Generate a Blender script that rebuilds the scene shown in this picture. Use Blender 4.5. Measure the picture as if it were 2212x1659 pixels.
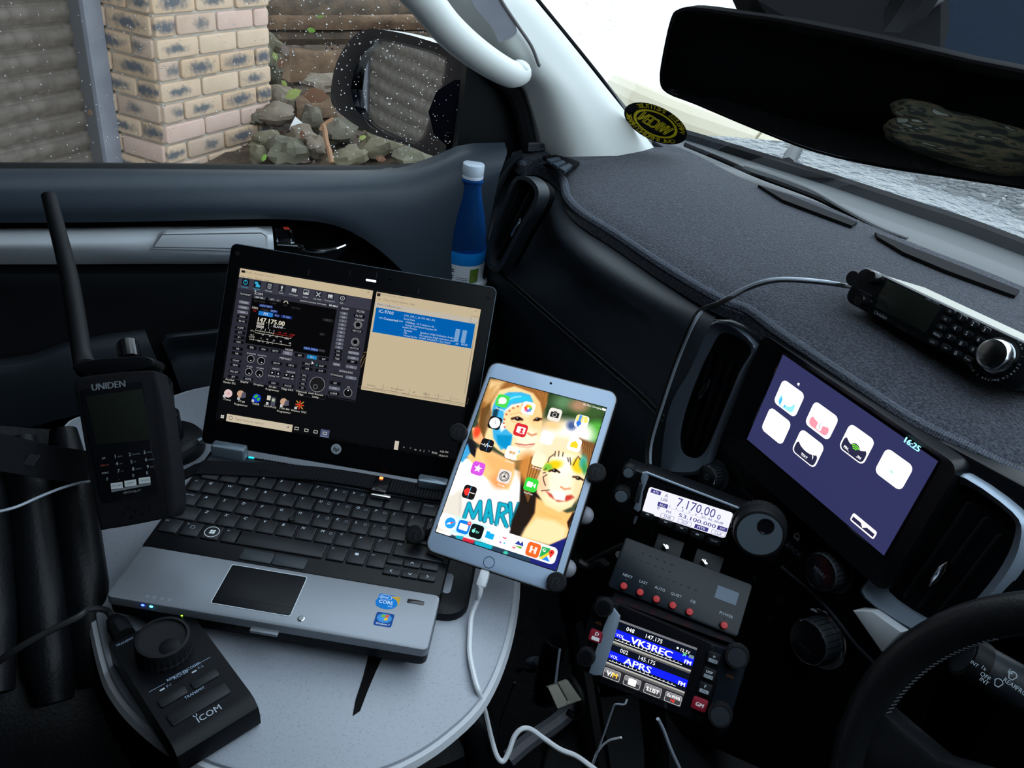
import bpy, bmesh, math, random
import numpy as np
from mathutils import Matrix, Vector, noise as mnoise

for o in list(bpy.data.objects):
    bpy.data.objects.remove(o)
random.seed(7)
SC = bpy.context.scene
COL = SC.collection
H0 = 1.2                                   # eye height above the car floor

# ---------------------------------------------------------------- camera
FPX, CX, CY = 1661.0, 1106.0, 829.5        # 26 mm phone lens in a 2212 x 1659 frame
CM = np.array([[0.37599198, 0.53672218, -0.75535378],
               [0.91762084, -0.10231692, 0.38406152],
               [0.12884886, -0.83753241, -0.5309778]])     # camera axes (right, down, forward) -> car axes
cam_d = bpy.data.cameras.new('camera')
cam = bpy.data.objects.new('camera', cam_d)
COL.objects.link(cam)
cam_d.sensor_width = 36.0
cam_d.lens = FPX / 2212 * 36.0
cam_d.clip_start = 0.02
r_, u_, b_ = CM[:, 0], -CM[:, 1], -CM[:, 2]
cam.matrix_world = Matrix(((r_[0], u_[0], b_[0], 0), (r_[1], u_[1], b_[1], 0), (r_[2], u_[2], b_[2], H0), (0, 0, 0, 1)))
SC.camera = cam

# ---------------------------------------------------------------- overcast sky, exposure
world = bpy.data.worlds.new('overcast_sky')
SC.world = world
world.use_nodes = True
bg = world.node_tree.nodes['Background']
bg.inputs['Color'].default_value = (0.74, 0.89, 1.0, 1)
bg.inputs['Strength'].default_value = 3.25
SC.view_settings.view_transform = 'Standard'
SC.view_settings.look = 'None'
SC.view_settings.gamma = 1.0
SC.view_settings.exposure = 0.0
SC.view_settings.use_curve_mapping = False
SC.cycles.use_denoising = True
SC.cycles.max_bounces = 7
SC.cycles.diffuse_bounces = 4
SC.cycles.glossy_bounces = 3
SC.cycles.transmission_bounces = 4
SC.cycles.transparent_max_bounces = 12
SC.cycles.use_adaptive_sampling = True
SC.cycles.adaptive_threshold = 0.025
SC.cycles.adaptive_min_samples = 16
SC.cycles.caustics_reflective = False
SC.cycles.caustics_refractive = False
SC.cycles.sample_clamp_indirect = 6.0

# ---------------------------------------------------------------- pixel -> place helpers
def ray(px, py):
    return CM @ np.array([px - CX, py - CY, FPX])
EYE = np.array([0, 0, H0])
def onz(px, py, z):
    q = ray(px, py); return EYE + q * ((z - H0) / q[2])
def onx(px, py, x):
    q = ray(px, py); return EYE + q * (x / q[0])
def ony(px, py, y):
    q = ray(px, py); return EYE + q * (y / q[1])
def atd(px, py, d):
    return EYE + ray(px, py) * (d / FPX)
def pln(px, py, p0, n):
    q = ray(px, py); return EYE + q * (((np.array(p0) - EYE) @ np.array(n)) / (q @ np.array(n)))
def proj(P):
    c = CM.T @ (np.array(P) - EYE); return CX + FPX * c[0] / c[2], CY + FPX * c[1] / c[2]
ZT = dict(A=(0, 0, 3.16), B=(600, 0, 3.16), C=(1200, 0, 2.1858), D=(0, 400, 3.6867), E=(0, 700, 3.318), F=(0, 1100, 2.967),
          G=(460, 520, 3.4556), H=(220, 920, 2.765), I=(860, 760, 3.016), J=(860, 300, 2.963), K=(1300, 980, 3.95),
          L=(1220, 1270, 4.8786), M=(1560, 540, 3.3926), N=(1400, 680, 2.676), O=(1560, 1100, 2.968), P=(940, 1180, 3.16),
          Q=(480, 560, 6.506), R=(460, 740, 6.1444), S=(780, 620, 5.925), T=(540, 0, 4.6095), U=(900, 330, 5.352), V=(580, 470, 5.821),
          W=(1340, 200, 5.53), X=(1600, 0, 3.606), Y=(880, 0, 4.0963), a=(1000, 800, 5.53), b=(1120, 840, 4.1476), c=(930, 1050, 7.1355),
          d=(1600, 760, 3.6065))
def Z(k, x, y):
    a, b, s = ZT[k]; return (a + x / s, b + y / s)
def axes(yaw, tilt, roll=0):
    yaw, tilt, roll = np.radians([yaw, tilt, roll])
    x = np.array([np.cos(yaw), np.sin(yaw), 0]); nh = np.array([np.sin(yaw), -np.cos(yaw), 0])
    n = np.cos(tilt) * nh + np.sin(tilt) * np.array([0, 0, 1.]); y = np.cross(n, x)
    xr = np.cos(roll) * x + np.sin(roll) * y
    return xr, np.cross(n, xr), n
class Fr:
    """a device's own frame: x to its right, y up its face, z out of its face (metres)"""
    def __init__(s, o, yaw, tilt, roll=0):
        s.o = np.array(o, float); s.x, s.y, s.n = axes(yaw, tilt, roll)
    def uv(s, p, z=0.0):
        o = s.o + s.n * z; P = pln(p[0], p[1], o, s.n)
        return np.array([(P - s.o) @ s.x, (P - s.o) @ s.y])
    def mm(s, p, z=0.0):
        return s.uv(p, z * .001) * 1000
    def W(s, x, y, z=0):
        return s.o + s.x * x + s.y * y + s.n * z
    def mat(s):
        m = Matrix.Identity(4)
        for i in range(3):
            m[i][0], m[i][1], m[i][2], m[i][3] = s.x[i], s.y[i], s.n[i], s.o[i]
        return m

# ---------------------------------------------------------------- materials
MATS = {}
def lin(c):
    return tuple(((v / 255) / 12.92 if v <= 10.31 else ((v / 255 + .055) / 1.055) ** 2.4) for v in c)
def mat(name, col=(.5, .5, .5), rough=.5, metal=0., bump=None, spec=.5, coat=0., vary=None, sheen=0., emis=None, estr=0., trans=0., ior=1.45):
    m = bpy.data.materials.new(name); m.use_nodes = True
    nt = m.node_tree; b = nt.nodes['Principled BSDF']
    b.inputs['Base Color'].default_value = (*col, 1)
    b.inputs['Roughness'].default_value = rough
    b.inputs['Metallic'].default_value = metal
    b.inputs['Specular IOR Level'].default_value = spec
    b.inputs['Coat Weight'].default_value = coat
    b.inputs['Sheen Weight'].default_value = sheen
    b.inputs['Transmission Weight'].default_value = trans
    b.inputs['IOR'].default_value = ior
    if emis:
        b.inputs['Emission Color'].default_value = (*emis, 1); b.inputs['Emission Strength'].default_value = estr
    tc = None
    if bump or vary:
        tc = nt.nodes.new('ShaderNodeTexCoord')
    if bump:
        sc, st = bump[0], bump[1]
        n = nt.nodes.new('ShaderNodeTexNoise'); n.inputs['Scale'].default_value = sc; n.inputs['Detail'].default_value = 3
        bp = nt.nodes.new('ShaderNodeBump'); bp.inputs['Strength'].default_value = st; bp.inputs['Distance'].default_value = bump[2] if len(bump) > 2 else .001
        nt.links.new(tc.outputs['Object'], n.inputs['Vector']); nt.links.new(n.outputs['Fac'], bp.inputs['Height']); nt.links.new(bp.outputs['Normal'], b.inputs['Normal'])
    if vary:
        sc, c2, lo, hi = vary
        n = nt.nodes.new('ShaderNodeTexNoise'); n.inputs['Scale'].default_value = sc; n.inputs['Detail'].default_value = 4
        rp = nt.nodes.new('ShaderNodeValToRGB')
        rp.color_ramp.elements[0].position = lo; rp.color_ramp.elements[1].position = hi
        rp.color_ramp.elements[0].color = (*col, 1); rp.color_ramp.elements[1].color = (*c2, 1)
        nt.links.new(tc.outputs['Object'], n.inputs['Vector']); nt.links.new(n.outputs['Fac'], rp.inputs['Fac']); nt.links.new(rp.outputs['Color'], b.inputs['Base Color'])
    MATS[name] = m
    return m
mat('dash_leather', (.020, .025, .032), .45, spec=.4, bump=(900, .25, .0006))
mat('door_pad', (.033, .046, .063), .42, spec=.4, bump=(1200, .2, .0005))
mat('dark_plastic', (.007, .008, .010), .5, spec=.28, bump=(1500, .15, .0004))
mat('matte_black', (.004, .004, .005), .8, spec=.12)
mat('gloss_black', (.006, .006, .008), .12)
mat('satin_black', (.004, .0045, .006), .38, spec=.18)
mat('key_black', (.009, .010, .013), .42, spec=.32)
mat('lid_black', (.003, .0032, .004), .32, spec=.1)
mat('knob_grey', (.028, .033, .040), .38)
mat('rubber', (.007, .0075, .009), .6, spec=.25)
mat('mat_pile', (.017, .019, .027), 1.0, bump=(420, .6, .0018), sheen=.2, spec=.0, vary=(420, (.050, .056, .073), .40, .64))
mat('mat_seam', (.095, .105, .13), .9, spec=.05, bump=(500, .8, .003))
mat('silver_trim', (.70, .74, .79), .36, metal=.15)
mat('chrome', (.85, .87, .9), .08, metal=1.)
mat('laptop_silver', (.23, .25, .285), .40, metal=.35, bump=(3000, .05, .0002))
mat('laptop_rim', (.55, .6, .66), .3, metal=.3)
mat('table_top', (.34, .365, .42), .40, vary=(650, (.25, .265, .31), .56, .74))
mat('table_edge', (.48, .50, .54), .4)
mat('white_plastic', (.80, .82, .86), .35)
mat('tablet_white', (.40, .51, .68), .25, coat=.2)
mat('tablet_alu', (.55, .56, .58), .3, metal=.8)
mat('pillar_trim', (.66, .68, .66), .55, bump=(1500, .1, .0003))
mat('roof_lining', (.09, .09, .09), .9)
mat('carpet', (.010, .010, .012), .95, bump=(400, .8, .004))
mat('leather_black', (.0045, .005, .0065), .42, spec=.22, bump=(350, .35, .001))
mat('wheel_leather', (.006, .0065, .008), .40, spec=.5, bump=(350, .35, .001))
mat('nylon', (.006, .006, .008), .8, spec=.15, bump=(1400, .6, .001))
mat('red_button', (.55, .025, .03), .4)
mat('dark_red', (.28, .012, .03), .4)
mat('cream_plastic', (.62, .60, .50), .5)
mat('cable_white', (.72, .74, .78), .45)
mat('cable_black', (.012, .012, .013), .4)
mat('cable_grey', (.30, .34, .40), .35)
mat('red_paint', (.7, .05, .03), .4)
mat('radio_bevel', (.26, .32, .40), .35, metal=.3)
mat('radio_panel', (.007, .011, .017), .34, spec=.3)
mat('brushed_metal', (.20, .25, .30), .36, metal=.5)
mat('knob_metal', (.6, .62, .64), .18, metal=1.)
mat('lcd_off', (.012, .015, .012), .2)
mat('scanner_beige', (.36, .34, .29), .5)
mat('cowl_plastic', (.05, .055, .06), .6)
mat('ground', (.22, .21, .20), .9, vary=(6, (.34, .33, .31), .3, .7))
mat('white_render', (.93, .93, .92), .8)
mat('kerb_cream', (.60, .54, .42), .8)
mat('beige_render', (.40, .34, .27), .8)
mat('concrete', (.72, .71, .67), .85)
mat('soil', (.045, .032, .022), .95, bump=(40, .8, .02), vary=(14, (.09, .055, .035), .4, .65))
mat('mortar', (.38, .33, .28), .95, bump=(200, .5, .003))
mat('galv_steel', (.20, .205, .24), .5, metal=.1, vary=(7, (.25, .255, .29), .4, .65))
mat('jamb_side', (.10, .095, .10), .6)
mat('roller_steel', (.085, .066, .054), .6, vary=(25, (.125, .10, .083), .35, .65))
mat('timber', (.11, .062, .036), .85, bump=(60, .7, .01), vary=(9, (.21, .13, .078), .35, .7))
mat('timber_dark', (.045, .032, .022), .85, bump=(60, .7, .01), vary=(9, (.10, .065, .04), .35, .7))
for i, (c, c2) in enumerate((((.10, .085, .05), (.15, .125, .08)), ((.085, .072, .050), (.13, .11, .078)), ((.14, .105, .075), (.19, .15, .11)), ((.085, .076, .05), (.125, .11, .072)))):
    mat('rock_%d' % i, c, .8, bump=(18, .6, .02), vary=(11, c2, .35, .65))
mat('leaf_green', (.07, .13, .018), .5)
mat('leaf_pale', (.21, .24, .06), .5)
mat('leaf_brown', (.11, .045, .02), .7)
mat('leaf_grey', (.16, .115, .10), .7)
mat('twig', (.25, .13, .07), .8)
mat('camo', (.04, .05, .03), .8)
mat('skin_mirror', (.02, .02, .022), .4)
mat('mirror_glass', (.62, .64, .64), .02, metal=1.)
mat('mirror_body', (.003, .004, .008), .2, spec=.2, bump=(300, .1, .0005))
mat('bonnet_paint', (.07, .085, .10), .12, metal=.0, spec=.35, bump=(38, .9, .02))
mat('cap_white', (.72, .82, .95), .35)
mat('label_paper', (.75, .80, .86), .5)
mat('label_blue', (.0, .20, .62), .4)
mat('stitch', (.06, .065, .075), .8)
mat('water_drop_dull', (.5, .55, .6), .1)
# camouflage cloth: four tones in patches
def camo():
    m = MATS['camo']; nt = m.node_tree; b = nt.nodes['Principled BSDF']
    tc = nt.nodes.new('ShaderNodeTexCoord'); n = nt.nodes.new('ShaderNodeTexNoise'); n.inputs['Scale'].default_value = 13; n.inputs['Detail'].default_value = 2
    r = nt.nodes.new('ShaderNodeValToRGB'); r.color_ramp.interpolation = 'CONSTANT'
    e = r.color_ramp.elements; e[0].position = 0; e[0].color = (.006, .007, .006, 1); e[1].position = .44; e[1].color = (.05, .05, .03, 1)
    a = e.new(.53); a.color = (.10, .07, .04, 1); a = e.new(.59); a.color = (.012, .016, .01, 1); a = e.new(.66); a.color = (.2, .2, .18, 1)
    nt.links.new(tc.outputs['Object'], n.inputs['Vector']); nt.links.new(n.outputs['Fac'], r.inputs['Fac']); nt.links.new(r.outputs['Color'], b.inputs['Base Color'])
camo()
def brick_mat(name, c1, c2, patch):
    """sand-coloured clay brick with a burnt oval patch on its face"""
    m = mat(name, c1, .85, bump=(90, .5, .003)); nt = m.node_tree; b = nt.nodes['Principled BSDF']
    tc = nt.nodes.new('ShaderNodeTexCoord'); n1 = nt.nodes.new('ShaderNodeTexNoise'); n1.inputs['Scale'].default_value = 16
    oi = nt.nodes.new('ShaderNodeObjectInfo')
    add = nt.nodes.new('ShaderNodeVectorMath'); add.operation = 'ADD'
    nt.links.new(tc.outputs['Object'], add.inputs[0]); nt.links.new(oi.outputs['Location'], add.inputs[1]); nt.links.new(add.outputs[0], n1.inputs['Vector'])
    mx = nt.nodes.new('ShaderNodeMix'); mx.data_type = 'RGBA'; mx.inputs[6].default_value = (*c1, 1); mx.inputs[7].default_value = (*c2, 1)
    nt.links.new(n1.outputs['Fac'], mx.inputs[0])
    if patch:
        mp = nt.nodes.new('ShaderNodeMapping'); mp.inputs['Scale'].default_value = (1 / patch[0], 0.0, 1 / patch[1]); mp.inputs['Location'].default_value = (patch[2], 0, patch[3])
        nt.links.new(tc.outputs['Object'], mp.inputs['Vector'])
        ln = nt.nodes.new('ShaderNodeVectorMath'); ln.operation = 'LENGTH'; nt.links.new(mp.outputs[0], ln.inputs[0])
        n2 = nt.nodes.new('ShaderNodeTexNoise'); n2.inputs['Scale'].default_value = 45; nt.links.new(add.outputs[0], n2.inputs['Vector'])
        ad = nt.nodes.new('ShaderNodeMath'); ad.operation = 'MULTIPLY_ADD'; ad.inputs[1].default_value = 1.6
        nt.links.new(n2.outputs['Fac'], ad.inputs[0]); nt.links.new(ln.outputs['Value'], ad.inputs[2])
        rp = nt.nodes.new('ShaderNodeValToRGB'); rp.color_ramp.elements[0].position = .35; rp.color_ramp.elements[1].position = .62
        dv = nt.nodes.new('ShaderNodeMath'); dv.operation = 'MULTIPLY'; dv.inputs[1].default_value = .30; nt.links.new(ad.outputs[0], dv.inputs[0])
        nt.links.new(dv.outputs[0], rp.inputs['Fac'])
        m2 = nt.nodes.new('ShaderNodeMix'); m2.data_type = 'RGBA'; m2.inputs[6].default_value = (*patch[4], 1)
        nt.links.new(rp.outputs['Color'], m2.inputs[0]); nt.links.new(mx.outputs[2], m2.inputs[7]); nt.links.new(m2.outputs[2], b.inputs['Base Color'])
    else:
        nt.links.new(mx.outputs[2], b.inputs['Base Color'])
brick_mat('brick_a', (0.393, 0.259, 0.164), (0.488, 0.343, 0.232), (.085, .026, 0, 0, (.085, .085, .095)))
brick_mat('brick_b', (0.421, 0.291, 0.193), (0.503, 0.363, 0.261), (.065, .020, .2, .1, (.10, .10, .105)))
brick_mat('brick_c', (0.449, 0.314, 0.213), (0.516, 0.379, 0.280), None)
brick_mat('brick_d', (0.367, 0.255, 0.184), (0.461, 0.327, 0.252), (.045, .024, -.6, 0, (.13, .115, .11)))
brick_mat('brick_e', (0.449, 0.298, 0.232), (0.503, 0.356, 0.300), None)
def glass_mat(name, tint=(1, 1, 1), refl=1.0, rough=.0):
    """thin pane: clear, with the mirror-like sheen of its surface"""
    m = bpy.data.materials.new(name); m.use_nodes = True; nt = m.node_tree; nt.nodes.clear()
    out = nt.nodes.new('ShaderNodeOutputMaterial'); tr = nt.nodes.new('ShaderNodeBsdfTransparent'); gl = nt.nodes.new('ShaderNodeBsdfGlossy')
    tr.inputs['Color'].default_value = (*tint, 1); gl.inputs['Roughness'].default_value = rough
    fr = nt.nodes.new('ShaderNodeFresnel'); fr.inputs['IOR'].default_value = 1.45
    mu = nt.nodes.new('ShaderNodeMath'); mu.operation = 'MULTIPLY'; mu.inputs[1].default_value = refl
    mx = nt.nodes.new('ShaderNodeMixShader')
    nt.links.new(fr.outputs[0], mu.inputs[0]); nt.links.new(mu.outputs[0], mx.inputs[0]); nt.links.new(tr.outputs[0], mx.inputs[1]); nt.links.new(gl.outputs[0], mx.inputs[2]); nt.links.new(mx.outputs[0], out.inputs[0])
    MATS[name] = m
glass_mat('pane', (.93, .95, .95), .5)
glass_mat('windscreen', (.97, .98, .98), .22)
glass_mat('bottle_blue', (.10, .42, .95), 1.2, .02)
glass_mat('bottle_water', (.6, .76, .95), .3, .02)
glass_mat('clear_cover', (.97, .97, .97), .8, .03)
m = mat('droplet', (1, 1, 1), .0, trans=1., ior=1.33)
def colour_mat(name, emit, rough=.5):
    """flat print or lit screen: colours come with the printed shapes"""
    m = mat(name, (.0, .0, .0), rough, spec=.15); nt = m.node_tree; b = nt.nodes['Principled BSDF']
    a = nt.nodes.new('ShaderNodeAttribute'); a.attribute_name = 'Col'
    if emit:
        m.cycles.emission_sampling = 'NONE'
        nt.links.new(a.outputs['Color'], b.inputs['Emission Color']); b.inputs['Emission Strength'].default_value = emit
    else:
        nt.links.new(a.outputs['Color'], b.inputs['Base Color'])
colour_mat('ink', 0, .55)
colour_mat('screen_laptop', .85, .25)
colour_mat('screen_tablet', 1.25, .2)
colour_mat('screen_lcd', 1.15, .3)
colour_mat('screen_tft', 1.5, .25)
colour_mat('screen_dash', 1.6, .3)
for n_, c_, s_ in (('led_blue', (.02, .05, 1), 14), ('led_cyan', (.05, .7, 1), 10), ('led_white', (.75, .7, 1), 3.), ('led_green', (.35, 1, .02), 5), ('led_red', (1, .12, .02), 6), ('led_teal', (.0, .55, .75), 1.8)):
    mat(n_, (.1, .1, .1), .4, emis=c_, estr=s_)

def blue_plastic():
    """tinted clear plastic that also glows a little with the light it scatters"""
    m = MATS['bottle_blue']; nt = m.node_tree; out = [n for n in nt.nodes if n.type == 'OUTPUT_MATERIAL'][0]; src = out.inputs[0].links[0].from_socket
    tr = [n for n in nt.nodes if n.type == 'BSDF_TRANSPARENT'][0]; tr.inputs['Color'].default_value = (.45, .72, 1.0, 1)
    tl = nt.nodes.new('ShaderNodeBsdfTranslucent'); tl.inputs['Color'].default_value = (.03, .30, 1.0, 1); df = nt.nodes.new('ShaderNodeBsdfDiffuse'); df.inputs['Color'].default_value = (.03, .27, .95, 1)
    a = nt.nodes.new('ShaderNodeMixShader'); a.inputs[0].default_value = .5; nt.links.new(tl.outputs[0], a.inputs[1]); nt.links.new(df.outputs[0], a.inputs[2])
    lw = nt.nodes.new('ShaderNodeLayerWeight'); lw.inputs[0].default_value = .35; mu = nt.nodes.new('ShaderNodeMath'); mu.operation = 'MULTIPLY_ADD'; mu.inputs[1].default_value = .85; mu.inputs[2].default_value = .20
    nt.links.new(lw.outputs['Facing'], mu.inputs[0]); b = nt.nodes.new('ShaderNodeMixShader'); nt.links.new(mu.outputs[0], b.inputs[0]); nt.links.new(src, b.inputs[1]); nt.links.new(a.outputs[0], b.inputs[2]); nt.links.new(b.outputs[0], out.inputs[0])
blue_plastic()
# ---------------------------------------------------------------- scene-graph helpers
WM = {}                                    # each thing's own matrix
def thing(name, label, cat, M=None, group=None):
    o = bpy.data.objects.new(name, None); COL.objects.link(o); o.empty_display_size = .02
    if M is None: M = Matrix.Identity(4)
    elif not isinstance(M, Matrix): M = Matrix.Translation(Vector([float(v) for v in M]))
    o.matrix_world = M; WM[o.name] = M.copy()
    o['label'] = label; o['category'] = cat
    if group: o['group'] = group
    return o
def tag(o, label, cat, group=None):
    o['label'] = label; o['category'] = cat
    if group: o['group'] = group
    return o
def struct(o):
    o['kind'] = 'structure'
    for k in ('label', 'category'):
        pass
    return o
def to_local(parent):
    """world -> local matrix of a thing"""
    return WM[parent.name].inverted() if parent is not None else Matrix.Identity(4)
def mesh_obj(name, me, parent=None, M=None):
    o = bpy.data.objects.new(name, me); COL.objects.link(o)
    if parent is not None: o.parent = parent
    if M is not None: o.matrix_local = M
    WM[o.name] = (WM[parent.name] if parent is not None else Matrix.Identity(4)) @ (M if M is not None else Matrix.Identity(4))
    return o
def catmull(pts, n=6, closed=False):
    p = [np.array(q, float) for q in pts]; out = []
    m = len(p); rng = m if closed else m - 1
    for i in range(rng):
        p1, p2 = p[i], p[(i + 1) % m]
        p0 = p[i - 1] if (closed or i > 0) else 2 * p1 - p2
        p3 = p[(i + 2) % m] if (closed or i + 2 < m) else 2 * p2 - p1
        for k in range(n):
            t = k / n
            out.append(.5 * ((2 * p1) + (-p0 + p2) * t + (2 * p0 - 5 * p1 + 4 * p2 - p3) * t * t + (-p0 + 3 * p1 - 3 * p2 + p3) * t ** 3))
    if not closed: out.append(p[-1])
    return out
def rr_pts(cx, cy, w, h, r, seg=5):
    r = min(r, w / 2 - 1e-6, h / 2 - 1e-6); out = []
    for (sx, sy, a0) in ((1, 1, 0), (-1, 1, 90), (-1, -1, 180), (1, -1, 270)):
        for k in range(seg + 1):
            a = math.radians(a0 + 90 * k / seg)
            out.append((cx + sx * (w / 2 - r) + r * math.cos(a), cy + sy * (h / 2 - r) + r * math.sin(a)))
    return out
class G:
    """collects shapes (given in mm by default) and links them as one mesh object"""
    def __init__(s, sc=.001, M=None):
        s.v = []; s.f = []; s.sc = sc; s.M = M; s.mi = []; s.cur = 0
    def add(s, vs, fs, M=None):
        b = len(s.v); M = M if M is not None else s.M
        for p in vs:
            q = Vector((p[0] * s.sc, p[1] * s.sc, p[2] * s.sc))
            s.v.append(tuple(M @ q) if M is not None else tuple(q))
        for f in fs:
            s.f.append([b + i for i in f]); s.mi.append(s.cur)
        return s
    def box(s, c, d, M=None):
        x, y, z = c; a, b, e = d[0] / 2, d[1] / 2, d[2] / 2
        vs = [(x + i * a, y + j * b, z + k * e) for i in (-1, 1) for j in (-1, 1) for k in (-1, 1)]
        return s.add(vs, [(0, 1, 3, 2), (4, 6, 7, 5), (0, 4, 5, 1), (2, 3, 7, 6), (0, 2, 6, 4), (1, 5, 7, 3)], M)
    def prism(s, pts, z0, z1, ch=0, M=None, chb=0):
        """outline extruded along z with chamfered rims"""
        n = len(pts); cx = sum(p[0] for p in pts) / n; cy = sum(p[1] for p in pts) / n
        a = sum(pts[i][0] * pts[(i + 1) % n][1] - pts[(i + 1) % n][0] * pts[i][1] for i in range(n))
        if a < 0: pts = pts[::-1]
        def off(e):
            if e == 0: return [tuple(p[:2]) for p in pts]
            out = []
            for i in range(n):
                p0, p1, p2 = np.array(pts[i - 1][:2]), np.array(pts[i][:2]), np.array(pts[(i + 1) % n][:2])
                d1 = p1 - p0; d2 = p2 - p1; d1 = d1 / (np.linalg.norm(d1) + 1e-12); d2 = d2 / (np.linalg.norm(d2) + 1e-12)
                nn = np.array([-d1[1] - d2[1], d1[0] + d2[0]]); L = np.linalg.norm(nn)
                if L < 1e-9: nn = np.array([-d1[1], d1[0]]); L = 1
                nn = nn / L; k = max(.35, abs(nn @ np.array([-d1[1], d1[0]])))
                out.append(tuple(p1 + nn * e / k))
            return out
        rings = []
        if chb: rings.append((off(chb), z0)); rings.append((off(0), z0 + chb))
        else: rings.append((off(0), z0))
        if ch:
            rings.append((off(0), z1 - ch)); rings.append((off(ch * .3), z1 - ch * .3)); rings.append((off(ch), z1))
        else: rings.append((off(0), z1))
        vs = []; fs = []
        for rp, z in rings: vs += [(p[0], p[1], z) for p in rp]
        for k in range(len(rings) - 1):
            for i in range(n):
                j = (i + 1) % n; fs.append((k * n + i, k * n + j, (k + 1) * n + j, (k + 1) * n + i))
        fs.append(tuple(range(n))[::-1]); m = (len(rings) - 1) * n; fs.append(tuple(range(m, m + n)))
        return s.add(vs, fs, M)
    def rbox(s, cx, cy, z0, z1, w, h, r=2, ch=.6, seg=5, M=None, chb=0):
        return s.prism(rr_pts(cx, cy, w, h, r, seg), z0, z1, ch, M, chb)
    def frame(s, outer, inner, z0, z1, M=None):
        """a ring between two outlines of equal point count"""
        n = len(outer); vs = []
        for pts, z in ((outer, z0), (outer, z1), (inner, z1), (inner, z0)): vs += [(p[0], p[1], z) for p in pts]
        fs = []
        for k in range(4):
            for i in range(n):
                j = (i + 1) % n; a, b = k * n, ((k + 1) % 4) * n
                fs.append((a + i, a + j, b + j, b + i))
        return s.add(vs, fs, M)
    def lathe(s, prof, cx=0, cy=0, seg=24, M=None, flute=None):
        vs = []; fs = []
        for (r, z) in prof:
            for k in range(seg):
                a = 2 * math.pi * k / seg; rr = r
                if flute and r > flute[1]: rr = r - (flute[0] if k % 2 else 0)
                vs.append((cx + rr * math.cos(a), cy + rr * math.sin(a), z))
        for i in range(len(prof) - 1):
            for k in range(seg):
                j = (k + 1) % seg; fs.append((i * seg + k, i * seg + j, (i + 1) * seg + j, (i + 1) * seg + k))
        if prof[0][0] > 1e-6: fs.append(tuple(range(seg))[::-1])
        if prof[-1][0] > 1e-6: m = (len(prof) - 1) * seg; fs.append(tuple(range(m, m + seg)))
        return s.add(vs, fs, M)
    def tube(s, pts, r, seg=8, M=None, closed=False, sm=5, flat=1.0, radii=None):
        P = catmull(pts, sm, closed) if sm > 1 else [np.array(p, float) for p in pts]
        n = len(P); vs = []; fs = []
        if radii is not None:
            R = np.interp(np.linspace(0, 1, n), np.linspace(0, 1, len(radii)), radii)
        else: R = [r] * n
        nrm = None
        for i in range(n):
            t = P[(i + 1) % n] - P[i - 1] if (closed or 0 < i < n - 1) else (P[1] - P[0] if i == 0 else P[-1] - P[-2])
            t = t / (np.linalg.norm(t) + 1e-12)
            if nrm is None:
                a = np.array([0, 0, 1.]) if abs(t[2]) < .9 else np.array([1., 0, 0]); nrm = np.cross(t, a)
            nrm = nrm - (nrm @ t) * t; nrm = nrm / (np.linalg.norm(nrm) + 1e-12); bi = np.cross(t, nrm)
            for k in range(seg):
                a = 2 * math.pi * k / seg; vs.append(tuple(P[i] + R[i] * (math.cos(a) * nrm + flat * math.sin(a) * bi)))
        for i in range(n if closed else n - 1):
            for k in range(seg):
                j = (k + 1) % seg; a, b = i * seg, ((i + 1) % n) * seg
                fs.append((a + k, a + j, b + j, b + k))
        if not closed:
            fs.append(tuple(range(seg))[::-1]); fs.append(tuple(range((n - 1) * seg, n * seg)))
        return s.add(vs, fs, M)
    def ribbon(s, pts, up, w, t=1.0, M=None, sm=6):
        """flat strap: width w along 'up', thickness t"""
        P = catmull(pts, sm); n = len(P); vs = []; fs = []
        upc = [np.array(u, float) for u in up] if hasattr(up[0], '__len__') else None
        for i in range(n):
            tg = P[min(i + 1, n - 1)] - P[max(i - 1, 0)]; tg = tg / np.linalg.norm(tg)
            if upc is not None:
                x = i / (n - 1) * (len(upc) - 1); k = min(int(x), len(upc) - 2); u = upc[k] * (1 - x + k) + upc[k + 1] * (x - k)
            else: u = np.array(up, float)
            u = u - (u @ tg) * tg; u = u / np.linalg.norm(u); m = np.cross(tg, u)
            for a, b in ((-1, -1), (1, -1), (1, 1), (-1, 1)):
                vs.append(tuple(P[i] + u * a * w / 2 + m * b * t / 2))
        for i in range(n - 1):
            for k in range(4):
                j = (k + 1) % 4; fs.append((i * 4 + k, i * 4 + j, i * 4 + 4 + j, i * 4 + 4 + k))
        fs.append((3, 2, 1, 0)); fs.append(tuple(range(4 * n - 4, 4 * n)))
        return s.add(vs, fs, M)
    def grid(s, rows, M=None, closed=False, flip=False):
        n = len(rows[0]); vs = [tuple(p) for r in rows for p in r]; fs = []
        for i in range(len(rows) - 1):
            for j in range(n if closed else n - 1):
                k = (j + 1) % n; f = (i * n + j, i * n + k, (i + 1) * n + k, (i + 1) * n + j)
                fs.append(f[::-1] if flip else f)
        return s.add(vs, fs, M)
    def ell(s, c, r, seg=16, rings=10, M=None, warp=0, seed=0):
        vs = []; fs = []
        for i in range(rings + 1):
            th = math.pi * i / rings
            for k in range(seg):
                a = 2 * math.pi * k / seg; d = (math.sin(th) * math.cos(a), math.sin(th) * math.sin(a), math.cos(th)); w = 1.0
                if warp: w = 1 + warp * mnoise.noise(Vector(d) * 1.7 + Vector((seed * 3.1, seed * 1.7, seed)))
                vs.append((c[0] + r[0] * d[0] * w, c[1] + r[1] * d[1] * w, c[2] + r[2] * d[2] * w))
        for i in range(rings):
            for k in range(seg):
                j = (k + 1) % seg; fs.append((i * seg + k, (i + 1) * seg + k, (i + 1) * seg + j, i * seg + j))
        return s.add(vs, fs, M)
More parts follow.
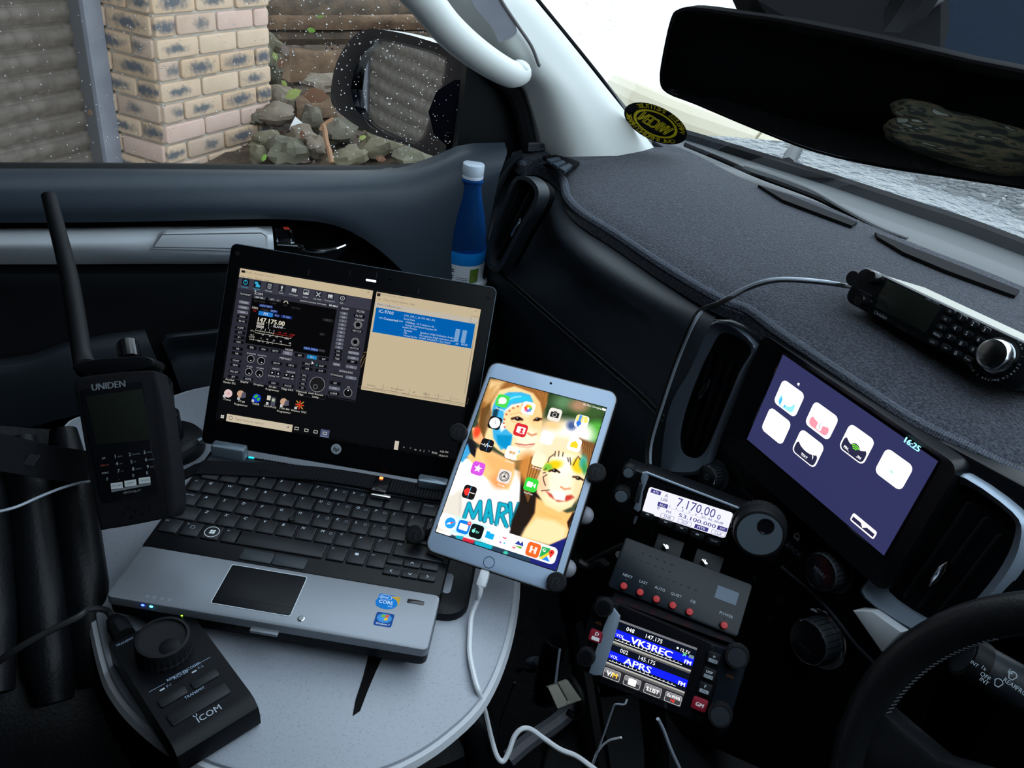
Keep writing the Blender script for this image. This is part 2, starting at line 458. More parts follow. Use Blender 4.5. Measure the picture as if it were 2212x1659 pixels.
    def mesh(s, name, mats, smooth=35):
        me = bpy.data.meshes.new(name); me.from_pydata(s.v, [], s.f)
        for m in (mats if isinstance(mats, (list, tuple)) else [mats]): me.materials.append(MATS[m])
        if max(s.mi or [0]): me.polygons.foreach_set('material_index', s.mi)
        bm = bmesh.new(); bm.from_mesh(me)
        bmesh.ops.remove_doubles(bm, verts=bm.verts, dist=1e-7)
        bmesh.ops.recalc_face_normals(bm, faces=bm.faces); bm.to_mesh(me); bm.free()
        if smooth:
            me.polygons.foreach_set('use_smooth', [True] * len(me.polygons))
            me.set_sharp_from_angle(angle=math.radians(smooth))
        me.update(); return me
    def build(s, name, mats, parent=None, smooth=35, world=False):
        if world and parent is not None:
            L = to_local(parent); s.v = [tuple(L @ Vector(p)) for p in s.v]
        return mesh_obj(name, s.mesh(name, mats, smooth), parent)
    def thing(s, name, mats, label, cat, group=None, smooth=35, base=None):
        """a thing that is one mesh: origin at its base"""
        a = np.array(s.v); b = base if base is not None else np.array([(a[:, 0].min() + a[:, 0].max()) / 2, (a[:, 1].min() + a[:, 1].max()) / 2, a[:, 2].min()])
        s.v = [tuple(p) for p in (a - b)]
        o = mesh_obj(name, s.mesh(name, mats, smooth)); o.location = Vector([float(q) for q in b]); WM[o.name] = Matrix.Translation(o.location)
        return tag(o, label, cat, group)
def thicken(rows, n, t):
    """rows of points pushed along n by t (a second skin)"""
    n = np.array(n, float); return [[np.array(p) + n * t for p in r] for r in rows]
def slab(g, rows, nrm, t, M=None):
    """grid of points made into a closed slab of thickness t"""
    R = [[np.array(p, float) for p in r] for r in rows]; R2 = thicken(R, nrm, -t); m, n = len(R), len(R[0])
    vs = [tuple(p) for r in R for p in r] + [tuple(p) for r in R2 for p in r]; o = m * n; fs = []
    for i in range(m - 1):
        for j in range(n - 1):
            f = (i * n + j, i * n + j + 1, (i + 1) * n + j + 1, (i + 1) * n + j); fs.append(f); fs.append(tuple(o + q for q in f[::-1]))
    rim = [(0, j) for j in range(n)] + [(i, n - 1) for i in range(1, m)] + [(m - 1, j) for j in range(n - 2, -1, -1)] + [(i, 0) for i in range(m - 2, 0, -1)]
    for k in range(len(rim)):
        a = rim[k][0] * n + rim[k][1]; b = rim[(k + 1) % len(rim)][0] * n + rim[(k + 1) % len(rim)][1]; fs.append((a, o + a, o + b, b))
    return g.add(vs, fs, M)
def resample(pts, n, sm=6):
    P = np.array(catmull(pts, sm) if len(pts) > 2 else pts, float)
    d = np.r_[0, np.cumsum(np.linalg.norm(np.diff(P, axis=0), axis=1))]; t = np.linspace(0, d[-1], n)
    return np.stack([np.interp(t, d, P[:, i]) for i in range(P.shape[1])], 1)
def loft(rows, n=24, sub=4):
    """smooth grid through polylines of any length"""
    R = [resample(r, n) for r in rows]; out = [[] for _ in range((len(R) - 1) * sub + 1)]
    for j in range(n):
        c = catmull([r[j] for r in R], sub)
        for i, p in enumerate(c): out[i].append(p)
    return out
# ---------------------------------------------------------------- lettering and flat print
_TX = {}
def glyphs(txt):
    if txt in _TX: return _TX[txt]
    cu = bpy.data.curves.new('t', 'FONT'); cu.body = txt; cu.size = 1.0; cu.resolution_u = 2
    ob = bpy.data.objects.new('t', cu); COL.objects.link(ob)
    me = ob.to_mesh(); v = np.array([tuple(p.co)[:2] for p in me.vertices]).reshape(-1, 2); f = [tuple(p.vertices) for p in me.polygons]
    ob.to_mesh_clear(); bpy.data.objects.remove(ob); bpy.data.curves.remove(cu)
    _TX[txt] = (v, f); return v, f
_hv = glyphs('H')[0]; CAP = _hv[:, 1].max() - _hv[:, 1].min()
class Print:
    """flat print in a device's frame; u, v in mm (v up); each shape lies a hair above the one before"""
    def __init__(s, fr=None, z=0.0, dz=.012):
        s.v = []; s.f = []; s.c = []; s.fr = fr; s.z = z; s.dz = dz
    def P(s, k, x, y):
        return s.fr.mm(Z(k, x, y), s.z)
    def add(s, pts, faces, col, raw=False):
        b = len(s.v); s.z += s.dz
        s.v += [(p[0] * .001, p[1] * .001, s.z * .001) for p in pts]; s.f += [[b + i for i in f] for f in faces]
        L = lin(col); s.c += [(*L, 1)] * len(pts)
    def poly(s, pts, col): s.add(pts, [tuple(range(len(pts)))], col)
    def rect(s, x0, y0, x1, y1, col): s.poly([(x0, y0), (x1, y0), (x1, y1), (x0, y1)], col)
    def rr(s, x0, y0, x1, y1, r, col): s.poly(rr_pts((x0 + x1) / 2, (y0 + y1) / 2, abs(x1 - x0), abs(y1 - y0), r, 4), col)
    def ring_rr(s, x0, y0, x1, y1, r, w, col):
        o = rr_pts((x0 + x1) / 2, (y0 + y1) / 2, abs(x1 - x0), abs(y1 - y0), r, 4); i = rr_pts((x0 + x1) / 2, (y0 + y1) / 2, abs(x1 - x0) - 2 * w, abs(y1 - y0) - 2 * w, max(r - w, .05), 4)
        n = len(o); s.add(o + i, [(k, (k + 1) % n, n + (k + 1) % n, n + k) for k in range(n)], col)
    def disc(s, cx, cy, rx, col, ry=None, n=20):
        ry = ry or rx; s.poly([(cx + rx * math.cos(2 * math.pi * k / n), cy + ry * math.sin(2 * math.pi * k / n)) for k in range(n)], col)
    def ring(s, cx, cy, r, w, col, n=24, a0=0, a1=360, ry=None):
        m = n if a1 - a0 < 360 else n; q = []
        for rad in (r, r - w):
            q += [(cx + rad * math.cos(math.radians(a0 + (a1 - a0) * k / n)), cy + (rad if ry is None else rad * ry) * math.sin(math.radians(a0 + (a1 - a0) * k / n))) for k in range(n + 1)]
        s.add(q, [(k, k + 1, n + 2 + k, n + 1 + k) for k in range(n)], col)
    def line(s, p, q, w, col):
        p, q = np.array(p, float), np.array(q, float); d = q - p; d = d / (np.linalg.norm(d) + 1e-9); m = np.array([-d[1], d[0]]) * w / 2
        s.poly([p - m, q - m, q + m, p + m], col)
    def text(s, t, x, y, h, col, al='l', ang=0, sx=1.0, bold=0, mirror=False, ital=0):
        """h = capital height in mm; (x, y) = left/centre/right of the baseline"""
        v, f = glyphs(t)
        if not len(v): return
        k = h / CAP; w = v[:, 0].max() - v[:, 0].min(); q = v.copy(); q[:, 0] = (q[:, 0] - v[:, 0].min() - (0 if al == 'l' else w / 2 if al == 'c' else w)) * k * sx; q[:, 1] *= k
        q[:, 0] += ital * q[:, 1]
        if mirror: q[:, 0] *= -1
        a = math.radians(ang); R = np.array([[math.cos(a), -math.sin(a)], [math.sin(a), math.cos(a)]])
        for dx in ((0,) if not bold else (-bold / 2, bold / 2)):
            qq = q.copy(); qq[:, 0] += dx; qq = qq @ R.T + [x, y]
            s.add([tuple(p) for p in qq], f, col)
    def textw(s, t, x, y, h, w, col, **k):
        v, _ = glyphs(t); ww = (v[:, 0].max() - v[:, 0].min()) * h / CAP
        s.text(t, x, y, h, col, sx=w / ww, **k)
    def build(s, name, material, parent):
        me = bpy.data.meshes.new(name); me.from_pydata(s.v, [], s.f); me.materials.append(MATS[material])
        a = me.color_attributes.new('Col', 'FLOAT_COLOR', 'POINT'); a.data.foreach_set('color', np.array(s.c, np.float32).ravel())
        bm = bmesh.new(); bm.from_mesh(me); up = [f for f in bm.faces if f.normal.z < 0]; bmesh.ops.reverse_faces(bm, faces=up); bm.to_mesh(me); bm.free()
        me.update(); return mesh_obj(name, me, parent)
# ================================================================ the car's shell (setting)
def zz(z): return H0 + z
def wbox(name, x0, x1, y0, y1, z0, z1, m, parent=None):
    g = G(1.0); g.box(((x0 + x1) / 2, (y0 + y1) / 2, (z0 + z1) / 2), (x1 - x0, y1 - y0, z1 - z0)); return g.build(name, m, parent, smooth=0)
struct(wbox('floor', -1.12, .62, -1.5, 1.0, -.04, 0, 'carpet'))
struct(wbox('ceiling', -1.0, .55, -1.5, .14, 1.47, 1.50, 'roof_lining'))
struct(wbox('wall_rear', -1.12, .62, -1.54, -1.5, -.04, 1.5, 'matte_black'))
g = G(1.0)
g.box((.60, -.25, .42), (.04, 2.5, .92)); g.box((.57, -.25, 1.18), (.04, 2.5, .62)); g.box((.585, -.25, 1.45), (.05, 2.5, .06)); g.box((.6, .85, .95), (.04, .3, .3))  # solid panel closes the driver's window to cut the cabin light
struct(g.build('wall_right', 'dark_plastic', smooth=0))
g = G(1.0)
g.box((-1.13, -.25, .36), (.04, 2.5, .80)); g.box((-1.06, -.98, 1.10), (.06, 1.04, .78)); g.box((-1.02, -.5, 1.455), (.05, 1.6, .07)); g.box((-1.09, .50, .82), (.03, .24, .16))
struct(g.build('wall_left', 'dark_plastic', smooth=0))
struct(wbox('wall_front', -1.12, .62, .97, 1.0, -.04, .80, 'matte_black'))

# ---------------------------------------------------------------- passenger door
D1 = thing('door_1', 'dark grey passenger door card with silver trim band', 'door', (-1.05, .05, .3)); del D1['label']; del D1['category']; struct(D1)
def prow(pts, X):
    """pixel row with one X (or one per point)"""
    xs = X if hasattr(X, '__len__') else [X] * len(pts)
    return [onx(p[0], p[1], x) for p, x in zip(pts, xs)]
g = G(1.0)
g.grid(loft([prow([(-620, 349), (200, 351), (500, 354), (800, 357), (880, 353)], -1.052), prow([(-620, 352), (200, 354), (500, 358), (800, 360), (895, 352)], -1.040),
             prow([(-620, 364), (200, 365), (500, 367), (800, 368), (900, 354)], -1.028)], 20, 3))
g.build('window_seal', 'rubber', D1, world=True)
g = G(1.0)
g.grid(loft([prow([(-620, 362), (200, 363), (500, 365), (780, 366), (880, 356), (940, 336), (1000, 312), (1090, 308)], [-1.032] * 5 + [-1.03, -1.02, -1.0]),
             prow([(-620, 374), (200, 375), (500, 377), (780, 380), (880, 374), (945, 358), (1010, 336), (1095, 330)], [-1.005] * 5 + [-1.0, -.995, -.985]),
             prow([(-620, 410), (200, 410), (500, 410), (770, 418), (880, 425), (950, 410), (1020, 380), (1085, 362)], [-.978] * 5 + [-.978, -.976, -.972]),
             prow([(-620, 455), (200, 452), (470, 450), (720, 462), (840, 500), (940, 500), (1010, 460), (1070, 420)], [-.967] * 5 + [-.968, -.968, -.968]),
             prow([(-620, 484), (200, 480), (420, 476), (620, 474), (745, 494), (850, 566), (930, 660), (1010, 740)], [-.972] * 5 + [-.965, -.96, -.95])], 40, 5))
g.build('upper_pad', 'door_pad', D1, world=True)
g = G(1.0)   # dark shadow gap and the bowl behind the handle
g.grid(loft([prow([(-620, 480), (200, 478), (420, 474), (620, 472), (745, 492), (850, 566), (935, 665)], -.978),
             prow([(-620, 494), (200, 491), (420, 487), (600, 486), (720, 502), (800, 560), (850, 640)], -1.008),
             prow([(-620, 560), (200, 560), (420, 560), (590, 552), (700, 565), (740, 590), (790, 650)], -1.02)], 30, 4))
g.build('recess_liner', 'matte_black', D1, world=True)
g = G(1.0)
g.grid(loft([prow([(-620, 497), (100, 493), (300, 490), (480, 489), (586, 488)], -1.000), prow([(-620, 503), (100, 499), (300, 496), (480, 495), (588, 494)], -.985),
             prow([(-620, 520), (100, 517), (300, 514), (480, 513), (590, 512)], -.972), prow([(-620, 534), (100, 531), (300, 534), (480, 545), (592, 540)], -.968),
             prow([(-620, 548), (100, 547), (300, 552), (480, 556), (592, 556)], -.974), prow([(-620, 572), (100, 571), (300, 570), (480, 570), (594, 568)], -.99)], 26, 4))
g.build('trim_band', 'silver_trim', D1, world=True)
DF = Fr(onx(440, 520, -.966), 90, 4, 0)
g = G(); pts = [DF.mm(Z('D', *p)) for p in ((1205, 505), (1230, 460), (1270, 400), (1330, 372), (2060, 352), (2130, 380), (2150, 520), (2120, 530))]
g.prism([tuple(p) for p in pts], -8, 3, 2.2, DF.mat()); g.build('trim_plate', 'silver_trim', D1, world=True)
g = G(); pts = [DF.mm(Z('D', *p), 3) for p in ((1222, 490), (1290, 395), (2080, 382), (2115, 405), (2120, 505))]
g.prism([tuple(p) for p in pts], 2.0, 4.2, .8, DF.mat()); g.build('trim_insert', 'silver_trim', D1, world=True)
g = G(); g.tube([(*p, 3.2) for p in pts] , .9, 6, DF.mat(), closed=True, sm=1); g.build('plate_groove', 'jamb_side', D1, world=True)
# inner handle with lock
HF = Fr(onx(680, 520, -.985), 90, 4, 0)
g = G(); P_ = lambda x, y, z: (*HF.mm(Z('V', x, y), z), z)
g.tube([P_(110, 330, 4), P_(300, 335, 8), (P_(390, 345, 10)), P_(450, 395, 14), P_(620, 418, 18), P_(820, 395, 18), P_(960, 345, 14), P_(1015, 315, 9)], 3.4, 8, HF.mat(), sm=5, radii=[2.2, 3, 3.2, 3.2, 3.0, 2.8, 2.2, 1.0])
g.build('door_lever', 'chrome', D1, world=True)
g = G(); g.prism([tuple(HF.mm(Z('V', x, y), 2)) for x, y in ((130, 350), (300, 360), (430, 440), (620, 440), (860, 430), (1010, 330), (980, 420), (860, 540), (480, 520), (150, 420))], -14, 0, 1, HF.mat())
g.build('lever_blade', 'satin_black', D1, world=True)
g = G(); g.prism([tuple(HF.mm(Z('V', x, y), 8)) for x, y in ((85, 150), (290, 150), (340, 300), (290, 335), (110, 320))], -10, 8, 2, HF.mat())
lk = g.build('lock_lever', 'gloss_black', D1, world=True)
g = G()
for pts in (((78, 150), (100, 150), (125, 310), (100, 310)), ((255, 155), (280, 155), (300, 300), (272, 310))):
    g.prism([tuple(HF.mm(Z('V', x, y), 9)) for x, y in pts], 6, 10, .6, HF.mat())
g.build('lock_chrome', 'chrome', D1, world=True)
g = G(); g.prism([tuple(HF.mm(Z('V', x, y), 9)) for x, y in ((185, 128), (255, 132), (270, 150), (200, 152))], 4, 9.5, .4, HF.mat()); g.build('lock_flag', 'red_paint', D1, world=True)
# lower door
g = G(1.0)
g.grid(loft([prow([(-620, 570), (200, 569), (420, 568), (600, 568), (800, 640), (1000, 760)], -.990), prow([(-620, 582), (200, 580), (420, 579), (600, 579), (800, 650), (1000, 770)], -1.0),
             prow([(-620, 597), (200, 593), (420, 592), (600, 592), (800, 660), (1000, 780)], -.978), prow([(-620, 606), (200, 602), (420, 600), (600, 600), (800, 668), (1000, 790)], -.970),
             prow([(-620, 700), (200, 690), (420, 690), (600, 690), (800, 720), (1000, 840)], -.975), prow([(-620, 900), (200, 880), (420, 870), (600, 860), (800, 860), (1000, 960)], -.965),
             [np.array([-.96, y, .25]) for y in (-.5, -.25, -.1, .1, .25, .45)]], 30, 4))
g.build('lower_panel', 'dark_plastic', D1, world=True)  # black plastic, darker than the pad; weaker light low down is in its colour
g = G(1.0)
g.grid(loft([prow([(-620, 815), (0, 775), (130, 742), (230, 722), (312, 712)], -.965), prow([(-620, 822), (0, 783), (130, 750), (230, 730), (315, 718)], -.93), prow([(-620, 850), (0, 812), (130, 782), (240, 770), (335, 768)], -.915),
             prow([(-620, 960), (0, 930), (150, 900), (280, 880), (385, 870)], -.915)], 24, 4))
g.build('armrest', 'dash_leather', D1, world=True)
g = G(1.0)
g.grid(loft([prow([(345, 735), (360, 722), (450, 712), (600, 690), (760, 670)], -.960), prow([(352, 745), (366, 730), (455, 720), (600, 700), (760, 680)], -.945), prow([(365, 775), (380, 765), (460, 760), (600, 745), (760, 730)], -.955),
             prow([(372, 790), (390, 782), (470, 775), (600, 762), (760, 750)], -.915), prow([(400, 870), (420, 860), (500, 850), (620, 835), (760, 820)], -.905)], 24, 4))
g.build('door_pocket', 'dash_leather', D1, world=True)
# black sail panel in front of the glass, with the seal along the pillar
g = G(1.0)
pts = [onx(*p, -1.043) for p in ((985, 335), (1000, 230), (1012, 110), (1040, 90), (1100, 160), (1122, 200), (1140, 260), (1150, 320), (1100, 330), (1040, 318))]
slab(g, [[pts[9], pts[0], pts[1], pts[2]], [pts[8], pts[8] * .5 + pts[9] * .5, pts[4] * .5 + pts[1] * .5, pts[3]], [pts[7], pts[6], pts[5], pts[4]]], (1, 0, 0), .02)
g.build('sail_panel', 'dark_plastic', D1, world=True)
g = G(1.0); g.tube([onx(*p, -1.025) for p in ((1020, 90), (1075, 160), (1108, 195), (1128, 245), (1140, 300), (1146, 335))], .012, 8); g.build('door_seal', 'rubber', D1, world=True)

# ---------------------------------------------------------------- side window pane with raindrops
def wx(px, py):          # the pane leans inwards above the sill
    return pln(px, py, (-1.062, 0, .86), (1, 0, .22))
W1 = thing('window_1', 'x', 'x', (-1.06, 0, .86)); del W1['label']; del W1['category']; struct(W1)
g = G(1.0); c = [np.array([-1.058, -.48, .842]), np.array([-1.058, .36, .842]), np.array([-.93, .10, 1.425]), np.array([-.93, -.48, 1.425])]
g.grid([[c[0], c[1]], [c[3], c[2]]]); g.build('pane', 'pane', W1, world=True, smooth=0)
g = G(1.0); rnd = random.Random(3)
def drops(g, n, area, fn, nrm, rmin, rmax, dens=None):
    nrm = np.array(nrm, float); nrm /= np.linalg.norm(nrm); t = np.cross(nrm, [0, 1, 0]); t /= np.linalg.norm(t); u = np.cross(nrm, t); k = 0
    while k < n:
        px = rnd.uniform(area[0], area[2]); py = rnd.uniform(area[1], area[3])
        if dens and rnd.random() > dens(px, py): continue
        k += 1
        p = fn(px, py); r = rnd.uniform(rmin, rmax) * (1 if rnd.random() < .85 else 1.5); vs = []; fs = []
        for j, (rr, h) in enumerate(((1, 0), (.8, .45), (.4, .75))):
            for q in range(6):
                a = q * math.pi / 3; vs.append(p + r * rr * (math.cos(a) * t + math.sin(a) * u * 1.15) + nrm * h * r)
        for j in range(2):
            for q in range(6): fs.append((j * 6 + q, j * 6 + (q + 1) % 6, j * 6 + 6 + (q + 1) % 6, j * 6 + 6 + q))
        fs.append((12, 13, 14, 15, 16, 17)); fs.append((5, 4, 3, 2, 1, 0)); g.add(vs, fs)
drops(g, 620, (0, 0, 1010, 345), lambda x, y: wx(x, y) + np.array([-.001, 0, 0]), (-1, 0, -.22), .00045, .0010, lambda x, y: (.25 if x < 560 else .45 if y > 200 and x < 720 else 1.0) if not (x > 1000) else 0)
o = g.build('raindrops', 'droplet', W1, world=True); o['kind'] = 'stuff'

# ---------------------------------------------------------------- front pillar trim and grab handle
T1 = thing('trim_1', 'x', 'x', (-1.0, .45, .95)); del T1['label']; del T1['category']; struct(T1)
Lc = [(640, -330), (880, -60), (950, 20), (1010, 85), (1065, 140), (1110, 185), (1126, 230), (1138, 285), (1150, 340)]
Rc = [(900, -330), (1110, -60), (1158, 2), (1206, 60), (1256, 122), (1306, 185), (1350, 240), (1392, 292), (1425, 335)]
rows = []
for (lx, ly), (rx, ry) in zip(Lc, Rc):
    row = []
    for t, X in ((0, -1.045), (.12, -1.005), (.3, -.975), (.5, -.968), (.7, -.975), (.88, -.985), (1.0, -1.0)):
        row.append(onx(lx + (rx - lx) * t, ly + (ry - ly) * t, X + (.05 if ly < -200 else 0)))
    rows.append(row)
g = G(1.0); g.grid(loft(rows, 26, 4)); g.build('pillar_trim', 'pillar_trim', T1, world=True, smooth=60)
g = G(1.0); g.tube([onx(*p, x) for p, x in (((1112, -60), -1.006), ((1160, 0), -1.006), ((1258, 120), -1.006), ((1352, 238), -1.006), ((1405, 304), -1.006), ((1470, 340), -1.0))], .0035, 6); g.build('glass_edge_seal', 'matte_black', T1, world=True)
g = G(1.0); g.tube([onx(*p, -.962) for p in ((1062, -40), (1085, 5), (1118, 55), (1148, 100), (1163, 138), (1166, 142))], .0022, 6); g.build('panel_groove', 'jamb_side', T1, world=True)
g = G(1.0); rws = [[onx(*p, -.962) for p in ((1010, -40), (1062, -40))], [onx(*p, -.962) for p in ((1022, 10), (1096, 20))], [onx(*p, -.962) for p in ((1060, 55), (1117, 66))], [onx(*p, -.963) for p in ((1078, 92), (1100, 84))]]
g.grid(loft(rws, 6, 3)); g.build('recess_shade', 'galv_steel', T1, world=True)  # grey sheet over the pillar paints the shading behind the handle
g = G(1.0)
g.tube([onx(*p, x) for p, x in (((690, -235), -.955), ((730, -200), -.925), ((850, -70), -.925), ((920, 5), -.925), ((965, 60), -.925), ((1015, 105), -.927), ((1065, 140), -.932), ((1105, 160), -.94), ((1128, 156), -.952))], .018, 14, radii=[.0145, .019, .020, .020, .0195, .0185, .0175, .0165, .0145])
g.build('grab_handle', 'pillar_trim', T1, world=True)
g = G(1.0); g.ell(onx(1122, 147, -.944), (.012, .012, .010), 14, 8); g.build('handle_cap', 'pillar_trim', T1, world=True)

# ---------------------------------------------------------------- windscreen
W2 = thing('window_2', 'x', 'x', (-.3, .9, .9)); del W2['label']; del W2['category']; struct(W2)
base = [np.array(p) for p in ((-1.03, .64, .905), (-.9, .80, .90), (-.6, .94, .895), (-.2, 1.0, .895), (.2, .94, .895), (.55, .7, .90))]
topc = [np.array(p) for p in ((-.93, .10, 1.44), (-.8, .17, 1.46), (-.55, .22, 1.475), (-.2, .24, 1.48), (.2, .22, 1.475), (.5, .10, 1.44))]
wr = loft([base, [(b * .5 + t * .5) + np.array([0, .02, .03]) for b, t in zip(base, topc)], topc], 16, 4)
g = G(1.0); g.grid(wr); g.build('pane', 'windscreen', W2, world=True)

def wsp(px, py):
    sp1 = base[0]; t_ = base[1] - base[0]; uw = topc[0] - base[0]; nw = np.cross(t_, uw); nw /= np.linalg.norm(nw); return pln(px, py, sp1 + np.array([-.004, .004, 0]), nw)
g = G(1.0); drops(g, 90, (1170, 0, 1330, 210), wsp, (-.5, .6, .6), .0006, .0014, lambda x, y: 1.0 if x > 1175 + y * .85 else 0)
o = g.build('raindrops', 'droplet', W2, world=True); o['kind'] = 'stuff'
# ================================================================ dashboard
DB = thing('dashboard', 'dark leather-look dashboard with touch screen, vents and stitched glovebox seam', 'dashboard', (-.5, .55, .45))
def zrow(pts, z): return [onz(p[0], p[1], zz(z)) for p in pts]
r0 = zrow([(1112, 352), (1165, 364), (1212, 400), (1222, 440), (1262, 480), (1340, 528), (1440, 597), (1560, 668)], -.332)
r1 = zrow([(1088, 378), (1130, 372), (1176, 400), (1190, 470), (1235, 535), (1330, 605), (1430, 665), (1530, 712)], -.350)
r2 = zrow([(1062, 440), (1105, 440), (1150, 490), (1185, 545), (1250, 615), (1330, 680), (1420, 745), (1490, 800)], -.395)
r3 = zrow([(1030, 560), (1062, 572), (1110, 612), (1165, 660), (1240, 725), (1310, 785), (1385, 850), (1440, 905)], -.458)
r4 = [np.array([x, y, zz(-.60)]) for x, y in ((-1.0, .452), (-.95, .455), (-.9, .458), (-.83, .462), (-.75, .468), (-.68, .474), (-.6, .48), (-.53, .485))]
r5 = [np.array([x, y + .06, zz(-.95)]) for x, y in ((-1.0, .452), (-.95, .455), (-.9, .458), (-.83, .462), (-.75, .468), (-.68, .474), (-.6, .48), (-.53, .485))]
g = G(1.0); g.grid(loft([r0, r1, r2, r3, r4, r5], 40, 6)); g.build('passenger_fascia', 'dash_leather', DB, world=True, smooth=60)
sm = resample([p + np.array([0, -.002, 0]) for p in r3[1:]], 120)
for off in (.0035, -.0035):
    g = G(1.0)
    for i in range(0, 119):
        a, b = sm[i], sm[i + 1]; a2 = a + (b - a) * .72
        g.tube([a + np.array([0, -.001, off]), a2 + np.array([0, -.001, off])], .0006, 4, sm=1)
    g.build('stitching', 'stitch', DB, world=True)
g = G(1.0); g.tube([p for p in sm[::6]], .0014, 5); g.build('seam', 'matte_black', DB, world=True)
# end-of-dash trim beside the door
g = G(1.0)
g.grid(loft([[onx(*p, -1.0) for p in ((1125, 322), (1095, 345), (1068, 385), (1045, 450), (1030, 540), (1020, 640))], [onx(*p, -.985) for p in ((1130, 335), (1104, 356), (1078, 396), (1055, 460), (1042, 545), (1034, 650))],
             [onz(*p, zz(z)) for p, z in (((1128, 352), -.332), ((1108, 366), -.342), ((1088, 400), -.36), ((1066, 455), -.395), ((1052, 540), -.44), ((1046, 660), -.52))]], 20, 4))
g.build('end_trim', 'dash_leather', DB, world=True)
# left end vent
VF = Fr(ony(1118, 470, .425), 12, 6)
VP = lambda x, y, z=0: tuple(VF.mm(Z('J', x, y), z))
out = [VP(*p) for p in ((800, 236), (870, 262), (915, 335), (890, 440), (800, 590), (700, 790), (650, 850), (590, 820), (580, 720), (620, 570), (690, 400), (745, 270))]
inn = [VP(*p) for p in ((800, 262), (856, 285), (890, 340), (868, 430), (780, 580), (680, 770), (645, 815), (612, 800), (606, 720), (645, 570), (712, 405), (760, 290))]
o2 = [tuple(p) for p in catmull(out, 4, True)]; i2 = [tuple(p) for p in catmull(inn, 4, True)]
g = G(); g.frame(o2, i2, -14, 4, VF.mat()); vb = g.build('vent_bezel', 'dash_leather', DB, world=True)
g = G(); g.prism(i2, -30, -12, 0, VF.mat()); g.build('vent_back', 'matte_black', DB, world=True)
for a, b, w in (((835, 345), (625, 770), 5), ((870, 385), (650, 800), 5), ((770, 320), (618, 680), 6)):
    A, B_ = np.array(VP(*a)), np.array(VP(*b)); d = (B_ - A) / np.linalg.norm(B_ - A); m = np.array([-d[1], d[0]])
    g = G(); g.prism([tuple(A - m * 1.2), tuple(B_ - m * 1.2), tuple(B_ + m * 1.2), tuple(A + m * 1.2)], -16, 0, .5, VF.mat()); g.build('vent_slat', 'dark_plastic', DB, world=True)
A, B_ = np.array(VP(798, 512)), np.array(VP(735, 622)); d = (B_ - A) / np.linalg.norm(B_ - A); m = np.array([-d[1], d[0]])
g = G(); g.prism([tuple(A - m * 2.6), tuple(B_ - m * 2.6), tuple(B_ + m * 2.6), tuple(A + m * 2.6)], -2, 4, 1.2, VF.mat()); g.build('vent_tab', 'chrome', DB, world=True)

# ---------------------------------------------------------------- centre stack with touch screen
IF_ = Fr((-.3831, .5208, zz(-.3787)), 2.9, 6.3, 1.7)
IM = IF_.mat()
ip_ = lambda k, x, y, z=0: tuple(IF_.mm(Z(k, x, y), z))
scr = [IF_.mm(p) for p in ((1690, 768), (2024, 993), (1909, 1204), (1612, 947))]
sx0, sx1 = (scr[0][0] + scr[3][0]) / 2, (scr[1][0] + scr[2][0]) / 2; sy1, sy0 = (scr[0][1] + scr[1][1]) / 2, (scr[2][1] + scr[3][1]) / 2
g = G(); g.prism([tuple(IF_.mm(p, -14)) for p in ((1475, 690), (1560, 690), (1760, 800), (2000, 935), (2212, 1050), (2260, 1090), (2150, 1330), (1980, 1440), (1860, 1760), (1280, 1500), (1330, 1060), (1400, 850))], -60, -14, 3, IM)
g.build('stack_fascia', 'satin_black', DB, world=True)
# recessed surround of the screen: a bevelled frame
oo = rr_pts((sx0 + sx1) / 2 - 4, (sy0 + sy1) / 2 - 8, sx1 - sx0 + 46, sy1 - sy0 + 34, 10); ii = rr_pts((sx0 + sx1) / 2, (sy0 + sy1) / 2, sx1 - sx0 + 6, sy1 - sy0 + 6, 4)
n_ = len(oo); vs = [(p[0], p[1], -16) for p in oo] + [(p[0], p[1], 3) for p in oo] + [(p[0] * .97 + .03 * ii[k][0], p[1] * .97 + .03 * ii[k][1], 5) for k, p in enumerate(oo)] + [(p[0], p[1], 0) for p in ii] + [(p[0], p[1], -6) for p in ii]
fs = [(k * n_ + i, k * n_ + (i + 1) % n_, (k + 1) * n_ + (i + 1) % n_, (k + 1) * n_ + i) for k in range(4) for i in range(n_)]
g = G(); g.add(vs, fs, IM); g.build('screen_surround', 'satin_black', DB, world=True, smooth=25)
g = G(); g.rbox((sx0 + sx1) / 2, (sy0 + sy1) / 2, -8, -1, sx1 - sx0 + 8, sy1 - sy0 + 8, 2, .3, M=IM); tsc = g.build('touch_screen', 'gloss_black', DB, world=True)
def print_part(pr, name, material, parent, fr):
    """print made in a frame, hung under a part or thing"""
    M = to_local(parent) @ fr.mat(); pr.v = [tuple(M @ Vector(p)) for p in pr.v]
    me = bpy.data.meshes.new(name); me.from_pydata(pr.v, [], pr.f); me.materials.append(MATS[material])
    a = me.color_attributes.new('Col', 'FLOAT_COLOR', 'POINT'); a.data.foreach_set('color', np.array(pr.c, np.float32).ravel()); me.update()
    return mesh_obj(name, me, parent)
pr = Print(IF_, -.9)
pr.rect(sx0, sy0, sx1, sy1, (40, 42, 78))
W_ = (255, 255, 255)
icons = {'music': (250, 220, 505, 517), 'phone': (497, 385, 768, 695), 'proj': (757, 562, 1050, 886), 'pic': (1037, 753, 1353, 1088), 'mail': (155, 435, 402, 730), 'text': (393, 604, 657, 912)}
IC = {}
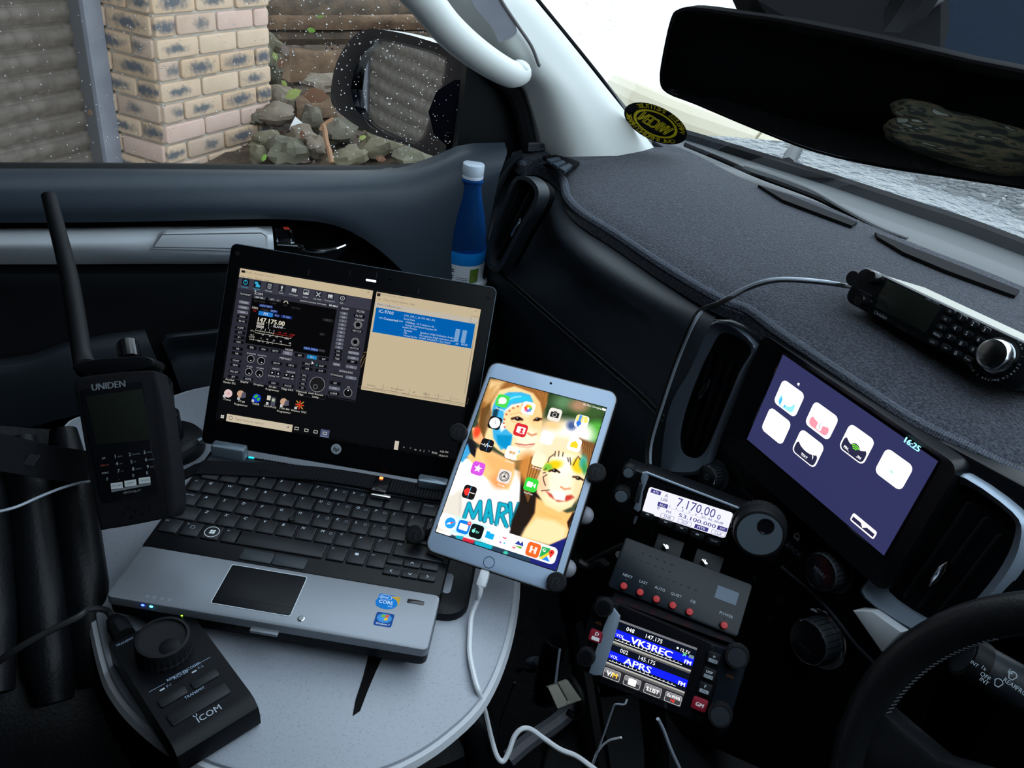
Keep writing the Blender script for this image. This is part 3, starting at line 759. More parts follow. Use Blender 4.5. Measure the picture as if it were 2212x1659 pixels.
for k, quad in dict(music=((330, 222), (505, 320), (425, 517), (250, 390)), phone=((570, 387), (768, 500), (690, 695), (497, 565)), proj=((850, 563), (1050, 680), (960, 886), (757, 750)), pic=((1130, 754), (1353, 880), (1255, 1088), (1037, 940)),
                    mail=((230, 437), (402, 545), (320, 730), (155, 600)), text=((468, 606), (657, 720), (580, 912), (393, 775))).items():
    p = np.array([pr.P('d', *q) for q in quad]); x0, x1 = (p[0, 0] + p[3, 0]) / 2, (p[1, 0] + p[2, 0]) / 2; y1, y0 = (p[0, 1] + p[1, 1]) / 2, (p[2, 1] + p[3, 1]) / 2
    IC[k] = (x0, y0, x1, y1); pr.rr(x0, y0, x1, y1, 5, W_)
def icx(k, u, v): x0, y0, x1, y1 = IC[k]; return x0 + (x1 - x0) * u, y0 + (y1 - y0) * v
a = icx('music', .16, .06); b = icx('music', .84, .48); pr.rr(a[0], a[1], b[0], b[1], 4, (130, 200, 245))
a = icx('music', .2, .06); b = icx('music', .5, .40); pr.rr(*a, *b, 3, (60, 160, 235)); pr.disc(*icx('music', .5, .50), 8, W_); pr.ring(*icx('music', .5, .45), 4.2, .35, (120, 120, 140), a0=200, a1=340)
pr.rr(*icx('music', .30, .08), *icx('music', .44, .28), .5, W_)
a = icx('phone', .12, .08); b = icx('phone', .88, .46); pr.rr(*a, *b, 4, (235, 130, 145)); pr.disc(*icx('phone', .5, .60), 12, W_, ry=6); pr.rr(*icx('phone', .43, .12), *icx('phone', .62, .48), 1, W_)
pr.line(icx('phone', .52, .40), icx('phone', .52, .24), .5, (60, 60, 80)); pr.line(icx('phone', .52, .24), icx('phone', .6, .2), .5, (60, 60, 80))
for k, t in (('proj', 'PROJECTION'), ('text', 'TEXT')):
    pr.rr(*icx(k, .05, .04), *icx(k, .95, .52), 4, (34, 34, 60)); pr.disc(*icx(k, .5, .62), (IC[k][2] - IC[k][0]) * .42, W_, ry=(IC[k][3] - IC[k][1]) * .26)
    x, y = icx(k, .5, .12); pr.text(t, x, y, 2.5, W_, 'c', sx=.9, bold=.2)
x, y = icx('proj', .52, .24); pr.disc(x, y + 1, 5.6, (34, 34, 60), ry=6.2)
for r_ in (6.0, 4.4, 2.8): pr.ring(x, y, r_, .8, (110, 220, 40), a0=45, a1=135, n=10)
pr.poly([icx('text', .72, .45), icx('text', .8, .38), icx('text', .82, .25)], W_)
pr.poly([icx('pic', .40, .44), icx('pic', .55, .40), icx('pic', .62, .42), icx('pic', .48, .36)], (110, 190, 165)); pr.poly([icx('pic', .38, .36), icx('pic', .62, .36), icx('pic', .5, .30)], (190, 235, 220))
pr.poly([icx('mail', .35, .42), icx('mail', .6, .36), icx('mail', .62, .33), icx('mail', .36, .36)], (250, 245, 205))
x, y = pr.P('d', 1275, 695); pr.text('16:25', x, y - 1, 5.0, (150, 240, 255), bold=.7)
x, y = pr.P('d', 440, 245); pr.poly([(x, y), (x + 1.5, y + 1.5), (x + 1.5, y - 1.5)], W_); pr.rect(x + 1.8, y - 1.3, x + 2.8, y + 1.3, W_)
q = [pr.P('d', *p) for p in ((870, 1262), (1070, 1392), (1040, 1458), (848, 1318))]; x0, x1, y1, y0 = (q[0][0] + q[3][0]) / 2, (q[1][0] + q[2][0]) / 2, (q[0][1] + q[1][1]) / 2, (q[2][1] + q[3][1]) / 2
pr.rr(x0, y0, x1, y1, 2, W_); pr.rect(x0 + 1.3, y0 + 1.3, x1 - 1.3, y0 + (y1 - y0) * .62, (34, 34, 60)); xm = (x0 + x1) / 2; pr.poly([(xm - 4, y0 + (y1 - y0) * .7), (xm + 4, y0 + (y1 - y0) * .7), (xm, y0 + 2)], W_)
print_part(pr, 'screen_image', 'screen_dash', tsc, IF_)
# knobs
def knob(name, k, x, y, rad, h, z0, fr=IF_, parent=DB, cap='gloss_black', side='knob_grey', ribs=24, txt=None, skirt=None):
    c = fr.mm(Z(k, x, y), z0 + h); M = fr.mat()
    if skirt:
        g = G(); g.lathe([(skirt, z0), (skirt, z0 + 1.5), (skirt - 1.5, z0 + 2.5), (rad, z0 + 2.5)], *c, seg=32, M=M); g.build('knob_ring', 'chrome' if skirt > 26 else 'knob_grey', parent, world=True)
    g = G(); g.lathe([(rad, z0), (rad, z0 + h - 1.5), (rad - .8, z0 + h - .4)], *c, seg=48, M=M, flute=(rad * .02, rad * .97)); kb = g.build(name, side, parent, world=True)
    g = G()
    for i in range(ribs):
        a = 2 * math.pi * i / ribs; g.box((c[0] + (rad + .1) * math.cos(a), c[1] + (rad + .1) * math.sin(a), z0 + h * .5), (.5, .5, h * .8), M)
    g.build('knob_rib', 'matte_black', kb, world=True)
    g = G(); g.lathe([(rad - .6, z0 + h - .6), (rad - .5, z0 + h), (rad - 1.3, z0 + h + .3), (rad - 1.6, z0 + h)], *c, seg=36, M=M); g.build('knob_rim', 'chrome', kb, world=True)
    g = G(); g.lathe([(0.001, z0 + h - .3), (rad - 1.4, z0 + h - .3), (rad - 1.4, z0 + h + .05), (.001, z0 + h + .05)], *c, seg=36, M=M); g.build('knob_cap', cap, kb, world=True)
    return kb, c, z0 + h + .06
kb, c, zt = knob('power_knob', 'N', 338, 938, 13.5, 16, -14, skirt=17)
pr = Print(IF_, zt); pr.ring(c[0], c[1], 3.0, .5, (120, 130, 140), a0=110, a1=430); pr.line((c[0], c[1] + .5), (c[0], c[1] + 3.6), .5, (120, 130, 140)); print_part(pr, 'symbol', 'ink', kb, IF_)
kb, c, zt = knob('menu_knob', 'N', 990, 1490, 17.5, 20, -14, skirt=22)
pr = Print(IF_, zt); pr.text('MENU', c[0], c[1] - 1.6, 4.2, (120, 130, 140), 'c', sx=.8); print_part(pr, 'lettering', 'ink', kb, IF_)
kb, c, zt = knob('climate_knob', 'O', 545, 855, 21, 20, -14, skirt=28)
pr = Print(IF_, zt); pr.text('AUTO', c[0], c[1] - 9, 4.2, (60, 66, 74), 'c', sx=.8); print_part(pr, 'lettering', 'ink', kb, IF_)
# printed buttons
pr = Print(IF_, -13.9); gy = (70, 78, 88)
def lab(k, x, y, t, h, col=gy, **kw):
    u = pr.P(k, x, y); pr.text(t, u[0], u[1], h, col, **kw)
lab('N', 535, 1012, 'RADIO', 4.4, (78, 86, 96)); lab('N', 497, 1085, 'MEDIA', 4.4, (60, 66, 74)); lab('N', 800, 1335, 'BACK', 5, (96, 106, 116))
u = pr.P('N', 790, 1322); pr.poly([(u[0], u[1]), (u[0] + 3, u[1] + 1.6), (u[0] + 3, u[1] - 1.6)], (90, 100, 110))
u = pr.P('N', 660, 1110)
for dx in (0, 3.6): pr.poly([(u[0] + dx - 2, u[1]), (u[0] + dx + 1.6, u[1] + 1.8), (u[0] + dx + 1.6, u[1] - 1.8)], (90, 100, 110))
pr.rect(u[0] - 3.2, u[1] - 1.8, u[0] - 2.6, u[1] + 1.8, (90, 100, 110))
u = pr.P('N', 862, 1278); hc = (190, 200, 205); pr.poly([(u[0] - 4.5, u[1]), (u[0], u[1] + 4.2), (u[0] + 4.5, u[1])], hc); pr.rect(u[0] - 3.2, u[1] - 4, u[0] + 3.2, u[1], hc); pr.rect(u[0] - 2, u[1] - 3, u[0] + 2, u[1] + .6, (10, 10, 12)); pr.rect(u[0] - .7, u[1] - 4, u[0] + .9, u[1] - 1.2, hc)
u = pr.P('N', 612, 1090); pr.line((u[0] + 2, u[1] + 9), (u[0] - 2, u[1] - 9), .5, (60, 66, 72))
u0 = pr.P('N', 530, 960); u1 = pr.P('N', 930, 1330)
pr.ring_rr(u0[0] - 2, u1[1] + 4, u1[0] + 2, u0[1] + 8, 4, .35, (34, 38, 42))
for (x, y) in ((375, 585), (305, 690)):
    u = pr.P('O', x, y); pr.ring(u[0], u[1], 4, .5, (60, 66, 72), a0=20, a1=160); pr.line((u[0] - 3.8, u[1] + 1.4), (u[0] - 2, u[1] - 3), .5, (60, 66, 72)); pr.line((u[0] + 3.8, u[1] + 1.4), (u[0] + 2, u[1] - 3), .5, (60, 66, 72)); pr.line((u[0] - 2, u[1] - 3), (u[0] + 2, u[1] - 3), .5, (60, 66, 72))
    for dx in (-1.2, 0, 1.2): pr.line((u[0] + dx, u[1] + 2), (u[0] + dx, u[1] - 2), .3, (60, 66, 72))
lab('O', 285, 722, 'REAR', 2.2, (50, 56, 62)); u = pr.P('O', 208, 440); pr.disc(u[0], u[1] + 1.5, 1.4, (80, 88, 96)); pr.line((u[0] - 3, u[1] + 1), (u[0], u[1] - 3), .7, (80, 88, 96)); pr.line((u[0] + 3, u[1] + 1), (u[0], u[1] - 3), .7, (80, 88, 96))
print_part(pr, 'button_lettering', 'ink', DB, IF_)['kind'] = 'stuff'
# centre vents: bezel, back and separate slats
def vent(outer, inner, slats, tab, k, z0, bez):
    M = IM; o_ = [tuple(p) for p in catmull([ip_(k, *p, z0) for p in outer], 4, True)]; i_ = [tuple(p) for p in catmull([ip_(k, *p, z0) for p in inner], 4, True)]
    n = len(o_); vs = [(p[0], p[1], z0 - 16) for p in o_] + [(p[0], p[1], z0 - 2) for p in o_] + [(p[0] * .8 + q[0] * .2, p[1] * .8 + q[1] * .2, z0 + 1) for p, q in zip(o_, i_)] + [(p[0], p[1], z0 - 6) for p in i_] + [(p[0], p[1], z0 - 18) for p in i_]
    g = G(); g.add(vs, [(a * n + i, a * n + (i + 1) % n, (a + 1) * n + (i + 1) % n, (a + 1) * n + i) for a in range(4) for i in range(n)], M); g.build('vent_bezel', bez, DB, world=True, smooth=40)
    g = G(); g.prism(i_, z0 - 22, z0 - 15, 0, M); g.build('vent_back', 'matte_black', DB, world=True)
    for a, b in slats:
        A, B_ = np.array(ip_(k, *a, z0)), np.array(ip_(k, *b, z0)); d = (B_ - A) / np.linalg.norm(B_ - A); m = np.array([-d[1], d[0]])
        g = G(); g.prism([tuple(A - m * .9), tuple(B_ - m * .9), tuple(B_ + m * .9), tuple(A + m * .9)], z0 - 16, z0 - 3, .4, M); g.build('vent_slat', 'dark_plastic', DB, world=True)
    a, b = tab; A, B_ = np.array(ip_(k, *a, z0)), np.array(ip_(k, *b, z0)); d = (B_ - A) / np.linalg.norm(B_ - A); m = np.array([-d[1], d[0]])
    g = G(); g.prism([tuple(A), tuple(A * .7 + B_ * .3 + m * 3), tuple(A * .3 + B_ * .7 + m * 3), tuple(B_), tuple(A * .3 + B_ * .7 - m * 3), tuple(A * .7 + B_ * .3 - m * 3)], z0 - 6, z0 + 2, 1, M); g.build('vent_tab', 'chrome', DB, world=True)
vent([(395, 30), (620, 165), (560, 330), (420, 640), (330, 880), (220, 930), (50, 900), (20, 760), (110, 500), (240, 210)], [(405, 105), (570, 190), (500, 340), (385, 620), (300, 800), (225, 830), (160, 780), (165, 640), (225, 440), (320, 220)],
     [((350, 230), (195, 720)), ((410, 240), (240, 780)), ((470, 260), (290, 790))], ((365, 370), (290, 495)), 'N', -6, 'radio_bevel')
vent([(1760, 900), (2120, 1130), (2175, 1300), (2080, 1520), (1840, 1790), (1680, 1900), (1240, 1640), (1290, 1500), (1500, 1240), (1640, 1060)], [(1790, 985), (2060, 1160), (2090, 1290), (1990, 1500), (1800, 1720), (1650, 1800), (1350, 1610), (1420, 1490), (1560, 1270), (1690, 1090)],
     [((1830, 1090), (1460, 1640)), ((1925, 1180), (1540, 1700)), ((2005, 1280), (1640, 1750))], ((1740, 1420), (1625, 1580)), 'N', -4, 'radio_bevel')
# bright wedge under the right vent and console edge trims
g = G(); g.prism([tuple(IF_.mm(Z('O', *p), 6)) for p in ((835, 650), (960, 655), (1150, 790), (1020, 915))], -10, 6, 1, IM); g.build('vent_wedge', 'silver_trim', DB, world=True)
g = G(); g.tube([(*IF_.mm(Z('O', *p), -8), -8) for p in ((380, 370), (600, 560), (720, 690), (850, 860), (960, 975), (1040, 1090))], 1.6, 8, IM); g.build('console_edge', 'dash_leather', DB, world=True)

g = G(1.0); slab(g, [[np.array([x, y, z]) for x in (-.20, .1, .58)] for y, z in ((.63, .875), (.64, .6), (.70, .25))], (0, -1, .1), .04); g.build('driver_fascia', 'dark_plastic', DB, world=True)
# ---------------------------------------------------------------- carpet dash mat
Fp = [(1140, 313), (1112, 338), (1128, 355), (1164, 354), (1197, 373), (1218, 394), (1226, 428), (1258, 462), (1332, 509), (1434, 577), (1548, 644), (1613, 670), (1678, 717), (1766, 776), (1855, 835), (1973, 911), (2090, 970), (2160, 1005), (2330, 1085)]
Bp = [(1142, 312), (1200, 309), (1270, 307), (1340, 303), (1400, 301), (1484, 325), (1612, 389), (1763, 436), (1886, 490), (2023, 545), (2120, 582), (2212, 620), (2400, 700)]
DM = thing('dash_mat', 'charcoal carpet mat with stitched rolled edge covering the dashboard top', 'mat', (-.6, .6, zz(-.31)))
ZF, ZB = -.318, -.292
fr_ = resample(zrow(Fp, ZF) + [np.array([x, y, zz(ZF)]) for x, y in ((0, .62), (.25, .62), (.52, .58))], 130); bk_ = resample(zrow(Bp, ZB) + [np.array([x, y, zz(ZB)]) for x, y in ((-.1, 1.0), (.2, .95), (.52, .72))], 130)
rows = []
for t in np.linspace(0, 1, 14):
    crown = .006 * math.sin(math.pi * t) - (.006 * (1 - t / .08) if t < .08 else 0)
    rows.append([a * (1 - t) + b * t + np.array([0, 0, crown]) for a, b in zip(fr_, bk_)])
g = G(1.0); slab(g, rows, (0, 0, 1), .010); g.build('carpet', 'mat_pile', DM, world=True, smooth=60)
g = G(1.0); sp = resample(zrow(Fp, ZF - .003), 900)
g.tube(sp, .006, 8, sm=1, radii=[.0062 if i % 2 else .0052 for i in range(900)]); g.build('rolled_edge', 'mat_seam', DM, world=True, smooth=0)
# openings cut in the mat: demister slots and side vent
def matz(px, py): return onz(px, py, zz(-.2925))
for k, quad in enumerate((((1636, 405), (1700, 426), (1850, 486), (1838, 494), (1690, 438)), ((1888, 508), (1960, 538), (2050, 573), (2200, 634), (2190, 646), (2040, 590), (1950, 552), (1893, 518)))):
    g = G(1.0); P3 = [matz(*p) for p in quad]; vs = [p + np.array([0, 0, .0005]) for p in P3] + [p + np.array([0, 0, .004]) for p in P3]; n = len(P3)
    g.add(vs, [tuple(range(n))[::-1], tuple(range(n, 2 * n))] + [(i, (i + 1) % n, n + (i + 1) % n, n + i) for i in range(n)]); g.build('demister_slot', 'matte_black', DM, world=True, smooth=0)
g = G(1.0); P3 = [onz(*p, zz(-.306)) for p in ((1172, 341), (1214, 336), (1252, 354), (1244, 362), (1220, 374))]; n = 5
vs = [p + np.array([0, 0, -.002]) for p in P3] + [p + np.array([0, 0, .0025]) for p in P3]; g.add(vs, [tuple(range(n))[::-1], tuple(range(n, 2 * n))] + [(i, (i + 1) % n, n + (i + 1) % n, n + i) for i in range(n)]); g.build('vent_opening', 'matte_black', DM, world=True, smooth=0)
for pts in (((1180, 345), (1206, 340), (1212, 345), (1190, 352)), ((1194, 354), (1216, 347), (1222, 352), (1204, 361)), ((1208, 364), (1228, 354), (1236, 358), (1220, 371))):
    P3 = [onz(*p, zz(-.300)) for p in pts]; g = G(1.0); vs = [p + np.array([0, 0, -.003]) for p in P3] + [p + np.array([0, 0, .001]) for p in P3]
    g.add(vs, [(3, 2, 1, 0), (4, 5, 6, 7), (0, 1, 5, 4), (1, 2, 6, 5), (2, 3, 7, 6), (3, 0, 4, 7)]); g.build('vent_louvre', 'door_pad', DB, world=True, smooth=0)
# scuttle panel under the glass and wiper
CW = thing('scuttle_panel', 'black plastic scuttle panel behind the bonnet at the base of the windscreen', 'panel', (-.5, 1.0, .8))
g = G(1.0)
g.grid(loft([zrow([(1395, 312), (1480, 340), (1606, 404), (1757, 452), (1880, 506), (2017, 560), (2206, 636), (2394, 716)], -.315), zrow([(1397, 299), (1486, 323), (1614, 386), (1765, 433), (1888, 487), (2025, 541), (2214, 616), (2402, 696)], -.312), zrow([(1410, 285), (1500, 300), (1640, 350), (1790, 400), (1910, 450), (2050, 510), (2230, 575), (2420, 650)], -.318),
             zrow([(1425, 275), (1530, 295), (1680, 345), (1820, 385), (1940, 425), (2080, 475), (2250, 535), (2440, 600)], -.325)], 30, 4)); g.build('panel', 'cowl_plastic', CW, world=True)
g = G(1.0); g.tube(zrow([(1470, 300), (1530, 318), (1640, 352), (1800, 402), (1950, 452), (2080, 495), (2250, 560), (2420, 620)], -.318), .008, 8, flat=2.2); g.build('bonnet_seal', 'rubber', CW, world=True)
WP = thing('wiper', 'grey wiper arm lying along the foot of the windscreen', 'wiper', onz(1700, 400, zz(-.30)))
g = G(1.0); g.tube(zrow([(1612, 362), (1640, 372), (1700, 392), (1760, 415), (1830, 455), (1900, 492), (1960, 515)], -.296), .008, 8, radii=[.010, .014, .011, .007, .006, .006, .004], flat=.5); g.build('arm', 'cowl_plastic', WP, world=True)
g = G(1.0); g.tube(zrow([(1480, 312), (1560, 345), (1640, 380), (1760, 425), (1850, 470)], -.299), .004, 6); g.build('blade', 'rubber', WP, world=True)
# ================================================================ outside the car
GZ = -.42
g = G(1.0); g.grid([[(-14, -8, GZ), (14, -8, GZ)], [(-14, 22, GZ), (14, 22, GZ)]]); o = g.build('ground', 'concrete', smooth=0); struct(o)
TH = math.radians(44)
ur = np.array([-math.sin(TH), math.cos(TH), 0]); nr = np.array([math.cos(TH), math.sin(TH), 0]); UZ = np.array([0, 0, 1.])
A0 = atd(345, 180, 3.2); A0[2] = 0
def fmat(o, x, y, z):
    m = Matrix.Identity(4)
    for i in range(3): m[i][0], m[i][1], m[i][2], m[i][3] = x[i], y[i], z[i], o[i]
    return m
# brick pier: every brick its own piece, mortar behind
PIER = thing('wall_garage_pier', 'x', 'x', (A0[0], A0[1], GZ)); del PIER['label']; del PIER['category']; struct(PIER)
BL, BH, BD, J = .230, .076, .110, .010
right_w = .70; left_w = .46
def brick_mesh(L, m):
    g = G(1.0); rnd2 = random.Random(hash((L, m)) % 1000); r = .011; pts = []
    g.prism([(x, y) for x, y in rr_pts(0, 0, L, BH, .014, 3)], -BD, 0, .006, Matrix(((1, 0, 0, 0), (0, 0, -1, 0), (0, 1, 0, 0), (0, 0, 0, 1))))
    return g.mesh('brick', m, 50)
BM = {}
names = ['brick_a', 'brick_b', 'brick_c', 'brick_d', 'brick_e', 'brick_a', 'brick_b']
rb = random.Random(11)
def put_brick(x0, L, z, org, ax, nn):
    """local x along the face, local -y out of the face"""
    m = rb.choice(names); key = (round(L, 3), m)
    if key not in BM: BM[key] = brick_mesh(L, m)
    c = org + ax * (x0 + L / 2) + UZ * (z + BH / 2) + nn * rb.uniform(.004, .012)
    M = fmat(c, ax, -nn, UZ); o = bpy.data.objects.new('brick', BM[key]); COL.objects.link(o); o.parent = PIER; o.matrix_local = to_local(PIER) @ M
nc = 23
for i in range(nc):
    z = GZ + i * (BH + J) + .01
    if not (-.12 < z < 1.25): continue
    x = 0.0; seq = [BD, BL, BL, BD - .01] if i % 2 else [BL, BL, BL - .01]
    for L in seq:
        put_brick(x + (.0 if x else .0), L, z, A0, ur, nr); x += L + J
    seq = [BL, BL] if i % 2 else [BD, BL, BD]
    x = .012
    for L in seq:
        put_brick(-x - L, L, z, A0, nr, -ur) if False else put_brick(x, L, z, A0, -nr, -ur); x += L + J
g = G(1.0)
M = fmat(A0, ur, -nr, UZ)
def lbox(g, x0, x1, y0, y1, z0, z1): g.box(((x0 + x1) / 2, (y0 + y1) / 2, (z0 + z1) / 2), (x1 - x0, y1 - y0, z1 - z0), M)
lbox(g, .006, right_w, .006, left_w, GZ, 2.6); g.build('mortar_core', 'mortar', PIER, world=True, smooth=0)
# steel door channel
ch = pln(196, 120, A0 - nr * .27, -ur * .35 + nr * .94); ch = atd(196, 120, 3.16)
CH = thing('door_channel', 'grey galvanised steel channel between roller door and brick pier', 'channel', (ch[0], ch[1], GZ))
M = fmat(np.array([ch[0], ch[1], 0]), ur, -nr, UZ)
g = G(1.0); lbox(g, 0, .085, 0, .10, GZ, 2.6); g.build('web', 'galv_steel', CH, world=True, smooth=0)
g = G(1.0); lbox(g, -.004, .004, .02, .12, GZ, 2.6); g.build('shaded_face', 'jamb_side', CH, world=True, smooth=0)  # darker sheet on one channel face, its shade put into the colour
g = G(1.0); g.lathe([(.001, .004), (.012, .004), (.014, 0)], 0, 0, 10, fmat(np.array([ch[0], ch[1], 0]) + UZ * (atd(220, 265, 3.2)[2]) - nr * .05 - ur * .005, nr, UZ, -ur)); g.build('bolt', 'timber', CH, world=True)
# roller door of separate slats
RD = thing('roller_door', 'brown corrugated steel roller door of the garage', 'garage door', (ch[0], ch[1], GZ))
o_d = np.array([ch[0], ch[1], 0]) - nr * .085
prof = [(0, 0), (.004, .010), (.010, .020), (.014, .034), (.012, .050), (.008, .060), (.010, .066), (.004, .074), (-.006, .078), (-.006, .086), (0, .086)]
sm_ = None
for i in range(30):
    z = GZ + .02 + i * .086
    if sm_ is None:
        g = G(1.0); A = [(0, -p[0], p[1]) for p in prof]; B_ = [(-3.0, -p[0], p[1]) for p in prof]; C_ = [(-3.0, .012, p[1]) for p in prof]; D_ = [(0, .012, p[1]) for p in prof]
        g.grid([A, B_, C_, D_, A]); sm_ = g.mesh('slat', 'roller_steel', 50)
    o = bpy.data.objects.new('slat', sm_); COL.objects.link(o); o.parent = RD; o.matrix_local = to_local(RD) @ fmat(o_d + UZ * z, ur, -nr, UZ)
# lintel over the door and pier keeps the recess in shade
g = G(1.0); M = fmat(A0, ur, -nr, UZ); lbox(g, -3.6, .9, -.35, .6, 2.25, 2.6); o = g.build('beam_garage', 'timber_dark', smooth=0); struct(o)
# added unseen wall and deep eave above, blocking sky light to the cabin
M = fmat(A0, ur, -nr, UZ)
g = G(1.0); lbox(g, -4.6, 1.2, .25, .6, 2.6, 4.2); o = g.build('wall_unseen_upper', 'beige_render', smooth=0); struct(o)
g = G(1.0); lbox(g, -4.8, 1.4, -.75, .6, 2.6, 2.72); o = g.build('eave_unseen', 'timber_dark', smooth=0); struct(o)
g = G(1.0); lbox(g, 1.2, 5.5, 2.6, 2.8, GZ, 4.2); o = g.build('wall_unseen_bank', 'beige_render', smooth=0); struct(o)  # unseen wall behind the bank, added to hold back sky light
# planted bank
def bdep(py): return 3.45 + (350 - py) / 350 * 1.35
rows = []
for py in (430, 350, 280, 210, 140, 70, 0, -70):
    rows.append([atd(px, py, bdep(py) + float(np.interp(py, [0, 100, 200, 300, 350], [.85, .75, .45, .2, .12]))) for px in (440, 520, 600, 700, 800, 900, 1000, 1080)])
g = G(1.0); R_ = loft(rows, 30, 4)
R_ = [[p + np.array([0, 0, .04 * mnoise.noise(Vector(p) * 5)]) for p in r] for r in R_]
slab(g, R_, (0, 0, 1), .25); BANK = g.build('ground_bank', 'soil'); struct(BANK)
# timber sleepers
def sleeper(p1, p2, z, h, dp, label, m):
    A, B_ = onz(*p1, zz(z)), onz(*p2, zz(z)); d = (B_ - A); L = np.linalg.norm(d); d = d / L; nn = np.cross(d, UZ)
    if nn @ (EYE - A) < 0: nn = -nn
    g = G(1.0); n = 14; rr = random.Random(int(p1[1] * 7))
    rings = []
    for i in range(n + 1):
        c = A + d * L * i / n; e = [rr.uniform(-.008, .008) for _ in range(4)]
        rings.append([c + nn * (.0 + e[0]) + UZ * (-.01 + e[1]), c + nn * (-.012) + UZ * e[1], c - nn * dp + UZ * e[2], c - nn * dp - UZ * h, c - UZ * h + nn * e[3], c + nn * (.012 + e[0]) - UZ * h * .5])
    g.grid(rings, closed=True); vs = [p for p in rings[0]]; g.add(vs, [(0, 1, 2, 3, 4, 5)]); g.add([p for p in rings[-1]], [(5, 4, 3, 2, 1, 0)])
    g.thing('timber_sleeper', m, label, 'sleeper', 'timber sleepers of the bank', smooth=40)
sleeper((625, 116), (1050, 112), -.93, .16, .12, 'reddish timber sleeper just above the rocks, lying under the dark gap', 'timber')
sleeper((640, 215), (1010, 205), -1.02, .10, .10, 'short red-brown timber sleeper lying low among the rocks', 'timber')
sleeper((570, 70), (1060, 72), -.845, .07, .12, 'mossy brown timber sleeper third from the top of the bank', 'timber_dark')
sleeper((560, 30), (1060, 36), -.745, .085, .12, 'brown timber sleeper second from the top of the bank', 'timber')
sleeper((560, -8), (1080, 0), -.60, .09, .12, 'dark timber sleeper at the top edge of the window view', 'timber_dark')
# rocks
RK = [(190, 440, 230, 160, 'olive boulder against the brick pier at sleeper height'), (190, 660, 250, 260, 'long green-brown boulder leaning on the brick pier'), (310, 970, 280, 190, 'mossy rock beside the pale leaves near the pier'),
      (250, 1140, 330, 170, 'pale flat rock touching the pier above the white rag'), (620, 1180, 200, 210, 'round olive rock right of the white rag'), (170, 1400, 300, 130, 'low grey rock at the foot of the pier'),
      (90, 1540, 190, 150, 'small beige rock at the sill under the pier corner'), (370, 1510, 340, 240, 'pointed grey rock in the middle of the sill'), (530, 1400, 280, 230, 'tan rock behind the pointed grey rock'),
      (660, 1460, 180, 200, 'green-grey rock left of the long twig'), (900, 1310, 300, 200, 'broad mossy rock under the mirror'), (980, 1560, 330, 160, 'light olive rock at the sill right of the twig'),
      (1300, 1440, 420, 190, 'wide pinkish rock under the mirror foot'), (1620, 1560, 380, 150, 'flat brown rock at the sill below the mirror'), (740, 830, 380, 150, 'grey-green stone lying on the red sleeper'), (1000, 1130, 260, 150, 'reddish rock tucked behind the mirror edge'), (60, 1180, 160, 120, 'small rock half hidden by the pier base')]
for i, (x, y, w, h, lb) in enumerate(RK):
    px, py = Z('T', x, y); dpt = bdep(py) - .02; c = atd(px, py, dpt); k = dpt / FPX / 4.6095
    g = G(1.0); g.ell((0, 0, 0), (w * k * .56, w * k * .45, h * k * .62), 14, 9, warp=.45, seed=i + 1)
    a = rb.uniform(-.4, .4); Mr = Matrix.Translation(Vector(c)) @ Matrix.Rotation(math.radians(95), 4, 'Z') @ Matrix.Rotation(a, 4, 'Y')
    g.v = [tuple(Mr @ Vector(p)) for p in g.v]
    g.thing('rock', ['rock_0', 'rock_1', 'rock_2', 'rock_3'][(i * 7 + i // 3) % 4], lb, 'rock', 'rocks of the bank', smooth=32)
# white rag
px, py = Z('T', 500, 1240); c = atd(px, py, bdep(py) - .14); g = G(1.0); pts = [atd(*Z('T', x, y), bdep(py) - .14 + dz) for x, y, dz in ((400, 1260, 0), (450, 1160, .04), (520, 1220, -.03), (610, 1280, .02), (530, 1310, -.02), (440, 1330, .01))]
cc = sum(pts) / 6; vs = pts + [p + np.array([-.03, 0, -.02]) for p in pts] + [cc + np.array([.03, 0, .02])]
g.add(vs, [(i, (i + 1) % 6, 12) for i in range(6)] + [(i, (i + 1) % 6, 6 + (i + 1) % 6, 6 + i) for i in range(6)] + [tuple(range(6, 12))[::-1]]); g.thing('white_rag', 'white_plastic', 'crumpled white scrap lying between the rocks', 'scrap')
# leaves: the larger ones singly
def leaf(k, x, y, L, ang, m, lb):
    px, py = Z('T', x, y); c = atd(px, py, bdep(py) - .17); r = CM[:, 0]; d = CM[:, 1]; s = bdep(py) / FPX / 4.6095 * L; a = math.radians(ang)
    e1 = (r * math.cos(a) + d * math.sin(a)) * s; e2 = (-r * math.sin(a) + d * math.cos(a)) * s * .28; up = np.cross(e1, e2); up = up / np.linalg.norm(up) * s * .06
    if up @ (EYE - c) < 0: up = -up
    g = G(1.0); vs = [c - e1 * .5, c - e1 * .15 + e2, c + e1 * .25 + e2 * .8, c + e1 * .5, c + e1 * .25 - e2 * .8, c - e1 * .15 - e2, c + up]; lo = [p - up * .3 for p in vs[:6]]
    g.add(vs + lo, [(i, (i + 1) % 6, 6) for i in range(6)] + [(i, 7 + i, 7 + (i + 1) % 6, (i + 1) % 6) for i in range(6)] + [tuple(range(7, 13))[::-1]]); g.thing('leaf', m, lb, 'leaf', 'fallen leaves on the bank')
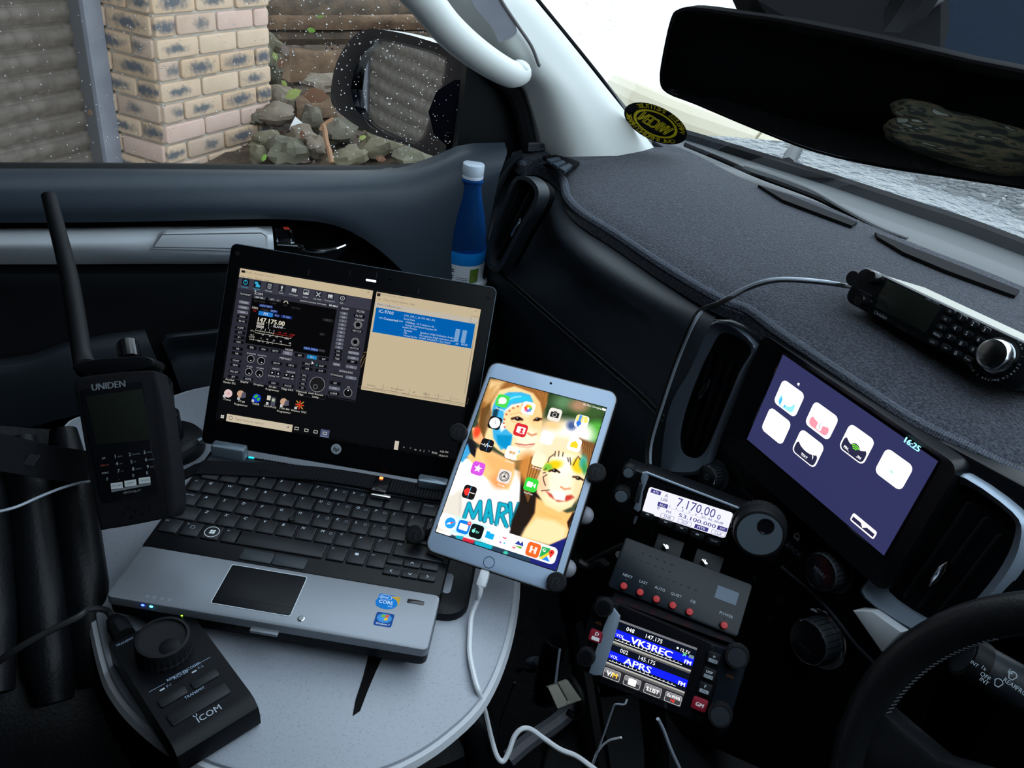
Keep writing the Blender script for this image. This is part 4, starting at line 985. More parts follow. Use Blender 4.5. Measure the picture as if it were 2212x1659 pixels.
for a in ((150, 110, 190, 15, 'leaf_green', 'long green leaf beside the top of the brick pier'), (150, 210, 110, 60, 'leaf_green', 'small green leaf under the long one by the pier'), (690, 150, 90, 20, 'leaf_green', 'green leaf on the mossy sleeper'), (610, 300, 90, 10, 'leaf_green', 'dull green leaf on the brown sleeper'),
          (250, 560, 90, 70, 'leaf_pale', 'yellow-green leaf on the olive boulder'), (340, 830, 80, 50, 'leaf_pale', 'pale leaf at the left of the red sleeper'), (430, 935, 170, -25, 'leaf_pale', 'large yellow-green leaf between pier and red sleeper'), (350, 500, 130, 70, 'leaf_grey', 'grey curled leaf hanging by the sleeper end'),
          (310, 630, 120, 100, 'leaf_brown', 'brown leaf beside the boulder'), (1120, 1370, 80, -20, 'leaf_pale', 'pale green leaf under the mirror'), (1300, 1580, 110, 10, 'leaf_brown', 'orange-brown leaf at the sill under the mirror'), (650, 950, 260, 5, 'leaf_brown', 'long rust-coloured leaf along the lower sleeper'), (520, 1340, 90, 80, 'leaf_brown', 'rust leaf below the white scrap'), (140, 1570, 80, -60, 'leaf_green', 'green leaf at the sill by the pier')):
    leaf('T', *a)
g = G(1.0); g.tube([atd(*Z('T', x, y), 3.30) for x, y in ((730, 1240), (745, 1300), (760, 1400), (790, 1500), (815, 1620))], .012, 6); g.tube([atd(*Z('T', x, y), 3.30) for x, y in ((700, 1300), (735, 1240), (830, 1180))], .008, 6)
g.thing('twig', 'twig', 'long brown twig standing among the rocks above the sill', 'twig')
g = G(1.0); rl = random.Random(5)
for i in range(700):
    px, py = rl.uniform(560, 1000), rl.uniform(20, 350); c = atd(px, py, bdep(py) + float(np.interp(py, [0, 100, 200, 300, 350], [.78, .68, .40, .16, .08])) + rl.uniform(-.05, .05)); s = rl.uniform(.012, .035); a = rl.uniform(0, 6.28); r = np.array([0, math.cos(a), math.sin(a) * .5]); q = np.array([.3, -math.sin(a), math.cos(a) * .5])
    g.cur = rl.randrange(3); g.add([c - r * s, c + q * s * .4, c + r * s, c - q * s * .4, c + np.array([.006, 0, .008])], [(0, 1, 4), (1, 2, 4), (2, 3, 4), (3, 0, 4)])
o = g.build('leaf_litter', ['leaf_brown', 'soil', 'leaf_grey'], BANK, world=True); o['kind'] = 'stuff'
# pale rendered wall end behind the bank
g = G(1.0); q = [atd(x, y, 5.6) for x, y in ((770, -30), (925, 88), (948, 30), (905, -30))]; back = [p + np.array([-.5, .25, -.02]) for p in q]
g.add(q + back, [(0, 1, 2, 3), (7, 6, 5, 4), (0, 4, 5, 1), (1, 5, 6, 2), (2, 6, 7, 3), (3, 7, 4, 0)]); o = g.build('wall_render', 'beige_render', smooth=0); struct(o)
g = G(1.0); q = [atd(x, y, 4.6) for x, y in ((925, 95), (940, 30), (1010, 60), (1060, 130), (1000, 140))]; back = [p + np.array([-.3, .1, 0]) for p in q]; g.add(q + back, [(0, 1, 2, 3, 4), (9, 8, 7, 6, 5)] + [(i, (i + 1) % 5, 5 + (i + 1) % 5, 5 + i) for i in range(5)]); o = g.build('wall_stone', 'rock_1', smooth=0); struct(o)
# white house wall and pale kerb beyond the windscreen
g = G(1.0); a, b = np.array([-8.4, 3.6, 0]), np.array([-3.2, 13.5, 0]); d = (b - a) / np.linalg.norm(b - a); nn = np.array([d[1], -d[0], 0])
vs = [a + UZ * GZ, b + UZ * GZ, b + UZ * 2.9, a + UZ * 2.9]; g.add(vs + [v - nn * .2 for v in vs], [(0, 1, 2, 3), (7, 6, 5, 4), (0, 4, 5, 1), (1, 5, 6, 2), (2, 6, 7, 3), (3, 7, 4, 0)]); o = g.build('wall_white', 'white_render', smooth=0); struct(o)
KB = thing('kerb', 'rounded cream concrete kerb beyond the bonnet corner', 'kerb', onz(1500, 265, GZ + .02))
g = G(1.0); g.tube([onz(*p, GZ + .14) for p in ((1330, 190), (1400, 222), (1480, 256), (1560, 284), (1641, 312))], .13, 10); g.build('kerb_stone', 'kerb_cream', KB, world=True)
g = G(1.0); g.tube([onz(*p, GZ + .14) for p in ((1646, 314), (1720, 338), (1800, 362), (1900, 395))], .13, 10); g.build('kerb_stone', 'kerb_cream', KB, world=True)
g = G(1.0); g.tube([onz(*p, GZ + .02) for p in ((1420, 250), (1480, 276), (1560, 305), (1660, 336))], .10, 10); g.build('gutter', 'concrete', KB, world=True)

# ---------------------------------------------------------------- bonnet
BN = thing('bonnet', 'wet dark silver bonnet speckled with rain beyond the windscreen', 'bonnet', (-.3, 1.4, .8))
e0 = resample(zrow([(1440, 288), (1530, 303), (1660, 340), (1820, 388), (1960, 434), (2090, 482), (2250, 540), (2420, 600)], -.322), 30)
rows = [e0]
for t, dz in ((.12, .0), (.35, -.008), (.65, -.03), (1.0, -.075)):
    rows.append([np.array([p[0] * (1 - .10 * t), p[1] + t * (2.05 - p[1]) * 1.0, p[2] + dz]) for p in e0])
g = G(1.0); g.grid(loft(rows, 30, 5)); g.build('panel', 'bonnet_paint', BN, world=True, smooth=60)
g = G(1.0); rnd = random.Random(9)
nb = 0
while nb < 1500:
    px, py = rnd.uniform(1480, 2212), rnd.uniform(310, 620); p = onz(px, py, zz(-.327))
    lo = np.interp(px, [1440, 1530, 1660, 1820, 1960, 2090, 2250], [288, 303, 340, 388, 434, 482, 540])
    if py > lo - 4 or p[1] > 2.0: continue
    nb += 1; r = rnd.uniform(.003, .009); vs = []; fs = []
    for rr, h in ((1, 0), (.7, .3)):
        for q in range(6): a = q * math.pi / 3; vs.append(p + np.array([r * rr * math.cos(a), 1.6 * r * rr * math.sin(a), .002 + h * r]))
    for q in range(6): fs.append((q, (q + 1) % 6, 6 + (q + 1) % 6, 6 + q))
    fs.append((6, 7, 8, 9, 10, 11)); g.add(vs, fs)
o = g.build('raindrops', 'cowl_plastic', BN, world=True); o['kind'] = 'stuff'
# washer nozzle / bonnet bump
g = G(1.0); g.tube([onz(*p, zz(-.318)) for p in ((1700, 355), (1712, 330), (1722, 316))], .012, 8); g.build('washer_jet', 'cowl_plastic', BN, world=True)

# ---------------------------------------------------------------- exterior mirror
SMo = thing('side_mirror', 'black exterior mirror with rain drops, reflecting the roller door', 'mirror', atd(900, 330, 1.34))
sil = [(714, 208), (722, 150), (742, 105), (772, 72), (805, 62), (870, 72), (940, 92), (1018, 118), (1014, 190), (1000, 260), (985, 326), (940, 338), (880, 314), (800, 288), (748, 256), (722, 232)]
gl = [(757, 195), (766, 150), (788, 112), (818, 88), (866, 97), (925, 112), (962, 128), (955, 170), (938, 230), (915, 290), (897, 308), (850, 292), (800, 268), (768, 236)]
MC = atd(860, 195, 1.36)
tgt = np.array([ch[0], ch[1], zz(-.75)]) - ur * .45
n_m = (EYE - MC) / np.linalg.norm(EYE - MC) + (tgt - MC) / np.linalg.norm(tgt - MC); n_m /= np.linalg.norm(n_m)
n_h = n_m
f0 = [pln(*p, MC, n_h) for p in catmull([np.array(q, float) for q in sil], 3, True)]
def radial(poly, c, p):
    d = np.array(p, float) - c; best = .5
    for i in range(len(poly)):
        a, b = np.array(poly[i], float) - c, np.array(poly[(i + 1) % len(poly)], float) - c; e = b - a; den = d[0] * e[1] - d[1] * e[0]
        if abs(den) < 1e-9: continue
        t = (a[0] * e[1] - a[1] * e[0]) / den; u = (a[0] * d[1] - a[1] * d[0]) / den
        if t > 0 and -1e-6 <= u <= 1 + 1e-6: best = t
    return c + d * best
gc = np.array([860., 195.])
gi = [pln(*radial(gl, gc, q), MC - n_h * .004, n_h) for q in catmull([np.array(q, float) for q in sil], 3, True)]
n = len(f0); cm_ = sum(f0) / n
back = [cm_ + (p - cm_) * .80 - n_h * .10 for p in f0]; mid = [cm_ + (p - cm_) * 1.0 - n_h * .03 for p in f0]
g = G(1.0)
rings = [[cm_ - n_h * .13 + (p - cm_) * .3 for p in f0], back, mid, f0, [p * .25 + q * .75 + n_h * .004 for p, q in zip(f0, gi)], gi, [q - n_h * .012 for q in gi]]
g.grid(rings, closed=True); g.add(rings[0], [tuple(range(n))]); g.build('housing', 'mirror_body', SMo, world=True, smooth=50)
GZ_ = MC - n_h * .006
mg = [pln(*p, GZ_, n_m) for p in gl]; mc2 = sum(mg) / len(mg)
g = G(1.0); nn_ = len(mg); mg2 = [mc2 + (p - mc2) * 1.01 for p in mg]
mr = resample(mg2 + [mg2[0]], 49, 3)[:-1]          # slightly convex glass
def sag(p): d_ = p - mc2; return p - n_m * (d_ @ d_) / (2 * 3.0)
g.grid([[sag(mc2 + (p - mc2) * k) for p in mr] for k in (.02, .08, .16, .24, .32, .4, .48, .56, .64, .72, .8, .88, .95, 1.0)] + [[sag(p) - n_m * .004 for p in mr]], closed=True); g.add([sag(mc2 + (p - mc2) * .02) for p in mr], [tuple(range(48))]); g.build('mirror_glass', 'mirror_glass', SMo, world=True, smooth=70)
g = G(1.0); g.tube([onx(1000, 250, -1.08), atd(985, 255, 1.36), atd(960, 250, 1.42)], .05, 10); g.build('mirror_foot', 'mirror_body', SMo, world=True)
# ================================================================ table
KZ = -.545                                  # laptop deck height below the eye
TZ = zz(KZ - .037)
TB = thing('table', 'pale grey speckled laminate table with a rounded end, over the passenger seat', 'table', (-.55, .05, TZ - .03))
out_px = [(345, 862), (455, 832), (700, 800), (900, 860), (1040, 1010), (1100, 1140), (1112, 1250), (1092, 1380), (1042, 1500), (965, 1580), (870, 1640), (760, 1675), (640, 1685), (520, 1665), (420, 1630), (330, 1570), (262, 1500), (225, 1420), (190, 1250), (165, 1080), (140, 930), (200, 890)]
tp = [onz(*p, TZ) for p in out_px]; tp2 = catmull([p[:2] for p in tp], 5, True)
g = G(1.0); g.prism([tuple(p) for p in tp2], TZ - .028, TZ, .004, chb=.004); g.build('table_top', 'table_top', TB, world=True, smooth=30)
ec = sum(np.array(p) for p in tp2) / len(tp2)
g = G(1.0); g.tube([np.array([*(ec + (np.array(p) - ec) * 1.004), TZ - .009]) for p in tp2], .006, 6, closed=True, sm=1, flat=1.0); g.build('edge_band', 'table_edge', TB, world=True)
g = G(1.0); sl = [(838, 1395), (812, 1450), (795, 1490), (778, 1535), (762, 1546), (768, 1512), (785, 1460), (800, 1400)]
g.prism([tuple(onz(*p, TZ + .0005)[:2]) for p in sl], TZ - .001, TZ + .0006); g.build('slot', 'matte_black', TB, world=True, smooth=0)
g = G(1.0); g.tube([(-.56, .08, TZ - .034), (-.46, .16, TZ - .045), (-.375, .215, TZ - .08), (-.37, .22, .35), (-.37, .22, .01)], .018, 12); g.lathe([(.09, TZ - .034), (.09, TZ - .0285)], -.56, .08, 20); g.build('pedestal', 'satin_black', TB, world=True)
# passenger seat: dark squab under the table and ribbed backrest at the left
SE = thing('passenger_seat', 'black ribbed leather passenger seat at the dark left edge', 'seat', (-.62, -.2, .02))
g = G(1.0); g.prism(rr_pts(-.64, .05, .42, .50, .08, 6), .02, .40, .05); g.build('squab', 'leather_black', SE, world=True)
def onp(px, py): return pln(px, py, (-.60, -.16, .66), (.55, .25, .79))
rib = []
for k, pts in enumerate((((-60, 960), (-40, 1100), (-30, 1280), (-20, 1480)), ((42, 925), (62, 1080), (82, 1250), (100, 1400), (112, 1500)), ((132, 908), (150, 1060), (172, 1220), (192, 1360), (206, 1460)))):
    g = G(1.0); g.tube([onp(*p) + np.array([.0, 0, -.012]) for p in pts], .022, 18, radii=[.012] + [.021] * (len(pts) - 1) + [.015]); g.build('backrest_rib', 'leather_black', SE, world=True)
g = G(1.0); slab(g, loft([[onp(*p) for p in ((-140, 880), (60, 900), (145, 905))], [onp(*p) for p in ((-140, 1150), (60, 1150), (172, 1150))], [onp(*p) for p in ((-140, 1480), (60, 1500), (215, 1490))], [onp(*p) + np.array([0, 0, -.03]) for p in ((-140, 1660), (120, 1680), (330, 1680))]], 10, 4), (.55, .25, .79), .10)
for i in range(len(g.v)): g.v[i] = tuple(np.array(g.v[i]) - np.array([.55, .25, .79]) * .03)
g.build('backrest', 'leather_black', SE, world=True)

# ================================================================ laptop
LB = Fr((0, 0, zz(KZ)), 62.0, 90)
fl = LB.uv((243, 1285)); LB.o = LB.W(*fl)
LS = Fr((-.7007, .1579, zz(-.4427)), 62.7, 29.8, -.7)
LM = LB.mat(); SM_ = LS.mat()
LP = thing('laptop', 'open silver and black laptop with radio software on its screen', 'laptop', LB.mat() @ Matrix.Translation((0, 0, -.027)))
bm_ = lambda k, x, y, z=0: LB.mm(Z(k, x, y), z)
X0, X1, Y0, Y1 = -5, 274, -2, 207
YP = (bm_('H', 243, 708)[1] + bm_('H', 2005, 1015)[1]) / 2       # palm rest / keyboard border
g = G(); g.rbox((X0 + X1) / 2, (Y0 + Y1) / 2, -26, -1.2, X1 - X0, Y1 - Y0, 7, 1, M=LM, chb=6); g.build('base', 'satin_black', LP, world=True)
g = G(); pp = [p for p in rr_pts((X0 + X1) / 2, (Y0 + YP) / 2, X1 - X0 + .6, YP - Y0 + .6, 5, 5)]; g.prism(pp, -9, 0, 1.5, LM); g.build('palm_rest', 'laptop_silver', LP, world=True)
g = G(); g.rbox((X0 + X1) / 2, (YP + Y1) / 2, -4, -.4, X1 - X0, Y1 - YP, 2, .5, M=LM); g.build('keyboard_bed', 'satin_black', LP, world=True)
# keys
kq, kp_ = bm_('H', 650, 352), (bm_('H', 1640, 520)[0] - bm_('H', 650, 352)[0]) / 9
rowy = {'num': (bm_('H', 738, 313)[1] + bm_('H', 1607, 460)[1]) / 2 - 1, 'q': kq[1], 'a': bm_('H', 1080, 513)[1], 'z': bm_('H', 1090, 602)[1], 'sp': bm_('H', 738, 632)[1]}
rp = (rowy['q'] - rowy['z']) / 2; cy = {'q': rowy['q'] - 4.4, 'a': rowy['a'] - 4.4, 'z': rowy['z'] - 4.4, 'sp': rowy['sp'] - 4.6}; cy['num'] = cy['q'] + rp
qx = kq[0] + 4.0                                                   # centre of Q
legends = []
_km = {}
def key(cx, c_y, w, h, t=None, small=None, big=True):
    kk = (round(w, 1), round(h, 1))
    if kk not in _km:
        g = G(); g.prism(rr_pts(0, 0, w, h, 1.6, 3), -2, 1.4, 1.0); _km[kk] = g.mesh('key', 'key_black', 40)
    o = bpy.data.objects.new('key', _km[kk]); COL.objects.link(o); o.parent = LP; o.matrix_local = to_local(LP) @ LM @ Matrix.Translation((cx * .001, c_y * .001, 0))
    WM[o.name] = LM @ Matrix.Translation((cx * .001, c_y * .001, 0))
    if t: legends.append((t, cx - w / 2, c_y + h / 2, small))
S_ = kp_ - 2.0; RH = rp - 2.2
for i, t in enumerate('QWERTYUIOP'): key(qx + i * kp_, cy['q'], S_, RH, t)
for i, t in enumerate('{}'): key(qx + (10 + i) * kp_, cy['q'], S_, RH, t)
for i, t in enumerate('ASDFGHJKL'): key(qx + (.25 + i) * kp_, cy['a'], S_, RH, t)
for i, t in enumerate((';', "'")): key(qx + (9.25 + i) * kp_, cy['a'], S_, RH, t)
for i, t in enumerate('ZXCVBNM'): key(qx + (.75 + i) * kp_, cy['z'], S_, RH, t)
for i, t in enumerate('<>/'): key(qx + (7.75 + i) * kp_, cy['z'], S_, RH, t)
for i, t in enumerate('1234567890'): key(qx + (-.5 + i) * kp_, cy['num'], S_, RH, t)
for i, t in enumerate('-='): key(qx + (9.5 + i) * kp_, cy['num'], S_, RH, t)
KL, KR = X0 + 4.5, X1 - 4.5
def keylr(xa, xb, c_y, t=None, small=None): key((xa + xb) / 2, c_y, xb - xa, RH, t, small)
hs = S_ / 2
keylr(qx + 11.5 * kp_ - hs, KR, cy['num'], 'backspace', 1)
keylr(KL, qx - kp_ + hs, cy['q'], 'tab', 1); keylr(qx + 12 * kp_ - hs, KR, cy['q'], '|')
keylr(KL, qx - .75 * kp_ + hs, cy['a'], 'caps lock', 1); keylr(qx + 11.25 * kp_ - hs, KR, cy['a'], 'enter', 1)
keylr(KL, qx - .25 * kp_ + hs, cy['z'], 'shift', 1); keylr(qx + 10.75 * kp_ - hs, KR, cy['z'], 'shift', 1)
b0 = bm_('H', 395, 573)[0]
key(b0 + 5, cy['sp'], S_ + 1.5, RH, 'ctrl', 1); key(b0 + 5 + 1.08 * kp_, cy['sp'], S_, RH, 'fn', 1); key(b0 + 5 + 2.1 * kp_, cy['sp'], S_, RH, None); key(b0 + 5 + 3.1 * kp_, cy['sp'], S_, RH, 'alt', 1)
s0, s1 = bm_('H', 805, 660)[0], bm_('H', 1335, 750)[0]; key((s0 + s1) / 2, cy['sp'], s1 - s0 - 1, RH)
a2 = bm_('H', 1380, 745)[0]
for i, t in enumerate(('alt', 'menu', 'ctrl')): key(a2 + 5 + i * kp_, cy['sp'], S_, RH, t if t != 'menu' else None, 1)
ar = [bm_('H', *p) for p in ((1730, 872), (1853, 828), (1840, 890), (1942, 907))]
for i, p in enumerate(ar): key(p[0], p[1], S_ - 1, 8.6)
key(ar[0][0], ar[1][1] + .3, S_ - 1, 8.6); key(ar[3][0], ar[1][1] + .5, S_ - 1, 8.6)
pr = Print(LB, 1.42, .004); kw = (205, 215, 225)
for t, x, y, sm2 in legends:
    if sm2: pr.text(t, x + 2.2, y - 4.6, 1.9, (165, 175, 185), sx=.85)
    else: pr.text(t, x + 2.6, y - 5.2, 3.1, kw, ital=.15)
for i, t in ((6, '7'), (7, '8'), (8, '9'), (9, '0')): pr.ring_rr(qx + (i - .5) * kp_ + 3.2, cy['num'] + 3, qx + (i - .5) * kp_ + 6, cy['num'] + 6, .5, .35, (120, 130, 140))
for rw, i0, n3 in (('q', 6, 4), ('a', 6.25, 4), ('z', 6.75, 1)):
    for i in range(n3): pr.ring_rr(qx + (i0 + i) * kp_ + 2.8, cy[rw] + 2.6, qx + (i0 + i) * kp_ + 5.8, cy[rw] + 5.6, .5, .35, (140, 150, 160))
for (p, t) in zip(ar, ((-1, 0), (0, 1), (0, -1), (1, 0))):
    a = np.array(t) * 1.4; b = np.array([-t[1], t[0]]) * 1.6; c = np.array([p[0] + 0, p[1]]); pr.line(c + a, c - a * .4 + b, .55, kw); pr.line(c + a, c - a * .4 - b, .55, kw)
wx_, wy_ = b0 + 5 + 2.1 * kp_, cy['sp']; pr.ring(wx_, wy_, 7.0, .6, (220, 225, 230), 28)
for dx, dy in ((-2.1, .3), (.5, .3), (-2.1, -2.4), (.5, -2.4)): pr.poly([(wx_ + dx, wy_ + dy), (wx_ + dx + 2.2, wy_ + dy + .3), (wx_ + dx + 2.4, wy_ + dy + 2.5), (wx_ + dx + .2, wy_ + dy + 2.2)], (225, 230, 235))
pr.rect(a2 + 5 + kp_ - 2.5, cy['sp'] + 1, a2 + 5 + kp_ + 1, cy['sp'] + 4, (190, 200, 210)); pr.ring_rr(b0 + 5 + kp_ * 1.08 - 2, cy['sp'] + 0, b0 + 5 + kp_ * 1.08 + 2, cy['sp'] + 4, .6, .4, (150, 160, 170))
o = print_part(pr, 'key_lettering', 'ink', LP, LB); o['kind'] = 'stuff'
# pointing stick, buttons, touch pad
p = bm_('H', 1132, 572); g = G(); g.lathe([(3.2, 0), (3.4, 3), (2.6, 4.4), (.01, 4.8)], p[0], p[1], 16, LM); g.build('pointing_stick', 'rubber', LP, world=True)
q1, q2, q3 = bm_('H', 850, 735), bm_('H', 1235, 795), bm_('H', 1210, 862); xm = (q1[0] + q2[0]) / 2 - .5
for xa, xb in ((q1[0], xm - .3), (xm + .3, q2[0])):
    g = G(); g.rbox((xa + xb) / 2, (q1[1] + q3[1]) / 2, -1, .9, xb - xa, q1[1] - q3[1], 2, .6, M=LM); g.build('click_button', 'dash_leather', LP, world=True)
t1, t2, t3 = bm_('H', 780, 830), bm_('H', 1218, 905), bm_('H', 1130, 1138); xa, xb, ya, yb = t1[0], t2[0] + 1, t3[1], t1[1]
g = G(); oo = rr_pts((xa + xb) / 2, (ya + yb) / 2, xb - xa + 1.1, yb - ya + 1.1, 2.2); ii = rr_pts((xa + xb) / 2, (ya + yb) / 2, xb - xa, yb - ya, 1.8); g.frame(oo, ii, -.5, .35, LM); g.build('touchpad_rim', 'laptop_rim', LP, world=True)
g = G(); g.rbox((xa + xb) / 2, (ya + yb) / 2, -.5, .15, xb - xa, yb - ya, 1.8, .1, M=LM); g.build('touchpad', 'satin_black', LP, world=True)
pr = Print(LB, .16); pr.line((xa, ya + 9), (xb, ya + 9), .25, (4, 4, 5)); pr.line(((xa + xb) / 2, ya), ((xa + xb) / 2, ya + 9), .3, (4, 4, 5)); pr.line((xb - 4, ya + 14), (xb - 4, yb - 5), .2, (40, 44, 50)); print_part(pr, 'touchpad_marks', 'ink', LP, LB)
p = bm_('H', 1190, 1152); g = G(); g.lathe([(3.0, -.2), (3.0, .5), (2.5, .7)], p[0], p[1], 20, LM); lb_ = g.build('status_button', 'chrome', LP, world=True); g = G(); g.lathe([(2.3, .5), (2.2, .9), (.01, 1)], p[0], p[1], 20, LM); g.build('button_cap', 'laptop_silver', lb_, world=True)
p = bm_('H', 1875, 1052); g = G(); g.rbox(p[0], p[1], -.3, .35, 15.5, 4.6, 1, .2, M=LM); g.build('fingerprint_reader', 'gloss_black', LP, world=True)
a, b = bm_('H', 897, 1190, -8), bm_('H', 1070, 1215, -8); g = G(); g.rbox((a[0] + b[0]) / 2, Y0 - 2.5, -9, -6.5, 24, 6, 1, .5, M=LM); g.build('lid_latch', 'laptop_silver', LP, world=True)
for k, mt in ((('H', 252, 1056), 'led_blue'), (('H', 302, 1064), 'led_cyan')):
    p = LB.mm(Z(*k), -3); g = G(); g.ell((p[0], Y0 - .4, -3.5), (1.5, .9, 1.0), 10, 6, LM); g.build('status_light', mt, LP, world=True)
pr = Print(LB, .05); pr_c = (150, 160, 175)
for x, y in ((272, 1018), (313, 1024), (360, 1030), (404, 1038)):
    p = pr.P('H', x, y); pr.ring(p[0], p[1], 1.3, .4, pr_c, 10)
print_part(pr, 'status_symbols', 'ink', LP, LB)
# stickers
p = bm_('H', 1710, 1048); w_, h_ = 19, 15
pr = Print(LB, .06); pr.rr(p[0] - w_ / 2, p[1] - h_ / 2, p[0] + w_ / 2 - 4, p[1] + h_ / 2, 1.5, (0, 110, 190)); pr.poly([(p[0] + 2, p[1] + h_ / 2 - 1), (p[0] + w_ / 2 + .5, p[1] + h_ / 2 - 1), (p[0] + w_ / 2 + .5, p[1] - 2), (p[0] + 4, p[1] - 2)], (205, 165, 55))
for i in range(4): pr.line((p[0] + 6, p[1] + 5 - i * 1.8), (p[0] + 10, p[1] + 5 - i * 1.8), .3, (150, 110, 30))
pr.disc(p[0] - 1, p[1] - 2, 10, (0, 120, 200), ry=7.3); pr.rr(p[0] - w_ / 2, p[1] - h_ / 2, p[0], p[1] + h_ / 2, 1.5, (0, 115, 195)); pr.text('intel', p[0] - 7, p[1] + 2.8, 2.6, (240, 250, 255)); pr.ring(p[0] - 3, p[1] + 3.9, 5.6, .4, (235, 245, 255), 24, ry=.55); pr.text('CORE', p[0] - 8, p[1] - 3.2, 3.4, (240, 250, 255)); pr.text('inside', p[0] + 1, p[1] - 6, 1.3, (230, 240, 250))
print_part(pr, 'processor_sticker', 'ink', LP, LB)
p = bm_('H', 1685, 1157); pr = Print(LB, .06); pr.rr(p[0] - 8, p[1] - 7.5, p[0] + 8, p[1] + 7.5, 2, (16, 70, 140)); pr.disc(p[0], p[1] + 1.5, 6.6, (60, 140, 205), ry=5)
for dx, dy, c in ((-3.2, .4, (120, 180, 40)), (.2, .8, (235, 90, 40)), (-3.6, -3.0, (60, 150, 230)), (-.2, -2.6, (245, 195, 40))): pr.poly([(p[0] + dx, p[1] + dy + 1.6), (p[0] + dx + 3, p[1] + dy + 2), (p[0] + dx + 3.4, p[1] + dy + 5), (p[0] + dx + .5, p[1] + dy + 4.6)], c)
pr.text('Windows 7', p[0], p[1] - 6, 2.1, (240, 245, 250), 'c', sx=.85); print_part(pr, 'system_sticker', 'ink', LP, LB)
# hinges and power light strip
for k, (a, b) in enumerate((((690, 60), (885, 100)), ((1905, 255), (2080, 290)))):
    pa, pb = bm_('H', *a, 12), bm_('H', *b, 12); g = G(); g.rbox((pa[0] + pb[0]) / 2, Y1 - 2, -4, 13, abs(pb[0] - pa[0]), 13, 3, 3, M=LM); g.build('hinge', 'brushed_metal', LP, world=True)
p = bm_('H', 705, 148, 2); g = G(); g.rbox(p[0], p[1], -.5, .6, 5, 4, 1.5, .3, M=LM); g.build('power_button', 'led_teal', LP, world=True)
p = bm_('H', 892, 181, 2); g = G(); g.rbox(p[0], p[1], -.5, .8, 6, 1.6, .6, .2, M=LM); g.build('touch_light', 'led_teal', LP, world=True)
g = G(); a = bm_('H', 600, 190, 0); g.rbox((X0 + X1) / 2, Y1 - 14, -1, .2, X1 - X0 - 6, 20, 2, .3, M=LM); g.build('speaker_strip', 'dash_leather', LP, world=True)
# lid
lm = lambda k, x, y, z=0: LS.mm(Z(k, x, y), z)
lx0, lx1, ly0, ly1 = -143.5, 143.5, -110, 106.5
g = G(); g.rbox(0, (ly0 + ly1) / 2, -9, 0, lx1 - lx0, ly1 - ly0, 6, .8, M=SM_, chb=3); lid = g.build('lid', 'lid_black', LP, world=True)
g = G(); oo = rr_pts(0, (ly0 + ly1) / 2, lx1 - lx0 + 1.2, ly1 - ly0 + 1.2, 6.5); ii = rr_pts(0, (ly0 + ly1) / 2, lx1 - lx0 - .2, ly1 - ly0 - .2, 6); g.frame(oo, ii, -6, -1.0, SM_); g.build('lid_rim', 'brushed_metal', LP, world=True)
c = [LS.mm(p) for p in ((519, 579), (1039, 668), (469, 905), (984, 991))]
a0, a1, b1, b0_ = (c[0][0] + c[2][0]) / 2, (c[1][0] + c[3][0]) / 2, (c[0][1] + c[1][1]) / 2, (c[2][1] + c[3][1]) / 2
g = G(); g.frame(rr_pts((a0 + a1) / 2, (b0_ + b1) / 2, a1 - a0 + 3, b1 - b0_ + 3, 1.5), rr_pts((a0 + a1) / 2, (b0_ + b1) / 2, a1 - a0 + 1.4, b1 - b0_ + 1.4, .8), 0, .4, SM_); g.build('screen_gasket', 'rubber', LP, world=True)
g = G()
for k, x, y, w, h in (('V', 505, 690, 1, 6), ('V', 1020, 700, .8, 6), ('V', 1360, 725, .8, 7), ('V', 1885, 925, 1, 6)):
    p = lm(k, x, y); g.box((p[0], p[1], .3), (w, h, .6), SM_)
g.build('bezel_bumper', 'dash_leather', LP, world=True)
for k, x, y in (('G', 183, 95), ('G', 2062, 418)):
    p = lm(k, x, y); g = G(); g.lathe([(2.6, 0), (2.6, .8), (.01, 1)], p[0], p[1], 14, SM_); g.build('screw_cover', 'rubber', LP, world=True)
p = lm('G', 1180, 298); g = G(); g.rbox(p[0], p[1], 0, .6, 11, 2.2, .8, .2, M=SM_); g.build('keyboard_light', 'led_white', LP, world=True)
p = lm('G', 1327, 280); g = G(); g.lathe([(1.6, 0), (1.6, .5), (.01, .8)], p[0], p[1], 14, SM_); g.build('webcam', 'chrome', LP, world=True)
p = lm('H', 1400, 138); pr = Print(LS, .05); pr.disc(p[0], p[1], 5.6, (150, 158, 165), n=28); pr.text('hp', p[0] - .2, p[1] - 2.2, 4.6, (12, 13, 15), 'c', ital=.25, bold=.3); print_part(pr, 'maker_badge', 'ink', LP, LS)
# ---- what the screen shows
pr = Print(LS, .05, .004); GK = lambda x, y: pr.P('G', x, y); QK = lambda x, y: pr.P('Q', x, y); RKk = lambda x, y: pr.P('R', x, y); SK = lambda x, y: pr.P('S', x, y)
pr.rect(a0, b0_, a1, b1, (13, 14, 17)); BE = (212, 194, 160); SL = (46, 47, 58); WT = (225, 228, 232)
def rect_(f, p, q, col, r=None):
    a, b = f(*p), f(*q)
    (pr.rr(a[0], b[1], b[0], a[1], r, col) if r else pr.rect(a[0], b[1], b[0], a[1], col))
xL = QK(255, 125)[0]; yT = QK(255, 125)[1]; xR = QK(2122, 440)[0]; yTB = QK(245, 248)[1]; yBot = RKk(1905, 768)[1]
pr.rect(xL, yTB, xR, yT, BE); pr.rect(xL, yBot, xR, yTB, SL); yTool = QK(225, 408)[1]; pr.rect(xL, yTool, xR, yTB, (62, 63, 76)); pr.rect(xL, yTool - .3, xR, yTool, (30, 31, 38))
u = QK(270, 165); pr.rect(u[0], u[1] - 1.5, u[0] + 4, u[1] + 1, (30, 25, 30)); u = QK(322, 185); pr.text('RS-BA1 Remote Control', u[0], u[1] - .4, 2.1, (150, 135, 110)); 
